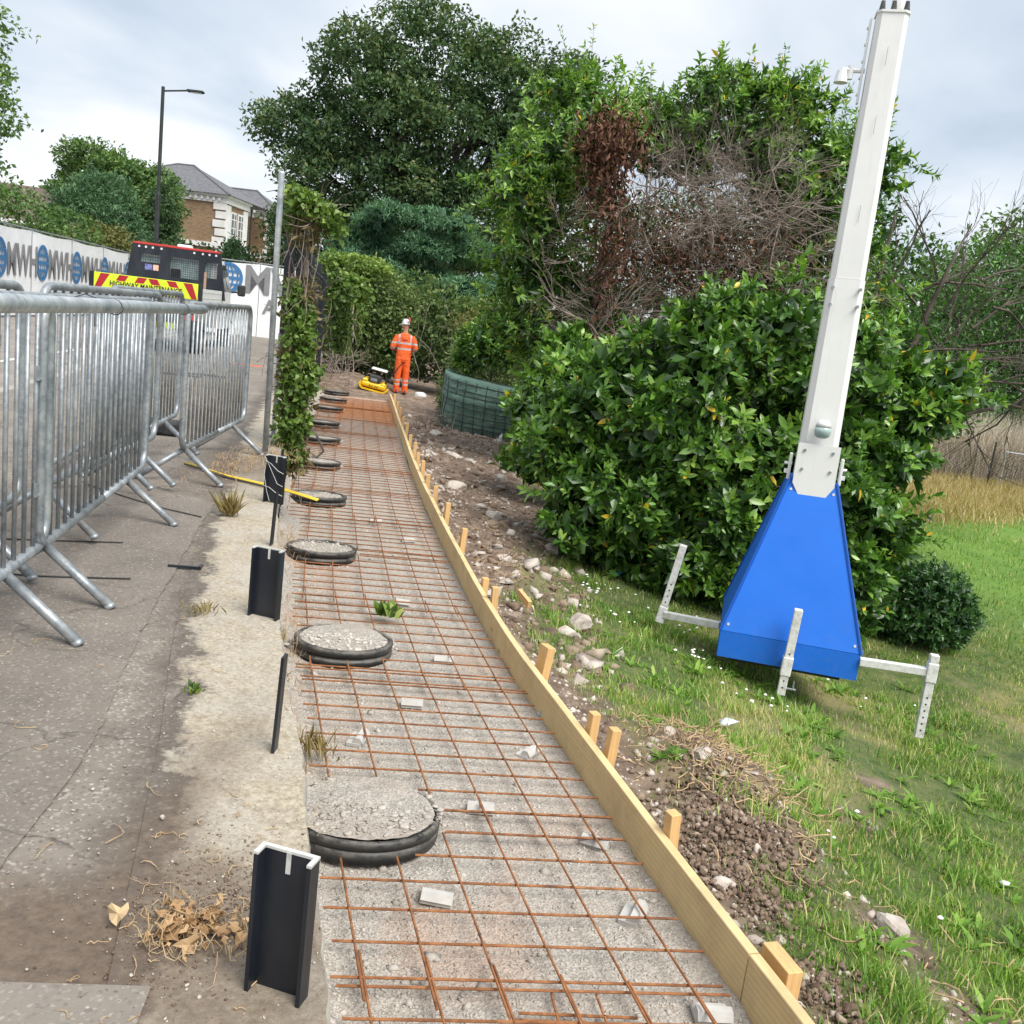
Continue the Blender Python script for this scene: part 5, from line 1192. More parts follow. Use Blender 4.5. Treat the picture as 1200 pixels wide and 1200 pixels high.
# the worker faces +y, arms bent forward; the head turns to his left (-x)
a = MB()
a.loft([(0, 0, .88, .15, .11), (0, 0, 1.0, .14, .10), (0, 0, 1.2, .155, .105), (0, 0, 1.38, .18, .105), (0, 0, 1.46, .14, .09), (0, .0, 1.50, .065, .06), (0, .0, 1.56, .056, .058), (0, .01, 1.60, .06, .068), (-.008, .02, 1.64, .073, .088), (-.01, .02, 1.70, .078, .097), (-.01, .02, 1.76, .07, .088), (-.01, .02, 1.80, .04, .05)], 20)
for s in (-1, 1):
    a.tube([(s*.17, 0, 1.42), (s*.22, -.01, 1.30), (s*.255, .0, 1.16), (s*.235, .12, 1.10), (s*.20, .24, 1.08)], [.055, .05, .042, .037, .028], 10)
    a.loft([(s*.105, .02, .0, .05, .115), (s*.105, .02, .05, .045, .11), (s*.105, -.02, .10, .045, .06), (s*.1, -.01, .30, .052, .055), (s*.095, 0, .48, .055, .06), (s*.09, 0, .70, .075, .08), (s*.08, 0, .92, .085, .095)], 14)
    hx, hy, hz = s*.195, .27, 1.075                   # palm, five fingers curled round the handle
    a.tube([(hx, hy-.04, hz), (hx, hy, hz), (hx, hy+.035, hz-.004)], [.026, .034, .030], 8, flat=.6)
    for f_ in range(4):
        q = (f_-1.5)*.017; Lf = [.030, .036, .034, .026][f_]
        a.tube([(hx+q, hy+.03, hz), (hx+q, hy+.03+Lf, hz-.006), (hx+q, hy+.03+Lf+.012, hz-.028), (hx+q, hy+.022+Lf, hz-.046)], [.0085, .0085, .008, .006], 6)
    a.tube([(hx-s*.022, hy-.02, hz), (hx-s*.045, hy+.008, hz-.010), (hx-s*.044, hy+.03, hz-.026)], [.011, .009, .007], 6)
a.tube([(-.085, .06, 1.66), (-.105, .075, 1.645), (-.08, .06, 1.63)], .012, 6)                     # nose, head turned left
for s in (-1, 1): a.loft([(.01+s*.0, .02, 1.64, .012, .02), (.01, .02, 1.68, .014, .022)], 8)
remesh(a.build('body', M['skin'], t), .009)
a = MB()
a.loft([(0, 0, .84, .185, .135), (0, 0, .95, .180, .13), (0, 0, 1.1, .18, .125), (0, 0, 1.28, .195, .13), (0, 0, 1.40, .205, .125), (0, 0, 1.46, .165, .105), (0, 0, 1.50, .085, .075)], 24)
for s in (-1, 1): a.tube([(s*.165, 0, 1.42), (s*.23, -.01, 1.30), (s*.28, .0, 1.15), (s*.275, .06, 1.11)], [.078, .075, .074, .070], 12)
remesh(a.build('jacket', M['hivis'], t), .012, 2)
a = MB()
for s in (-1, 1): a.loft([(s*.108, 0, .035, .078, .085), (s*.107, 0, .12, .074, .08), (s*.103, 0, .3, .08, .085), (s*.1, .0, .48, .084, .09), (s*.095, 0, .70, .095, .108), (s*.085, 0, .9, .10, .12)], 18)
a.loft([(0, 0, .80, .165, .125), (0, 0, .95, .165, .122)], 20)
remesh(a.build('trousers', M['hivis'], t), .012, 2)
for s in (-1, 1):
    a = MB(); a.loft([(s*.108, .03, 0, .052, .135), (s*.108, .03, .035, .052, .135), (s*.108, .03, .07, .046, .12), (s*.108, -.02, .10, .05, .07)], 14); a.build('boot', M['black_rubber'], t, smooth=True)
a = MB(); a.loft([(-.01, .02, 1.715, .105, .125), (-.01, .02, 1.73, .098, .118), (-.01, .015, 1.79, .092, .11), (-.01, .01, 1.835, .06, .075), (-.01, .01, 1.85, .02, .03)], 22)
a.loft([(-.075, .035, 1.712, .07, .10), (-.075, .035, 1.722, .07, .10)], 14)
for s in (-1, 1): a.tube([(-.01+s*.04, -.07, 1.78), (-.01+s*.045, .0, 1.845), (-.01+s*.045, .08, 1.80)], .008, 5)
hl = a.build('helmet', M['white_plastic'], t, smooth=True)
for s in (-1, 1): 
    c_ = MB(); c_.tube([(.05+s*.0, -.06+s*.05, 1.83+.02*s), (.085, -.065+s*.05, 1.84+.02*s)], [.040, .034], 12); c_.build('ear_defender', M['red'], hl, smooth=True)
a = MB(); a.box((-.01, -.085, 1.775), (.035, .02, .02)); a.build('helmet_adjuster', M['black_rubber'], hl)
for s in (-1, 1):
    a = MB(); hx, hy, hz = s*.195, .27, 1.075; a.tube([(hx, hy-.05, hz), (hx, hy-.01, hz), (hx, hy+.03, hz)], [.040, .040, .036], 10, flat=.75); a.build('glove', M['black_rubber'], t, smooth=True)
a = MB()
for i, q in enumerate((-.05, -.03, -.005, .02, .045)): a.box((q, -.133, 1.335), (.014, .004, .02 if i % 2 else .028))
a.build('back_print', M['black_rubber'], t)

# ================================================================ plate compactor
t = thing('plate_compactor', 'yellow plate compactor with a black engine and grey hood beside the worker', 'compactor', (-3.78, 23.3, float(G(-3.78, 23.3))), rot=(R(4), R(9), R(4))); t.scale = (.86, .86, .86)
a = MB(); prof = [(-.42, .16), (-.38, .06), (-.30, .01), (.30, .01), (.38, .05), (.42, .12), (.40, .13), (.30, .05), (-.30, .05), (-.40, .17)]
a.prism(prof, .50, Matrix.Translation((0, .25, 0)) @ Matrix.Rotation(PI/2, 4, 'X')); a.build('base_plate', M['yellow_paint'], t)
a = MB(); a.box((0, 0, .17), (.70, .46, .16), bev=.05); a.box((-.26, 0, .27), (.16, .42, .10), bev=.03); a.box((.27, 0, .25), (.14, .42, .08), bev=.03); a.build('lower_body', M['yellow_paint'], t)
a = MB()
for q in (-.10, -.03, .06, .12): a.box((q, -.232, .15), (.03, .004, .05))
a.build('lettering_plate', M['black_rubber'], t)
a = MB(); a.box((0, -.04, .36), (.34, .36, .22), bev=.04); a.build('engine_block', M['black_rubber'], t)
a = MB(); a.box((-.02, -.16, .33), (.28, .14, .18), bev=.05, M=Matrix.Rotation(R(-12), 4, 'X')); a.build('engine_cover', M['grey_plastic'], t)
a = MB(); a.tube([(-.32, -.15, .28), (-.22, -.12, .55), (-.12, -.1, .62), (.25, -.1, .60), (.33, -.12, .28)], .018, 8).tube([(-.32, .15, .28), (-.22, .12, .55), (-.12, .1, .62), (.25, .1, .60), (.33, .12, .28)], .018, 8); a.build('guard_frame', M['black_metal'], t)
a = MB(); a.box((.06, 0, .625), (.46, .30, .05), bev=.02); a.build('top_hood', M['white_plastic'], t)
a = MB(); a.tube([(.3, .1, .3), (.5, .12, .7), (.62, .14, .98), (.62, -.14, .98), (.5, -.12, .7), (.3, -.1, .3)], .016, 8); a.build('handle', M['black_metal'], t)
a = MB(); a.loft([(0, 0, 0, .16, .10), (0, 0, .06, .15, .09), (0, 0, .10, .08, .05)], 10); o = a.build('white_sack', M['litter_white']); o.location = (-2.72, 24.4, float(G(-2.72, 24.4))); props(o, 'small white sack on the ground right behind the worker', 'sack')

# ================================================================ chain link fence on the right
t = thing('chain_link_fence', 'dark chain link fence in front of the grey brushwood at the right edge', 'fence')
fp = [(7.2, 25.6), (9.2, 24.9), (11.9, 23.9), (13.6, 23.2), (15.2, 22.5)]; a = MB()
for (x, y) in fp:
    o = MB().tube([(x, y, float(G(x, y))), (x, y, -.1)], .025, 6).build('post', M['lampblack'], t)
for (p, q) in zip(fp[:-1], fp[1:]):
    p_, q_ = Vector((*p, 0)), Vector((*q, 0)); L_ = (q_-p_).length; d_ = (q_-p_)/L_; n = int(L_/.09); z0, z1 = -1.78, -.25
    for k in range(-17, n):
        for s in (0, 1):
            u0_, u1_ = k*.09, k*.09+(z1-z0); za, zb_ = (z0, z1) if s == 0 else (z1, z0)
            c0_, c1_ = max(0, u0_), min(L_, u1_)
            if c1_ <= c0_: continue
            f0, f1 = (c0_-u0_)/(u1_-u0_), (c1_-u0_)/(u1_-u0_)
            a.tube([p_+d_*c0_+Vector((0, 0, za+(zb_-za)*f0)), p_+d_*c1_+Vector((0, 0, za+(zb_-za)*f1))], .0035, 3, cap=False)
props(a.build('wire_mesh', M['lampblack'], t), kind='stuff')
a = MB(); P0, P1 = Vector((12.1, 23.7, 0)), Vector((13.9, 22.9, 0))
a.tube([P0+Vector((0, 0, -1.72)), P0+Vector((0, 0, -.30)), P1+Vector((0, 0, -.30)), P1+Vector((0, 0, -1.72)), P0+Vector((0, 0, -1.72))], .022, 6)
props(a.build('gate_frame', M['galv2']), 'pale tubular gate frame leaning on the chain link fence at the right edge', 'gate')

# ================================================================ litter
def crumple(name, loc, s, mat, lab, seed, cat='litter'):
    V = IV*(1+.5*np.random.default_rng(seed).standard_normal((12, 1)).clip(-1, 1))*s*np.array([1.5, .9, .5]); o = mesh_np(name, V, IF, mat); o.location = loc; props(o, lab, cat); return o
for i, (x, y, s, m, l) in enumerate([(1.08, 9.0, .045, 'litter_blue', 'blue scrap of plastic in the grass in front of the laurel bush'), (1.50, 5.60, .045, 'litter_white', 'crumpled white tissue in the grass below the mast'), (2.62, 4.25, .028, 'litter_white', 'round white bottle cap in the grass right of the soil heap'), (2.62, 2.72, .05, 'litter_white', 'strip of white wrapper in the grass near the lower right edge')]):
    crumple('litter_scrap', (x, y, float(G(x, y))+.03+s*.3), s, M[m], l, 60+i)
# ================================================================ VEGETATION
def frame_leaf(D, Nn):
    D = unit(D); Nn = unit(Nn-(Nn*D).sum(-1, keepdims=True)*D); return D, Nn, np.cross(D, Nn)
def leaf_arrays(P, D, Nn, L, W, kind, droop=.12):
    D, Nn, S = frame_leaf(D, Nn); L = L[:, None]; W = W[:, None]; n = len(P)
    if kind == 0:
        V = np.stack([P, P+D*L*.48+S*W*.5+Nn*W*.14, P+D*L-Nn*L*droop, P+D*L*.48-S*W*.5+Nn*W*.14], 1)
        F = np.array([(0, 1, 2), (0, 2, 3)])
    else:
        q = lambda s, w, h=0: P+D*L*s-Nn*L*droop*s*s+S*W*w+Nn*W*h
        V = np.stack([q(0, 0), q(.30, 0), q(.68, 0), q(1, 0), q(.30, .46, .10), q(.68, .40, .10), q(.30, -.46, .10), q(.68, -.40, .10)], 1)
        F = np.array([(0, 4, 1), (1, 4, 5), (1, 5, 2), (2, 5, 3), (0, 1, 6), (1, 7, 6), (1, 2, 7), (2, 3, 7)])
    k = V.shape[1]; Fa = F[None]+(np.arange(n)*k)[:, None, None]
    return V.reshape(-1, 3), Fa.reshape(-1, 3), k
def leaves(name, P, D, Nn, L, W, rnd, mat, parent=None, kind=0, droop=.12, smooth=False):
    V, F, k = leaf_arrays(P, D, Nn, L, W, kind, droop)
    return mesh_np(name, V, F, mat, parent, {'rnd': np.repeat(rnd, k)}, smooth)
def crown(blobs, n, shell=(.72, 1.05), noise_=.22, seed=0, ns=1.0, under=.35):
    """points in the shells of a set of ellipsoids (x,y,z,rx,ry,rz); returns positions and outward directions"""
    B = np.array([b if len(b) == 6 else (*b, b[3], b[3]) for b in blobs], float); w = (B[:, 3]*B[:, 4]+B[:, 4]*B[:, 5]+B[:, 3]*B[:, 5]); w /= w.sum()
    r_ = np.random.default_rng(seed); out, dirs = [], []; got = 0
    for _ in range(12):
        m = int(n*1.6); i = r_.choice(len(B), m, p=w); d = unit(r_.standard_normal((m, 3)))
        keep = (d[:, 2] > -.55) | (r_.random(m) < under); d = d[keep]; i = i[keep]; m = len(i)
        s = shell[0]+(shell[1]-shell[0])*r_.random(m)**.6; c = B[i, :3]
        nz_ = 1+noise_*fb(c[:, 0]+d[:, 0]*2.2*ns+seed, c[:, 1]+d[:, 1]*2.2*ns, c[:, 2]+d[:, 2]*2.2*ns)*1.6
        p = c+d*B[i, 3:]*(s*nz_)[:, None]
        q = np.ones(m, bool)
        for b in range(len(B)):
            rr = (((p-B[b, :3])/B[b, 3:])**2).sum(-1); q &= ~((rr < .50) & (i != b))
        out.append(p[q]); dirs.append(unit(d[q]/B[i[q], 3:])); got += q.sum()
        if got >= n: break
    p = np.concatenate(out)[:n]; d = np.concatenate(dirs)[:n]; return p, d
def subb(blobs, k, lo, hi, seed, keep=True):
    """small lumps budding from the surface of the large ones, so that a crown breaks into clumps"""
    r_ = random.Random(seed); out = [tuple(b if len(b) == 6 else (*b, b[3], b[3])) for b in blobs]; res = [(x, y, z, a*.86, b*.86, c*.86) for x, y, z, a, b, c in out] if keep else []
    for (x, y, z, a, b, c) in out:
        for _ in range(k):
            d = Vector((r_.gauss(0, 1), r_.gauss(0, 1)-.3, r_.gauss(0, 1)+.25)).normalized(); q = r_.uniform(lo, hi); res.append((x+d.x*a*.95, y+d.y*b*.95, z+d.z*c*.95, q, q, q*.72))
    return res
def rosettes(P, D, k, stem, L, Wr, r_, open0=.35, open1=1.25, up=.25, seedr=None):
    """k leaves spiralled round each shoot tip"""
    n = len(P); D = unit(D+np.array([0, 0, up])+.45*r_.standard_normal((n, 3)))
    A = unit(np.cross(D, r_.standard_normal((n, 3)))); Bb = np.cross(D, A)
    i = np.arange(k)[None]; ph = r_.uniform(0, 6.28, (n, 1))+i*2.399; t = (i+.5)/k
    el = open0+(open1-open0)*t+.15*r_.standard_normal((n, k))
    ax = D[:, None]*np.cos(el)[..., None]+(A[:, None]*np.cos(ph)[..., None]+Bb[:, None]*np.sin(ph)[..., None])*np.sin(el)[..., None]
    base = P[:, None]-D[:, None]*(stem*t)[..., None]
    Nn = D[:, None]-ax*(ax*D[:, None]).sum(-1, keepdims=True)+.12*r_.standard_normal((n, k, 3))
    ln = L*(.55+.45*np.sin(np.clip(t, 0, 1)*PI*.62+.3))*r_.uniform(.75, 1.2, (n, k))*r_.uniform(.8, 1.15, (n, 1))
    return base.reshape(-1, 3), ax.reshape(-1, 3), Nn.reshape(-1, 3), ln.ravel(), (ln*Wr).ravel(), np.broadcast_to(t, (n, k)).ravel(), np.repeat(np.arange(n), k)
def laurel(par, blobs, n, seed, sprays=0, spl=.4, L=.13, k=9, mat='laurel', name='foliage', fill=.5, shell=(.75, 1.08), noise_=.25, light=.0, kind=1, Wr=.42, up=.25, droop=.18, under=.35, drop=None, yel=.988):
    r_ = np.random.default_rng(seed); p, d = crown(blobs, n, shell, noise_, seed, under=under)
    if drop is not None: kk = drop(p, r_); p, d = p[kk], d[kk]
    if sprays:
        p2, d2 = crown(blobs, sprays, (.95, 1.1), noise_, seed+7, under=.1); d2 = unit(d2+np.array([0, 0, .5])+.4*r_.standard_normal(d2.shape)); ln2 = spl*r_.uniform(.4, 1.3, len(p2))
        for s_ in (.25, .5, .75, 1.0): p = np.concatenate([p, p2+d2*(ln2*s_)[:, None]]); d = np.concatenate([d, d2*1.6])
        tw = MB()
        for a_, b_, l_ in zip(p2, d2, ln2): tw.tube([a_-b_*.25, a_+b_*l_], [.006, .002], 3, cap=False)
        props(tw.build('shoots', M['bark'], par), kind='stuff')
    P, A, Nn, ln, wd_, t, si = rosettes(p, d, k, L*.9, L, Wr, r_, up=up)
    kp = r_.random(len(P)) > .22; ln = ln*np.repeat(r_.uniform(.55, 1.2, len(p)), k); wd_ = ln*Wr; P, A, Nn, ln, wd_, t, si = P[kp], A[kp], Nn[kp], ln[kp], wd_[kp], t[kp], si[kp]; A = A+np.array([0, 0, -.25])*r_.random(len(A))[:, None]
    sh = r_.uniform(-.18, .18, len(p))+.25*fb(p[:, 0]*1.6, p[:, 1]*1.6, p[:, 2]*1.6)
    rnd = .52+light+sh[si]-.30*t+.12*r_.standard_normal(len(t)); rnd = np.clip(rnd, 0, .93)
    rnd = np.where(r_.random(len(t)) > yel, 1.0, rnd)
    leaves(name, P, A, Nn, ln, wd_, rnd, M[mat], par, kind, droop)
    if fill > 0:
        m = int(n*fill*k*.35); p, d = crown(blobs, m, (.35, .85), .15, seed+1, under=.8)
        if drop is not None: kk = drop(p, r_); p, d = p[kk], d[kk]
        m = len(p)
        leaves('inner_shade_leaves', p, unit(r_.standard_normal((m, 3))), unit(r_.standard_normal((m, 3))), np.full(m, L*1.5), np.full(m, L*.75), r_.uniform(0, .3, m), M[mat], par, 0)  # oversized fill leaves in darkest tones: crown shade put into their colour
def puffs(par, blobs, n, seed, L, W, mat, name='crown', shell=(.7, 1.08), noise_=.3, clump=10, cs=.3, light=0.0, under=.5, ns=1.0, up=.3, drop=None):
    """leaf sprays: every sample point carries a small cluster of leaves"""
    r_ = np.random.default_rng(seed); p, d = crown(blobs, n, shell, noise_, seed, ns, under)
    if drop is not None: kk = drop(p, r_); p, d = p[kk], d[kk]
    n = len(p); off = r_.standard_normal((n, clump, 3))*cs*np.array([1, 1, .5]); P = (p[:, None]+off).reshape(-1, 3)
    A = unit(np.repeat(d, clump, 0)*.5+.8*r_.standard_normal((n*clump, 3))+np.array([0, 0, -.1])); Nn = unit(np.repeat(d, clump, 0)*.5+np.array([0, 0, up])+.6*r_.standard_normal((n*clump, 3)))
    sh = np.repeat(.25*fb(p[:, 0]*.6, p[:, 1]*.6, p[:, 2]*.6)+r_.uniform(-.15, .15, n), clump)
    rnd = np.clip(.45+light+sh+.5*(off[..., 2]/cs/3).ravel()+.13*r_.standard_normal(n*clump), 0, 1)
    ln = L*r_.uniform(.7, 1.3, n*clump)
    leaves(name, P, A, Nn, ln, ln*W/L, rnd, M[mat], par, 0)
def branch(mb, p, d, L, r, depth, rnd, spread=.6, kink=.25, n=5, splits=3, shrink=.66, grav=0.0, segs=5, tips=None):
    pts = [Vector(p)]; d = Vector(d).normalized(); rad = [r]
    for i in range(segs):
        d = (d+Vector((rnd.gauss(0, kink), rnd.gauss(0, kink), rnd.gauss(0, kink)+grav))).normalized(); pts.append(pts[-1]+d*(L/segs)); rad.append(max(.0016, r*(1-.5*(i+1)/segs)))
    mb.tube(pts, rad, n, cap=False)
    if depth <= 0:
        if tips is not None: tips.append(pts[-1])
        return
    for s in range(splits):
        f = rnd.uniform(.35, 1.0); k = min(segs, int(f*segs)); a = Vector((rnd.gauss(0, 1), rnd.gauss(0, 1), rnd.gauss(0, 1))).normalized()
        nd = (d+a*spread*rnd.uniform(.6, 1.4)).normalized(); branch(mb, pts[k], nd, L*shrink*rnd.uniform(.7, 1.15), max(.0016, rad[k]*.62), depth-1, rnd, spread, kink, max(3, n-1), splits, shrink, grav, max(3, segs-1), tips)
def trunk(par, segs, mat='bark', name='trunk'):
    a = MB()
    for path, rr in segs: a.tube(path, rr, 8)
    return a.build(name, M[mat], par, smooth=True)

# ---- the large laurel behind the mast
lb = [(.80, 9.2, -.35, .52, .5, .6), (1.05, 9.5, .40, .66, .65, .66), (1.05, 9.3, -.45, .66, .55, .6), (1.65, 9.6, .95, .85, .8, .75), (2.35, 9.7, 1.15, .85, .8, .72), (1.7, 9.3, -.1, .95, .65, .85),
      (2.5, 9.3, .15, .95, .7, 1.0), (3.15, 9.7, .85, .8, .7, .75), (3.15, 9.3, .10, .70, .6, .8), (2.7, 9.1, -.65, .85, .5, .6), (3.85, 9.8, 1.02, .52, .45, .34), (3.40, 9.6, .25, .42, .5, .5), (3.3, 9.2, -.7, .42, .4, .5), (1.9, 9.2, -.75, .7, .45, .45), (.62, 9.6, .25, .34, .4, .42)]
t = thing('laurel_bush', 'huge glossy cherry laurel bush with a few yellow leaves filling the space behind the mast', 'bush', (1.6, 9.5, -1.1))
def rel(blobs, c): return [(b[0]-c[0], b[1]-c[1], b[2]-c[2], *b[3:]) for b in blobs]
c = (1.6, 9.5, -1.1); laurel(t, subb(rel(lb, c), 9, .16, .32, 8), 4700, 11, sprays=260, spl=.30, L=.128, k=9, fill=.7, noise_=.5, shell=(.7, 1.16), light=.14, drop=lambda p, r_: p[:, 2] > -.12)
a = MB(); rd_ = random.Random(3)
for i in range(7): branch(a, (rd_.uniform(-1, 1.6), rd_.uniform(-.1, .3), -.1), (rd_.uniform(-.4, .4), 0, 1), 1.4, .035, 2, rd_, .5, .15)
a.build('stem', M['bark'], t)
# ---- laurel sapling left of it
t = thing('laurel_sapling', 'yellowish green laurel sapling between the green gabion and the huge bush', 'bush', (.42, 11.6, -1.0))
c = (.2, 11.6, -1.0); laurel(t, rel([(.05, 11.6, .3, .42, .4, .5), (.35, 11.5, .75, .42, .4, .42), (.0, 11.8, -.25, .4, .35, .4), (.55, 11.7, .1, .5, .4, .6), (.2, 11.9, 1.0, .3, .3, .35)], c), 620, 12, L=.14, k=9, light=.14, fill=.5)
a = MB(); a.tube([(0, 0, 0), (.1, .1, 1.2)], [.03, .015], 6); a.build('stem', M['bark'], t)
# ---- small round dark bush right of the mast base
t = thing('round_bush', 'small round dark green bush on the grass right of the blue mast base', 'bush', (4.25, 9.2, -1.38))
laurel(t, [(0, 0, .42, .46, .42, .46), (-.3, .1, .35, .35, .35, .4), (.2, .05, .3, .36, .33, .35)], 900, 13, L=.07, k=7, mat='laurel_dark', light=-.05, fill=.8, up=.5)
a = MB(); a.tube([(0, 0, -.02), (.02, 0, .4)], [.025, .01], 6); a.build('stem', M['bark'], t)
t = thing('laurel_seedling', 'pale young laurel shoot cluster squeezed between the mast base and the round dark bush', 'bush', (3.28, 8.6, -1.28))
laurel(t, [(0, 0, .35, .28, .25, .4), (.05, 0, .7, .2, .2, .3)], 110, 14, L=.13, k=8, light=.12, fill=.3)

# ---- tall left laurel tree with the brown dead patch
def top_gap(p, r_): return np.ones(len(p), bool)
t = thing('laurel_tree', 'tall yellowish laurel tree left of centre with drooping shoots, beside the brown dead patch', 'tree', (.3, 14.2, -.95))
c = (.3, 14.2, -.95)
T1 = [(-.1, 14.2, 3.6, .7, .7, .8), (-.2, 14.0, 2.6, .55, .6, .8), (.35, 14.3, 4.2, .65, .6, .55), (0, 14.2, 1.7, .6, .6, .7), (.9, 14.5, 4.3, .5, .5, .4), (.2, 14.6, 3.0, .8, .5, .9), (.1, 14.8, 1.6, .9, .6, .9), (1.1, 14.8, 1.2, .9, .5, .9), (.5, 14.5, .7, .7, .6, .8)]
laurel(t, subb(rel(T1, c), 9, .16, .34, 6), 2300, 21, sprays=330, spl=.55, L=.125, k=8, light=.22, fill=.4, kind=0, noise_=.6, shell=(.6, 1.1), droop=.3, Wr=.40)
trunk(t, [([(0, 0, 0), (.1, .1, 1.2), (-.2, 0, 2.6), (-.3, 0, 4.2)], [.10, .08, .06, .03]), ([(0, 0, .9), (.5, 0, 2.3), (.6, 0, 4.5)], [.07, .05, .02]), ([(-.5, -.4, 2.1), (-.1, -.5, 2.28), (.15, -.5, 2.2), (.35, -.5, 1.7)], [.04, .05, .055, .06]), ([(.95, -.6, 1.9), (1.15, -.5, 2.4), (1.5, -.4, 2.7)], [.06, .05, .03])])
a = MB(); rd_ = random.Random(4)
for i in range(9): branch(a, (.5+rd_.uniform(-.3, .3), -.55, 3.2+rd_.uniform(-.6, .9)), (rd_.uniform(-.7, .5), -.3, rd_.uniform(-.4, .8)), .9, .014, 3, rd_, .7, .2, 4, 3)
props(a.build('bare_twigs', M['deadwood'], t), kind='stuff')
# brown dead foliage, hanging
r_ = np.random.default_rng(5)
def deadpatch(par, cs, n, seed, mat='deadleaf', L=.10):
    r_ = np.random.default_rng(seed); P = []
    for (x, y, z, sx, sy, sz, f) in cs: P.append(np.array([x, y, z])+r_.standard_normal((int(n*f), 3))*np.array([sx, sy, sz]))
    P = np.concatenate(P); m = len(P); D = unit(.5*r_.standard_normal((m, 3))+np.array([0, 0, -.8])); ln = L*r_.uniform(.5, 1.2, m)
    return leaves('dead_leaves', P, D, r_.standard_normal((m, 3)), ln, ln*.4, r_.random(m), M[mat], par, 0, .25)
t = thing('dark_backing_shrub', 'dark leafy growth behind the tangle of bare stems', 'shrub', (2.0, 16.5, -1))
puffs(t, [(-.6, 0, 3.8, .9, .5, .8), (.6, 0, 4.5, .7, .4, .40), (1.6, 0, 4.4, .8, .5, .7), (.2, 0, 2.6, 1.5, .5, .8), (-1.2, 0, 2.2, .9, .5, 1.0)], 900, 39, .09, .045, 'laurel_dark', clump=11, cs=.14, light=-.1, noise_=.5)
trunk(t, [([(0, 0, 0), (0, 0, 3)], [.06, .03])])
t = thing('dead_thicket', 'tangled brown dead leaves and bare stems hanging down between the two laurel trees', 'shrub', (1.3, 13.4, -.95))
deadpatch(t, [(-.62, -.3, 4.75, .20, .2, .20, .36), (-.62, -.3, 4.3, .16, .2, .28, .18), (-.38, -.2, 3.4, .13, .2, .5, .18), (-.35, 0, 1.8, .10, .15, .35, .07), (.2, .1, 3.6, .35, .2, .3, .10), (.9, .1, 3.5, .5, .25, .25, .14), (1.4, .1, 3.6, .5, .25, .3, .14), (.7, .1, 3.2, .5, .25, .3, .12)], 4300, 6)
deadpatch(t, [(.5, .3, 3.5, .5, .2, .28, .4), (1.3, .3, 3.65, .5, .2, .30, .4), (1.0, .3, 3.2, .7, .2, .3, .3), (.9, .3, 4.1, .5, .2, .25, .14)], 9000, 16, 'dryleafy', .045)
a = MB(); rd_ = random.Random(8)
for i in range(16): branch(a, (rd_.uniform(-.5, .1), rd_.uniform(-.2, .2), rd_.uniform(1.7, 2.6)), (rd_.uniform(-.7, .5), rd_.uniform(-.3, .1), rd_.uniform(.2, 1)), 1.0, .014, 3, rd_, .7, .22, 4, 3)
for i in range(115): branch(a, (rd_.uniform(0, 2.3), rd_.uniform(-.2, .4), rd_.uniform(3.0, 4.35)), (rd_.uniform(-.9, .9), rd_.uniform(-.4, .2), rd_.uniform(-.5, .9)), .9, .012, 3, rd_, .8, .25, 4, 3, grav=-.03)
for i in range(24): branch(a, (rd_.uniform(0, 1.6), rd_.uniform(0, .4), rd_.uniform(4.0, 4.5)), (rd_.uniform(-.4, .4), 0, 1), .9, .007, 2, rd_, .5, .15, 4, 4)
props(a.build('bare_twigs', M['deadwood'], t), kind='stuff')
a = MB()
for i in range(7): branch(a, (rd_.uniform(.3, .8), .3, rd_.uniform(2.0, 3.0)), (1, 0, rd_.uniform(.1, .5)), 1.5, .035, 2, rd_, .5, .15, 5, 3)
a.build('dead_branches', M['darkwood'], t)
# ---- right laurel tree
t = thing('laurel_tree', 'spreading laurel tree left of the white mast with its crown open below and yellow leaves', 'tree', (3.0, 14.2, -1.2))
c = (3.0, 14.2, -.85)
T2 = [(2.2, 14.2, 4.75, .62, .6, .62), (2.75, 14.3, 4.9, .7, .6, .62), (3.3, 14.3, 4.65, .65, .6, .6), (3.9, 14.4, 4.1, .6, .6, .65), (1.75, 14.1, 4.3, .35, .4, .35), (3.35, 14.2, 3.9, .5, .5, .4), (4.1, 14.4, 3.2, .6, .6, .7), (3.6, 14.2, 2.6, .7, .6, .6), (2.9, 14.0, 2.3, .6, .5, .4), (4.3, 14.3, 2.0, .8, .6, .8), (4.6, 14.6, 4.5, .35, .4, .35)]
laurel(t, subb(rel(T2, c), 9, .16, .34, 7), 2400, 22, sprays=330, spl=.45, L=.13, k=8, light=.20, fill=.45, kind=0, noise_=.6, shell=(.6, 1.12), droop=.2, Wr=.40, yel=.985)
trunk(t, [([(0, 0, 0), (.1, 0, 1.5), (.25, .1, 3.0), (.2, 0, 4.6), (0, 0, 5.6)], [.16, .12, .09, .06, .03]), ([(.2, 0, 2.6), (-.4, -.1, 3.6), (-.9, -.1, 4.6)], [.07, .05, .03]), ([(-1.1, -.2, 3.9), (-.2, -.2, 4.05), (.7, -.2, 3.95), (1.2, -.1, 4.2)], [.02, .04, .05, .03]), ([(.2, 0, 3.2), (.9, -.1, 4.2), (1.1, 0, 5.0)], [.06, .04, .02])], 'darkwood')
a = MB(); rd_ = random.Random(14)
for i in range(22): branch(a, (rd_.uniform(-1.1, .9), rd_.uniform(-.3, .2), rd_.uniform(3.9, 5.0)), (rd_.uniform(-1, .7), -.1, rd_.uniform(-.5, .9)), 1.0, .016, 3, rd_, .7, .2, 4, 3)
a.build('twigs', M['darkwood'], t)

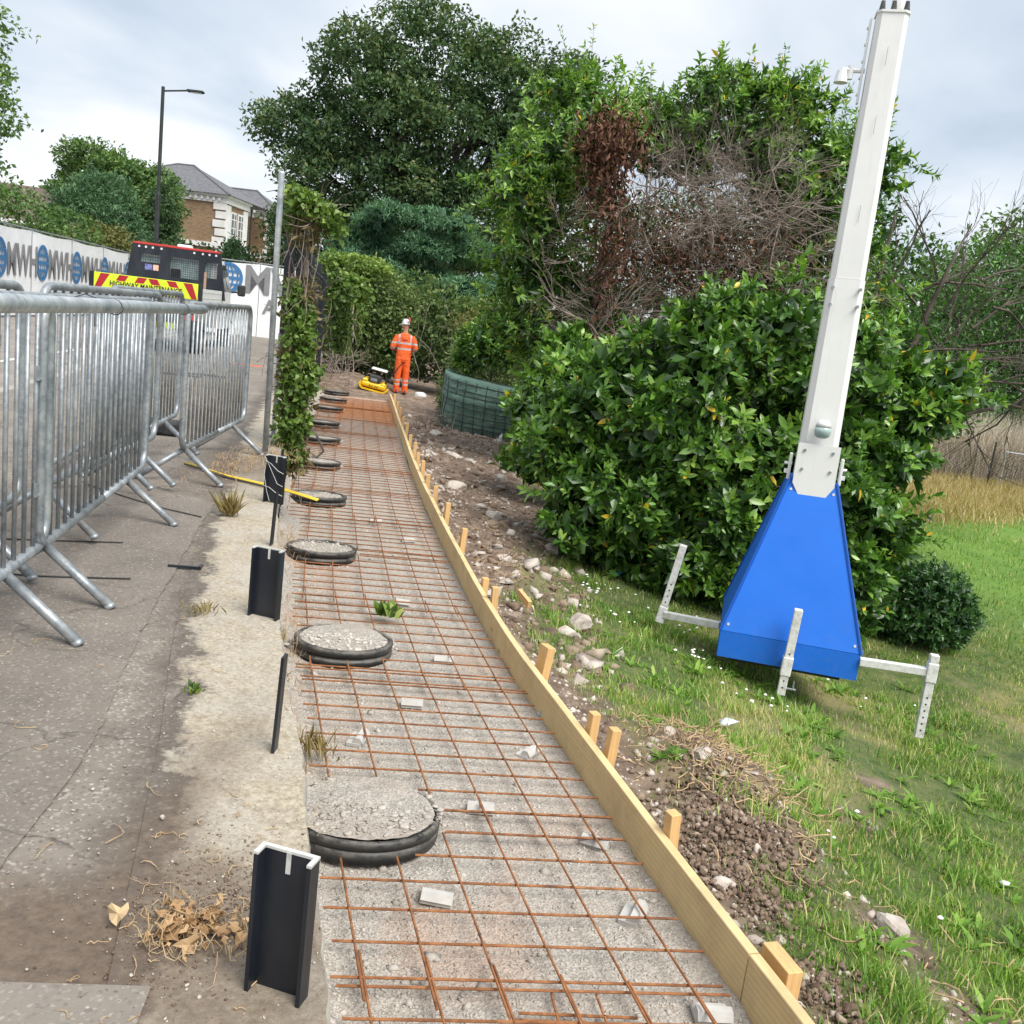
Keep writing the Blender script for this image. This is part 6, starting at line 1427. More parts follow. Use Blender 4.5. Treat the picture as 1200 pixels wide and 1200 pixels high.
# ---- bare branching shrub and mixed dark growth right of the mast
t = thing('bare_tree', 'half dead tree right of the mast with long grey leafless branches against the sky', 'tree', (6.1, 15.5, -1.5))
a = MB(); rd_ = random.Random(21)
for i in range(15):
    branch(a, (rd_.uniform(-1.0, 1.0), rd_.uniform(-.3, .3), rd_.uniform(3.0, 4.4)), (rd_.uniform(-.6, 1.0), rd_.uniform(-.2, .2), rd_.uniform(.1, .9)), 1.5, .022, 3, rd_, .65, .16, 4, 3)
for i in range(26): branch(a, (rd_.uniform(-.6, 2.4), rd_.uniform(-.3, .3), rd_.uniform(1.6, 3.2)), (rd_.uniform(-1, 1), rd_.uniform(-.2, .2), rd_.uniform(-.2, .4)), 1.4, .02, 3, rd_, .7, .2, 4, 3)
props(a.build('bare_twigs', M['darkwood'], t), kind='stuff')
trunk(t, [([(-.4, 0, 0), (-.3, 0, 1.6), (-.1, 0, 3.0), (.2, 0, 4.2), (.5, 0, 5.2)], [.11, .09, .07, .035, .01]), ([(-.3, 0, 1.7), (.8, 0, 2.2), (1.8, .1, 2.5), (2.6, 0, 3.2)], [.06, .04, .025, .012]), ([(-.2, 0, 2.4), (-.8, 0, 3.8), (-.7, 0, 5.2)], [.07, .05, .02])], 'darkwood')
puffs(t, [(-.8, .6, 1.9, .9, .7, 1.2), (-.4, .6, 3.4, .8, .5, .9), (.6, .8, 2.4, 1.0, .7, .7), (-.9, .5, 4.9, .35, .3, .5), (.4, .6, 3.2, .5, .4, .4)], 950, 31, .11, .05, 'laurel_dark', clump=12, cs=.14, light=-.02, noise_=.5, drop=lambda p, r_: (p[:, 0] < .1) | (p[:, 2] > 1.75))
t = thing('dark_shrub', 'dense dark shrubbery filling the right edge above the brushwood fence', 'shrub', (14.0, 30, -1.8))
puffs(t, [(-6.2, 0, 2.2, 1.6, 1, 1.3), (-4.2, 0, 2.2, 1.6, 1, 1.3), (-2.0, 0, 2.3, 1.7, 1, 1.4), (.3, 0, 2.6, 1.7, 1, 1.6), (2.4, 0, 2.8, 1.7, 1, 1.8), (-3.4, .6, 3.6, 1.4, 1, 1.2)], 2600, 33, .13, .06, 'laurel_dark', clump=11, cs=.2, light=.05, drop=lambda p, r_: p[:, 2] > .2)
t = thing('evergreen_tree', 'dark evergreen tree cut off by the right edge of the picture', 'tree', (14.6, 31, -1.8))
puffs(t, [(0, 0, 5.6, 1.8, 1.5, 1.7), (-.6, 0, 4.0, 1.9, 1.5, 1.6), (1.6, 0, 5.0, 2.0, 1.5, 2.4), (-1.8, 0, 3.0, 1.4, 1.2, 1.3)], 1900, 34, .17, .07, 'laurel_dark', clump=12, cs=.3, light=.15)
trunk(t, [([(0, 0, 0), (0, 0, 5)], [.18, .06])])
a = MB(); rd_ = random.Random(23)
for i in range(14): branch(a, (rd_.uniform(-3.5, 0), -1.2, rd_.uniform(2.2, 4.2)), (rd_.uniform(-1, 1), 0, rd_.uniform(-.1, .4)), 1.7, .02, 3, rd_, .6, .18, 4, 3)
props(a.build('bare_twigs', M['deadwood'], t), kind='stuff')
t = thing('far_tree', 'hazy mid green tree top seen behind the bare branches at the right', 'tree', (16, 40, -2))
puffs(t, subb([(0, 0, 5.8, 3, 2, 2.4), (-3.5, 0, 4.8, 2, 2, 2.0), (3, 0, 6.8, 2.8, 2, 3.2)], 8, .6, 1.1, 4), 1300, 35, .3, .14, 'lime', clump=10, cs=.5)
trunk(t, [([(0, 0, 0), (0, 0, 5)], [.25, .1])])

# ---- oak and pine in the middle distance
t = thing('oak_tree', 'very large dark broadleaved tree filling the middle of the sky', 'tree', (-5.7, 44, -1))
OB = [(0, 0, 13.0, 3.2, 3, 2.0), (-2.8, 0, 12.0, 2.8, 2.5, 1.8), (2.8, 0, 12.2, 2.8, 2.5, 1.9), (-3.9, 0, 10.0, 2.2, 2.2, 1.7), (4.9, 0, 11.4, 2.0, 2.2, 2.1), (-1.5, -1, 9.8, 3.0, 2.4, 1.6), (2.0, -1, 9.6, 3.0, 2.4, 1.8), (-3.9, 0, 7.4, 2.2, 2.2, 1.8), (-1.2, -1, 6.8, 2.8, 2.4, 1.8), (2.6, -1, 6.4, 3.4, 2.4, 2.2), (5.4, 0, 8.4, 2.2, 2.2, 2.4), (-3.4, 0, 5.2, 2.8, 2.2, 2.2), (-2.0, -.5, 8.2, 3.0, 2.2, 2.0), (.8, -.5, 11.0, 3.0, 2.2, 1.8), (0, 0, 4.6, 3.4, 2.4, 2.4), (6.1, 0, 12.0, 1.2, 1.2, 1.6), (-6.0, 0, 9.9, 1.1, 1.2, .5)]
puffs(t, subb(OB, 10, .7, 1.2, 5), 7900, 41, .21, .11, 'oak', clump=11, cs=.21, noise_=.35, light=.20, ns=1.2, shell=(.62, 1.12))
a = MB(); rd_ = random.Random(5); a.tube([(0, 0, 0), (0, 0, 3), (.2, 0, 6)], [.55, .45, .35], 10)
for k in range(15):
    an = R(-80+160*k/14); branch(a, (.1, 0, 3.2+rd_.random()*2.5), (math.sin(an), rd_.uniform(-.3, .3), math.cos(an)*.9+.2), 5.2, .2, 2, rd_, .45, .12, 6, 4, .6)
a.build('trunk', M['bark'], t)
t = thing('pine_tree', 'low spreading blue green pine with fluffy tiers in front of the large dark tree', 'tree', (-3.8, 33, -1))
def pineblobs(seed):
    r_ = random.Random(seed); b = []
    for z, hw_, n in ((5.2, 1.5, 5), (4.4, 2.4, 7), (3.5, 3.1, 9), (2.6, 3.4, 10), (1.8, 3.4, 10), (1.0, 3.0, 8)):
        for i in range(n): b.append(((-hw_+2*hw_*(i+.5)/n)+r_.uniform(-.25, .25)-(.6 if z > 4 else 0), r_.uniform(-.8, .6)-(5.5-z)*.25, z+r_.uniform(-.25, .3), r_.uniform(.5, .8), .6, r_.uniform(.26, .42)))
    return b
puffs(t, pineblobs(3), 5200, 42, .17, .03, 'pine', clump=15, cs=.09, noise_=.35, light=.48, up=.6, under=.25, shell=(.8, 1.08))
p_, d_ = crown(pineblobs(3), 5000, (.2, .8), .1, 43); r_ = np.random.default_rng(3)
leaves('inner_shade_leaves', p_, unit(r_.standard_normal(p_.shape)), unit(r_.standard_normal(p_.shape)), np.full(len(p_), .4), np.full(len(p_), .2), r_.uniform(0, .25, len(p_)), M['pine'], t, 0)  # darkest needle tones inside, shade between the tiers put into the colour
trunk(t, [([(0, 0, 0), (0, 0, 4.5)], [.2, .05])])
# ---- hedge along the end of the path
t = thing('overgrown_hedge', 'overgrown hedge with pale new growth above the far chamber rings', 'hedge', (-4.6, 25.2, -.6))
c = (-4.6, 25.2, -.6)
HB = [(-5.1, 25, 1.6, .8, .6, .8), (-4.5, 25.3, 1.5, .75, .7, .9), (-3.9, 25.6, 1.1, .65, .6, .85), (-4.9, 25.2, .5, 1.0, .6, .9), (-4.1, 25.6, .3, .8, .6, .8)]
puffs(t, rel(HB, c), 1500, 51, .10, .065, 'bramble', clump=10, cs=.11, light=.08)
puffs(t, rel([(-5.2, 24.8, 2.2, .5, .4, .35), (-4.6, 24.9, 2.25, .55, .4, .3), (-5.1, 24.7, 1.6, .5, .3, .4)], c), 420, 52, .10, .07, 'ivy', clump=9, cs=.09, light=.1, name='new_growth')
t = thing('bramble_bank', 'dark bramble bank closing the view behind the worker', 'shrub', (-3.0, 27, -.8))
c = (-3.0, 27, -.8)
puffs(t, rel([(-4.9, 27, .8, 1.0, .9, 1.5), (-4.0, 27.4, .9, 1.2, .9, 1.4), (-2.6, 27.2, .6, 1.3, .9, 1.1), (-1.2, 26.5, .6, 1.3, .9, 1.1), (.2, 25.5, .6, 1.4, .9, 1.2), (1.6, 24, .6, 1.4, .9, 1.3)], c), 2600, 53, .12, .08, 'bramble', clump=11, cs=.16, light=-.03)
a = MB(); rd_ = random.Random(9)
for i in range(40):
    x = rd_.uniform(-2.6, 2.4); branch(a, (x, rd_.uniform(-1.6, -.8), rd_.uniform(.0, 1.4)), (rd_.uniform(-.5, .5), -.2, 1), 1.2, .01, 1, rd_, .4, .15, 3, 2)
props(a.build('dry_stems', M['deadwood'], t), kind='stuff')
t = thing('feathery_shrub', 'silvery green feathery shrub between the worker and the green gabion', 'shrub', (-1.33, 20.2, -.85))
puffs(t, [(0.1, 0, 1.2, .40, .4, .65), (.4, .1, 1.6, .5, .4, .5), (-.15, -.1, .5, .34, .3, .6), (.9, .3, 1.8, .5, .4, .45), (.8, .5, 1.2, .5, .4, .7)], 1500, 54, .10, .02, 'willow', clump=12, cs=.08, light=.25, up=.1)
puffs(t, [(.3, .4, 2.0, .6, .3, .35), (1.6, .6, 2.1, .6, .3, .4)], 260, 56, .12, .022, 'olive', clump=12, cs=.12, light=.2, name='yellow_tops')
a = MB(); a.tube([(0, 0, 0), (.1, 0, 1.2)], [.03, .01], 5); a.build('stem', M['bark'], t)
t = thing('fresh_shrub', 'bright green leafy shrub growing over the top of the green gabion', 'shrub', (-.75, 18.9, -.9))
laurel(t, [(-.2, -.4, 1.75, .5, .35, .38), (.35, -.4, 1.75, .5, .35, .4), (.1, 0, 2.0, .55, .4, .35), (-.45, -.3, 1.45, .25, .25, .3)], 520, 55, L=.13, k=8, light=.2, fill=.5, kind=0, up=.6)
trunk(t, [([(0, .3, 0), (0, .2, 1.6)], [.03, .015])])
a = MB(); rd_ = random.Random(19)
# dug-up roots and dry stems at the far end of the path and in the soil
for i in range(26): branch(a, (-4.9+rd_.uniform(-.6, .8), 23.2+rd_.uniform(-1.2, 1.5), -.6+rd_.random()*.5), (rd_.uniform(-1, 1), rd_.uniform(-1, 1), rd_.uniform(.1, .6)), .7, .012, 2, rd_, .7, .3, 4, 3)
for i in range(14): branch(a, (-1.6+rd_.uniform(-.4, .4), 17.0+rd_.uniform(-.4, .4), -.75), (rd_.uniform(-1, 1), rd_.uniform(-1, 1), rd_.uniform(.1, .5)), .4, .012, 2, rd_, .7, .3, 4, 3)
props(a.build('root_debris', M['deadwood']), 'tangle of dug up roots and dry stems on the far soil', 'roots', kind='stuff')

# ---- ivy column on the wall beside the fence upright
def stack_blobs(rows): return [(x, y, z, rx, rx*.8, rz) for x, y, z, rx, rz in rows]
t = thing('ivy_column', 'ragged column of wilting ivy clinging to the black fence beside the tall upright', 'ivy', (-2.0, 8.3, 0))
c = (-2.0, 8.3, 0)
IVB = stack_blobs([(-2.07, 8.2, 2.08, .11, .10), (-1.96, 8.2, 2.02, .12, .09), (-1.83, 8.2, 1.95, .10, .07), (-1.76, 8.2, 1.86, .06, .05), (-2.15, 8.3, 1.95, .05, .16), (-2.02, 8.2, 1.12, .09, .13), (-1.98, 8.1, .88, .11, .16), (-1.94, 8.1, .62, .13, .16), (-2.0, 8.1, .42, .10, .12), (-1.97, 8.1, .20, .12, .13), (-1.98, 8.1, -.02, .09, .12), (-2.08, 8.2, 1.28, .06, .12)])
puffs(t, rel(IVB, c), 800, 61, .052, .038, 'ivy', clump=6, cs=.026, light=.12, noise_=.35)
puffs(t, rel(stack_blobs([(-2.0, 8.25, 1.9, .09, .2), (-2.0, 8.2, .55, .09, .45), (-1.98, 8.2, -.1, .09, .2), (-2.03, 8.3, 1.2, .07, .25)]), c), 260, 62, .07, .03, 'dryleafy', clump=8, cs=.05, name='wilted_leaves')
a = MB(); rd_ = random.Random(6)
for i in range(34):
    z = rd_.choice([rd_.uniform(1.3, 2.0), rd_.uniform(-.2, 1.2)]); branch(a, (rd_.uniform(-.12, .12), -.12, z), (rd_.uniform(-.3, .4), -.05, rd_.choice([-1, 1])), .5, .005, 1, rd_, .4, .2, 3, 2)
a.tube([(.0, .0, -.1), (.02, 0, .6), (-.03, 0, 1.2), (0, 0, 1.9)], [.03, .025, .02, .012], 6)
a.build('vine_stem', M['deadwood'], t)
t = thing('ivy_trail', 'drooping pale ivy growth hanging from the second group of black boards', 'ivy', (-2.7, 12.2, 0))
puffs(t, stack_blobs([(.12, .2, 1.45, .13, .18), (.14, .4, 1.15, .12, .25), (.12, .6, .85, .08, .2), (.02, 1.6, 1.5, .22, .2), (-.1, 2.2, 1.1, .2, .3)]), 600, 63, .075, .05, 'ivy', clump=6, cs=.045, light=-.12, noise_=.4)
a = MB()
for i in range(20): branch(a, (rd_.uniform(-.1, .3), rd_.uniform(0, 1.5), rd_.uniform(.6, 1.4)), (rd_.uniform(-.3, .3), -.1, -1), .45, .007, 1, rd_, .4, .2, 3, 2)
a.build('vine_stem', M['deadwood'], t)

# ---- trees on the left
t = thing('edge_tree', 'bright green tree cut off by the left edge of the picture', 'tree', (-14.05, 23, -.1))
puffs(t, [(-.6, 0, 6.8, 1.4, 1.2, .9), (.0, 0, 5.4, 1.0, 1.0, .7), (.35, 0, 4.6, .9, .9, .5), (-.8, 0, 3.6, 1.5, 1.0, .9), (.1, 0, 5.9, .8, .5, .25), (-2, 0, 5, 1.6, 1.2, 1.5)], 1500, 71, .14, .075, 'lime', clump=10, cs=.16, light=.12, noise_=.5)
trunk(t, [([(-1.2, 0, 0), (-1.1, 0, 3.4), (-.6, 0, 6)], [.2, .14, .05])])
t = thing('round_tree', 'rounded dark green tree left of the street lamp', 'tree', (-25.0, 56, -2.1))
puffs(t, subb([(0, 0, 8.8, 2.7, 2, 1.9), (-1.7, 0, 7.4, 2.2, 2, 1.9), (1.8, 0, 7.8, 2.0, 2, 1.8), (-2.9, 0, 6.3, 1.2, 1.2, 1.2), (2.0, 0, 6.4, 1.3, 1.6, 1.8), (0, 0, 5.6, 3.0, 2, 2.4)], 10, .6, 1.0, 9), 2600, 72, .25, .13, 'lime', clump=11, cs=.19, light=-.02, noise_=.35)
trunk(t, [([(0, 0, 0), (0, 0, 7)], [.4, .15])])
t = thing('soft_tree', 'grey green feathery tree in front of the rounded dark tree', 'tree', (-20.2, 44, -.9))
puffs(t, [(0, 0, 5.2, 1.6, 1.3, 1.3), (-1.0, 0, 4.1, 1.4, 1.2, 1.4), (.8, 0, 4.0, 1.1, 1.2, 1.4), (0, 0, 2.9, 1.8, 1.3, 1.6)], 1900, 73, .20, .06, 'ash', clump=11, cs=.18, light=.05)
trunk(t, [([(0, 0, 0), (0, 0, 4)], [.2, .1])])
for i, (x, y, blobs, mt, l, lt) in enumerate([
    (-17.6, 39, [(0, 0, 2.5, 1.4, 1, .95), (-1.0, 0, 2.2, 1.0, 1, .9)], 'olive', 'olive yellow shrub behind the hoarding below the grey green tree', -.05),
    (-14.6, 40, [(0, 0, 2.0, .6, .6, .6), (.7, 0, 1.7, .5, .6, .5)], 'lime', 'fresh green shrub between the street lamp and the pickup roof', .15),
    (-19.5, 36, [(0, 0, 3.2, 1.3, 1, 1.1), (1.6, 0, 2.9, 1.2, 1, .9), (-1.7, 0, 3.7, 1.5, 1, 1.1)], 'lime', 'low dark shrub behind the hoarding below the tiled roof', .02),
    (-19.7, 50, [(0, 0, 5.2, .55, .6, 1.3), (0, 0, 3.6, .6, .6, 1.3)], 'oak', 'narrow dark tree behind the street lamp column', .12),
    (-10.8, 40, [(.1, 0, 4.6, .40, .4, .8), (.3, 0, 3.5, .6, .5, .7), (-.1, 0, 2.2, .5, .5, .5)], 'oak', 'dark tree just left of the fence upright, in front of the brick house', .1),
    (-19.8, 62, [(0, 0, 3.4, .5, .4, 1.4)], 'ash', 'slim conifer standing against the brick house wall', -.15)]):
    t = thing('background_tree' if blobs[0][2] > 3.3 else 'background_shrub', l, 'tree' if blobs[0][2] > 3.3 else 'shrub', (x, y, -.3))
    puffs(t, blobs, 420, 80+i, .17, .09, mt, clump=11, cs=.18, light=lt); trunk(t, [([(0, 0, 0), (0, 0, blobs[0][2])], [.12, .04])])
# hidden gap behind the hedge at the far end of the road
t = thing('road_end_hedge', 'dark hedge closing the road behind the hoardings', 'hedge', (-9, 47, 0))
puffs(t, [(-9+i*3.2, 0, 1.6, 2.2, 1.2, 1.9) for i in range(6)], 1300, 90, .22, .13, 'oak', clump=10, cs=.28, light=.05)

# ---- grass on the slope
def blades(name, n, yr, dr, hgt, wid, mat, dens, lab, cat, seed, lean=.5, rb=0.0, yp=1.0, X=None):
    r_ = np.random.default_rng(seed)
    if X is None:
        y = yr[0]*(yr[1]/yr[0])**(r_.random(n)**yp); x = boardx(y)+dr[0]+(dr[1]-dr[0])*r_.random(n)
    else: x, y = X
    k = r_.random(len(x)) < dens(x, y); x, y = x[k], y[k]; n = len(x)
    P = np.stack([x, y, G(x, y)-.004], -1); tn = .5+.5*fb(x*2.6, y*2.6, 4)
    h = hgt*r_.uniform(.45, 1.25, n)*(.45+1.0*np.clip(tn, 0, 1)); a = r_.uniform(0, 6.28, n); le = lean*r_.uniform(.2, 1.3, n)
    D = np.stack([np.cos(a)*le, np.sin(a)*le, np.ones(n)], -1); D = unit(D); a2 = a+PI/2
    S = np.stack([np.cos(a2), np.sin(a2), 0*a], -1)*wid*(.7+.6*r_.random(n))[:, None]
    mid = P+D*h[:, None]*.55; D2 = unit(D+np.stack([np.cos(a), np.sin(a), -.6+0*a], -1)*(.55*r_.random(n))[:, None]); tip = mid+D2*h[:, None]*.5
    V = np.stack([P-S, P+S, mid+S*.75, mid-S*.75, tip], 1).reshape(-1, 3); b = np.arange(n)*5
    F = np.concatenate([np.stack([b, b+1, b+2], -1), np.stack([b, b+2, b+3], -1), np.stack([b+3, b+2, b+4], -1)])
    rn = np.clip(.34+rb+.30*fb(x*1.4, y*1.4, 2)+.17*r_.standard_normal(n), 0, .9); rn = np.where(r_.random(n) < .20+.5*np.clip(fb(x*1.1, y*1.1, 7)*1.6-.1, 0, 1), r_.uniform(.9, 1, n), rn)
    o = mesh_np(name, V, F, M[mat], None, {'rnd': np.repeat(rn, 5)}); return props(o, lab, cat, kind='stuff')
gd = lambda x, y: np.clip(1.05-soilmask(x, y)*1.15, .02, 1)*np.clip(.52+1.1*fb(x*2.3, y*2.3, 6), .08, 1)
blades('meadow_grass', 225000, (2.0, 9.8), (.15, 6.6), .050, .0023, 'grass', gd, 'rough green grass covering the slope', 'grass', 101, yp=.8)
blades('field_grass', 60000, (8.5, 24), (3.6, 16), .075, .005, 'grass', lambda x, y: np.clip(.8+.3*fb(x, y), .2, 1)*((x/y) > .30)*(y < 17.5+.9*(x-7)), 'short bright grass of the field beyond the round bush', 'grass', 102, rb=.08)
# tussocks and broad leaved weeds
r_ = np.random.default_rng(77); m = 210; ty = 2.1*(9/2.1)**(r_.random(m)**.8); tx_ = boardx(ty)+.35+3.8*r_.random(m); k = (r_.random(m) < 1.1-soilmask(tx_, ty)) & ~((np.abs(tx_-2.2) < .6) & (np.abs(ty-7) < .7)); tx_, ty = tx_[k], ty[k]
cnt = 110; sz = r_.uniform(.04, .12, len(tx_)); X = np.repeat(tx_, cnt)+r_.standard_normal(len(tx_)*cnt)*np.repeat(sz, cnt); Y_ = np.repeat(ty, cnt)+r_.standard_normal(len(tx_)*cnt)*np.repeat(sz, cnt)
blades('grass_tussocks', 0, None, None, .10, .0030, 'grass', lambda x, y: np.ones(len(x)), 'taller lush green tussocks dotted over the slope', 'grass', 103, lean=.7, rb=.06, X=(X, Y_))
def weeds(name, spots, k, L, W, mat, lab, cat, seed, spread=.1, el=(.25, 1.1)):
    r_ = np.random.default_rng(seed); P = []; D = []; Nn = []; ln = []
    for (x, y, s, n) in spots:
        for _ in range(n):
            cx, cy = x+r_.normal(0, s), y+r_.normal(0, s)
            if cx < boardx(cy)+.06: continue
            z = float(G(cx, cy)); ph = r_.uniform(0, 6.28); ss = r_.uniform(.5, 1.2)
            for i in range(k):
                a = ph+i*2.4+r_.normal(0, .2); e_ = r_.uniform(*el); d_ = np.array([math.cos(a)*math.cos(e_), math.sin(a)*math.cos(e_), math.sin(e_)])
                P.append((cx, cy, z)); D.append(d_); Nn.append(np.array([0, 0, 1.])); ln.append(L*r_.uniform(.35, 1.0)*ss)
    P, D, Nn, ln = np.array(P), np.array(D), np.array(Nn), np.array(ln)
    o = leaves(name, P, D, Nn, ln, ln*W, np.clip(r_.normal(.45, .2, len(P)), 0, .88), M[mat], None, 1, .35); return props(o, lab, cat, kind='stuff')
weeds('broadleaf_weeds', [(1.72, 6.9, .14, 16), (1.95, 6.5, .1, 9), (1.5, 6.6, .12, 9), (1.05, 6.9, .16, 12), (1.2, 6.0, .14, 10), (.95, 6.3, .12, 8), (2.3, 6.25, .12, 12), (2.15, 5.6, .15, 12), (2.45, 5.0, .2, 14), (1.9, 4.6, .15, 10), (1.65, 4.95, .12, 8), (2.7, 4.2, .2, 14), (2.1, 3.5, .14, 8), (2.5, 3.3, .2, 12), (3.1, 5.6, .25, 12), (3.4, 6.8, .25, 12), (2.8, 7.6, .2, 10), (3.8, 7.6, .3, 12), (1.5, 7.9, .2, 12), (1.9, 2.9, .1, 6), (1.55, 3.15, .08, 5), (.98, 5.0, .05, 3), (.95, 4.35, .04, 3), (1.35, 5.3, .1, 6)], 9, .12, .26, 'grass', 'broad leaved green weeds growing in the slope grass', 'weeds', 104)
# white clover-like flower heads and a few purple ones
fl = MB(); r2 = random.Random(31)
def heads(spots, mat, name, lab, r0):
    mb = MB()
    for (x, y, s, n) in spots:
        for _ in range(n):
            cx, cy = r2.gauss(x, s), r2.gauss(y, s); z = float(G(cx, cy))+r2.uniform(.05, .13); q = r0*r2.uniform(.7, 1.3)
            mb.tube([(cx, cy, z-q*.5), (cx, cy, z), (cx, cy, z+q*.5)], [q*.5, q, q*.4], 6)
    props(mb.build(name, mat), lab, 'flowers', kind='stuff')
heads([(1.45, 6.7, .12, 12), (1.85, 6.1, .1, 9), (.9, 7.3, .15, 8), (1.6, 8.0, .2, 10), (1.0, 8.2, .2, 10), (.75, 7.9, .1, 6), (2.9, 7.2, .3, 6), (2.3, 4.3, .4, 5)], M['flower'], 'white_flower_heads', 'small white flower heads scattered in the grass', .012)
heads([(1.85, 2.55, .12, 3), (2.05, 2.45, .1, 3)], M['purple'], 'purple_flower_heads', 'a few purple flower heads near the lower right corner', .008)
# dead grass and roots heap by the boards, straw strip and brushwood by the fence
def stalks(name, n, fn, hgt, wid, mat, seed, lab, cat, lean=.9):
    r_ = np.random.default_rng(seed); x, y = fn(r_, n); n = len(x); P = np.stack([x, y, G(x, y)+.0], -1)
    h = hgt*r_.uniform(.5, 1.3, n); a = r_.uniform(0, 6.28, n); D = unit(np.stack([np.cos(a)*lean*r_.random(n), np.sin(a)*lean*r_.random(n), 1+0*a], -1)); S = np.stack([-np.sin(a), np.cos(a), 0*a], -1)*wid
    mid = P+D*h[:, None]*.5; tip = mid+unit(D+.5*r_.standard_normal((n, 3)))*h[:, None]*.5
    V = np.stack([P-S, P+S, mid+S, mid-S, tip], 1).reshape(-1, 3); b = np.arange(n)*5
    F = np.concatenate([np.stack([b, b+1, b+2], -1), np.stack([b, b+2, b+3], -1), np.stack([b+3, b+2, b+4], -1)])
    return props(mesh_np(name, V, F, M[mat], None, {'rnd': np.repeat(r_.random(n), 5)}), lab, cat, kind='stuff')
def straw_area(r_, n):
    x = r_.uniform(5.5, 16, n); y = r_.uniform(14, 25.5, n); k = y > 16.4+.9*(x-7)+r_.normal(0, .5, n); return x[k], y[k]
stalks('straw_grass', 62000, straw_area, .36, .008, 'drygrass', 111, 'strip of straw coloured long grass in front of the fence', 'grass', 1.0)
stalks('brushwood', 24000, lambda r_, n: (r_.uniform(6.5, 18, n), r_.uniform(25.0, 27.6, n)), 1.75, .007, 'reed', 112, 'mass of grey brown dead brushwood behind the chain link fence', 'brushwood', .45)
a = MB(); r2 = random.Random(12)
for (hx, hy, s, n, hh) in [(1.14, 4.6, .20, 210, .13), (1.35, 4.25, .16, 90, .08), (.15, 7.7, .25, 60, .08), (1.5, 3.7, .2, 50, .04), (2.0, 3.1, .25, 26, .02), (-.3, 9.4, .3, 40, .05)]:
    for _ in range(n):
        x, y = r2.gauss(hx, s), r2.gauss(hy, s)
        if x < boardx(y)+.08: continue
        z = float(G(x, y))+r2.uniform(0, .04); p = [Vector((x, y, z))]; d_ = Vector((r2.gauss(0, 1), r2.gauss(0, 1), r2.gauss(0, .3))).normalized()
        for i in range(4): d_ = (d_+Vector((r2.gauss(0, .5), r2.gauss(0, .5), r2.gauss(0, .35)))).normalized(); q = p[-1]+d_*r2.uniform(.015, .05); q.z = max(q.z, z-.01); p.append(q)
        a.tube(p, r2.uniform(.0015, .0042), 4, cap=False)
props(a.build('pulled_roots', M['twig']), 'heap of pulled up dry roots and stems beside the pair of stakes', 'roots', kind='stuff')

# ---- litter on the pavement: the leaf heap, stray stems, weeds
t = thing('dry_leaf_heap', 'small heap of tan dry leaves and curly stems beside the nearest channel post', 'leaf heap', (-.52, 1.66, .008))
def dryleaf_mesh(seed):
    r2 = random.Random(seed); n = 12; pts = []
    for i in range(n):
        a = 2*PI*i/n; r = (.5+.5*abs(math.cos(a*2.5)))*.03*r2.uniform(.7, 1.2); pts.append((r*math.cos(a), r*math.sin(a), r2.uniform(-.004, .012)+.25*r*math.sin(a*2)))
    me = bpy.data.meshes.new('leaf'); me.from_pydata([(0, 0, .002)]+pts, [], [(0, i+1, (i+1) % n+1) for i in range(n)]); at = me.attributes.new('rnd', 'FLOAT', 'POINT'); at.data.foreach_set('value', [r2.uniform(.1, .9)]*(n+1)); me.materials.append(M['tanleaf']); return me
dl = [dryleaf_mesh(i) for i in range(9)]; r2 = random.Random(2)
for i in range(84):
    o = bpy.data.objects.new('leaf', dl[i % 9]); COL.objects.link(o); o.parent = t
    o.location = (r2.gauss(0, .042), r2.gauss(0, .034), .006+r2.random()*.028); o.rotation_euler = (r2.gauss(0, .5), r2.gauss(0, .5), r2.uniform(0, 6)); s = r2.uniform(.25, .7) if i > 5 else r2.uniform(.7, 1); o.scale = (s, s*r2.uniform(.5, 1), s)
a = MB()
def curl(mb, x, y, L_, r, rnd_, z=.006, zz=.01):
    p = [Vector((x, y, z))]; an = rnd_.uniform(0, 6.28); cv = rnd_.gauss(0, 1.1)
    for i in range(7): an += cv*.3+rnd_.gauss(0, .35); q = p[-1]+Vector((math.cos(an), math.sin(an), 0))*L_/7; q.z = z+rnd_.random()*zz; p.append(q)
    mb.tube(p, [r*(1-.08*i) for i in range(8)], 4, cap=False)
for i in range(46): curl(a, r2.gauss(0, .06), r2.gauss(0, .045), r2.uniform(.03, .13), r2.uniform(.0009, .002), r2, .006, .03)
a.build('dry_stem', M['twig'], t)['kind'] = 'stuff'
a = MB()
for i in range(70):
    y = 1.35*(6/1.35)**r2.random(); x = float(wallx(y))-r2.uniform(.03, 1.1); curl(a, x, y, r2.uniform(.02, .10), r2.uniform(.0008, .0018), r2, .008, .004)
for i in range(40): curl(a, r2.gauss(-.55, .12), r2.gauss(1.85, .22), r2.uniform(.02, .08), r2.uniform(.0008, .0018), r2, .008, .006)
props(a.build('scattered_stems', M['twig']), 'thin dry stems scattered over the asphalt', 'twigs', kind='stuff')
y = 1.2*(8/1.2)**rng.random(1500); x = wallx(y)-.02-1.3*rng.random(1500)**1.2
props(stones('grit', np.stack([x, y, np.full(1500, .006)], -1), .0012+.0035*rng.random(1500)**3, M['stone']), 'fine grit lying on the pavement', 'grit', kind='stuff')
xx, yy_ = rng.normal(-.53, .09, 1500), rng.normal(1.72, .13, 1500)
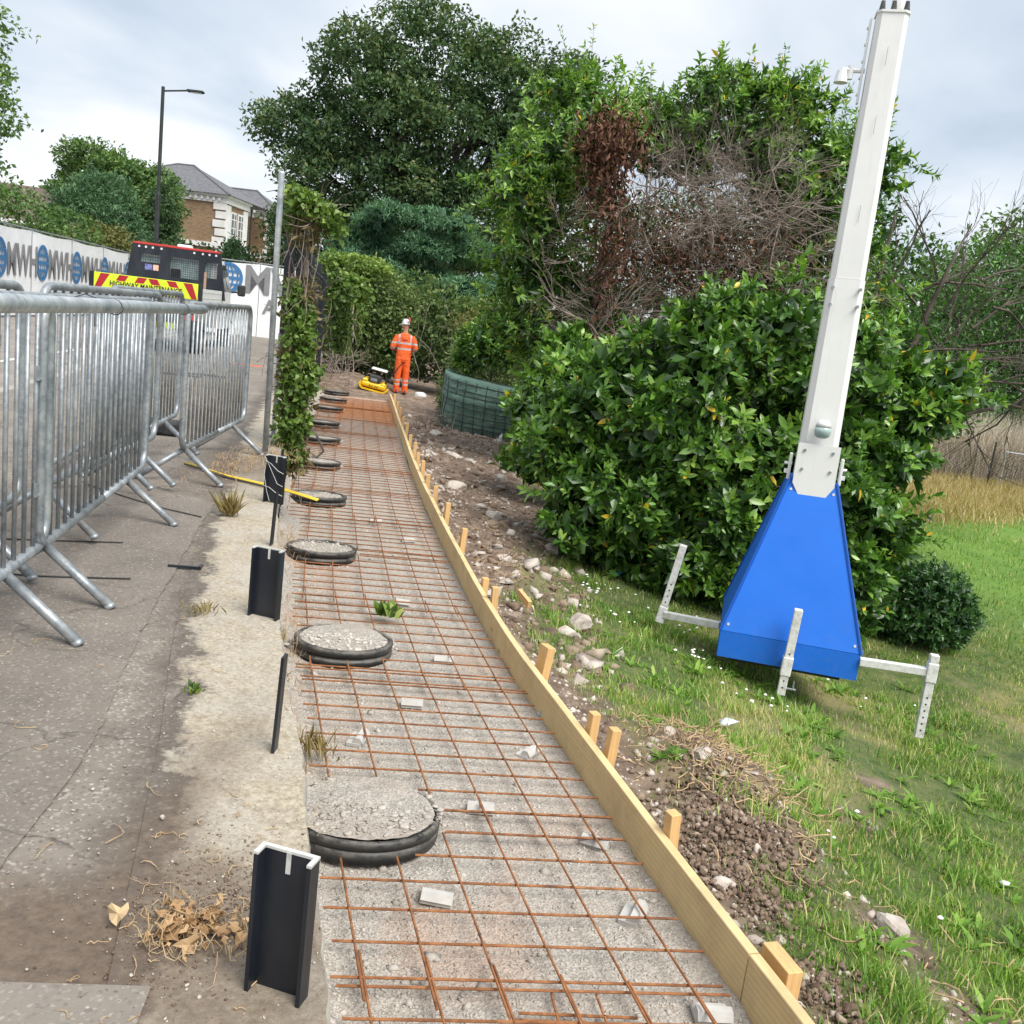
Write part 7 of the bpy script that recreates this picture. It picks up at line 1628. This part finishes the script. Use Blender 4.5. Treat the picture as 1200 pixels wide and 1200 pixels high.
props(stones('soil_crumbs', np.stack([xx, yy_, np.full(1500, .006)], -1), .001+.003*rng.random(1500)**2, M['clod']), 'crumbs of dark soil round the leaf heap', 'soil', kind='stuff')
def tuft(x, y, z, n, h, mat, lab, seed, sp=.02, w_=.0022):
    r_ = np.random.default_rng(seed); P = np.stack([r_.normal(0, sp, n), r_.normal(0, sp, n), 0*np.ones(n)], -1); D = unit(np.stack([r_.normal(0, .35, n), r_.normal(0, .35, n), np.ones(n)], -1)); ln = h*r_.uniform(.4, 1.1, n)
    o = leaves('grass_tuft' if mat != 'ivy' else 'weed_seedling', P, D, r_.standard_normal((n, 3)), ln, np.full(n, w_*2) if mat != 'ivy' else ln*.5, r_.random(n), M[mat], None, 0 if mat != 'ivy' else 1, .25); o.location = (x, y, z); return props(o, lab, 'weed', kind='stuff' if n > 55 else None)
tuft(-1.60, 5.25, .004, 70, .17, 'drygrass', 'straw coloured grass tuft growing from the joint left of the third channel post', 1, .02, .0011)
tuft(-.93, 2.80, .004, 26, .035, 'ivy', 'small green seedling at the edge of the stained concrete', 2, .012)
tuft(-1.17, 3.55, .004, 61, .05, 'drygrass', 'flat dry tuft at the concrete edge left of the second channel post', 3, .03, .0012)
tuft(-.72, 5.93, -.70, 30, .11, 'ivy', 'green leafy sprig caught in the rusty mesh', 4, .03)
for i, (x, y) in enumerate([(-1.12, 4.5), (-1.3, 5.2), (-.75, 3.9)]): tuft(x, y, -.71, 60, .12, 'drygrass', ['dry weed tuft at the foot of the wall behind the second ring', 'dry weed tuft at the foot of the wall before the third ring', 'dry weed tuft at the foot of the wall between the first two rings'][i], 10+i, .05, .0014)
a = MB()
for i in range(90): 
    y = r2.uniform(3.6, 8); curl(a, float(wallx(y))+r2.uniform(.03, .16), y, r2.uniform(.05, .2), .0016, r2, -.70, .08)
for i in range(120): curl(a, r2.gauss(-2.0, .14), r2.gauss(7.2, .5), r2.uniform(.05, .2), .0022, r2, .012, .05)
props(a.build('dry_vines', M['twig']), 'dry vine stems along the wall foot and below the ivy', 'twigs', kind='stuff')
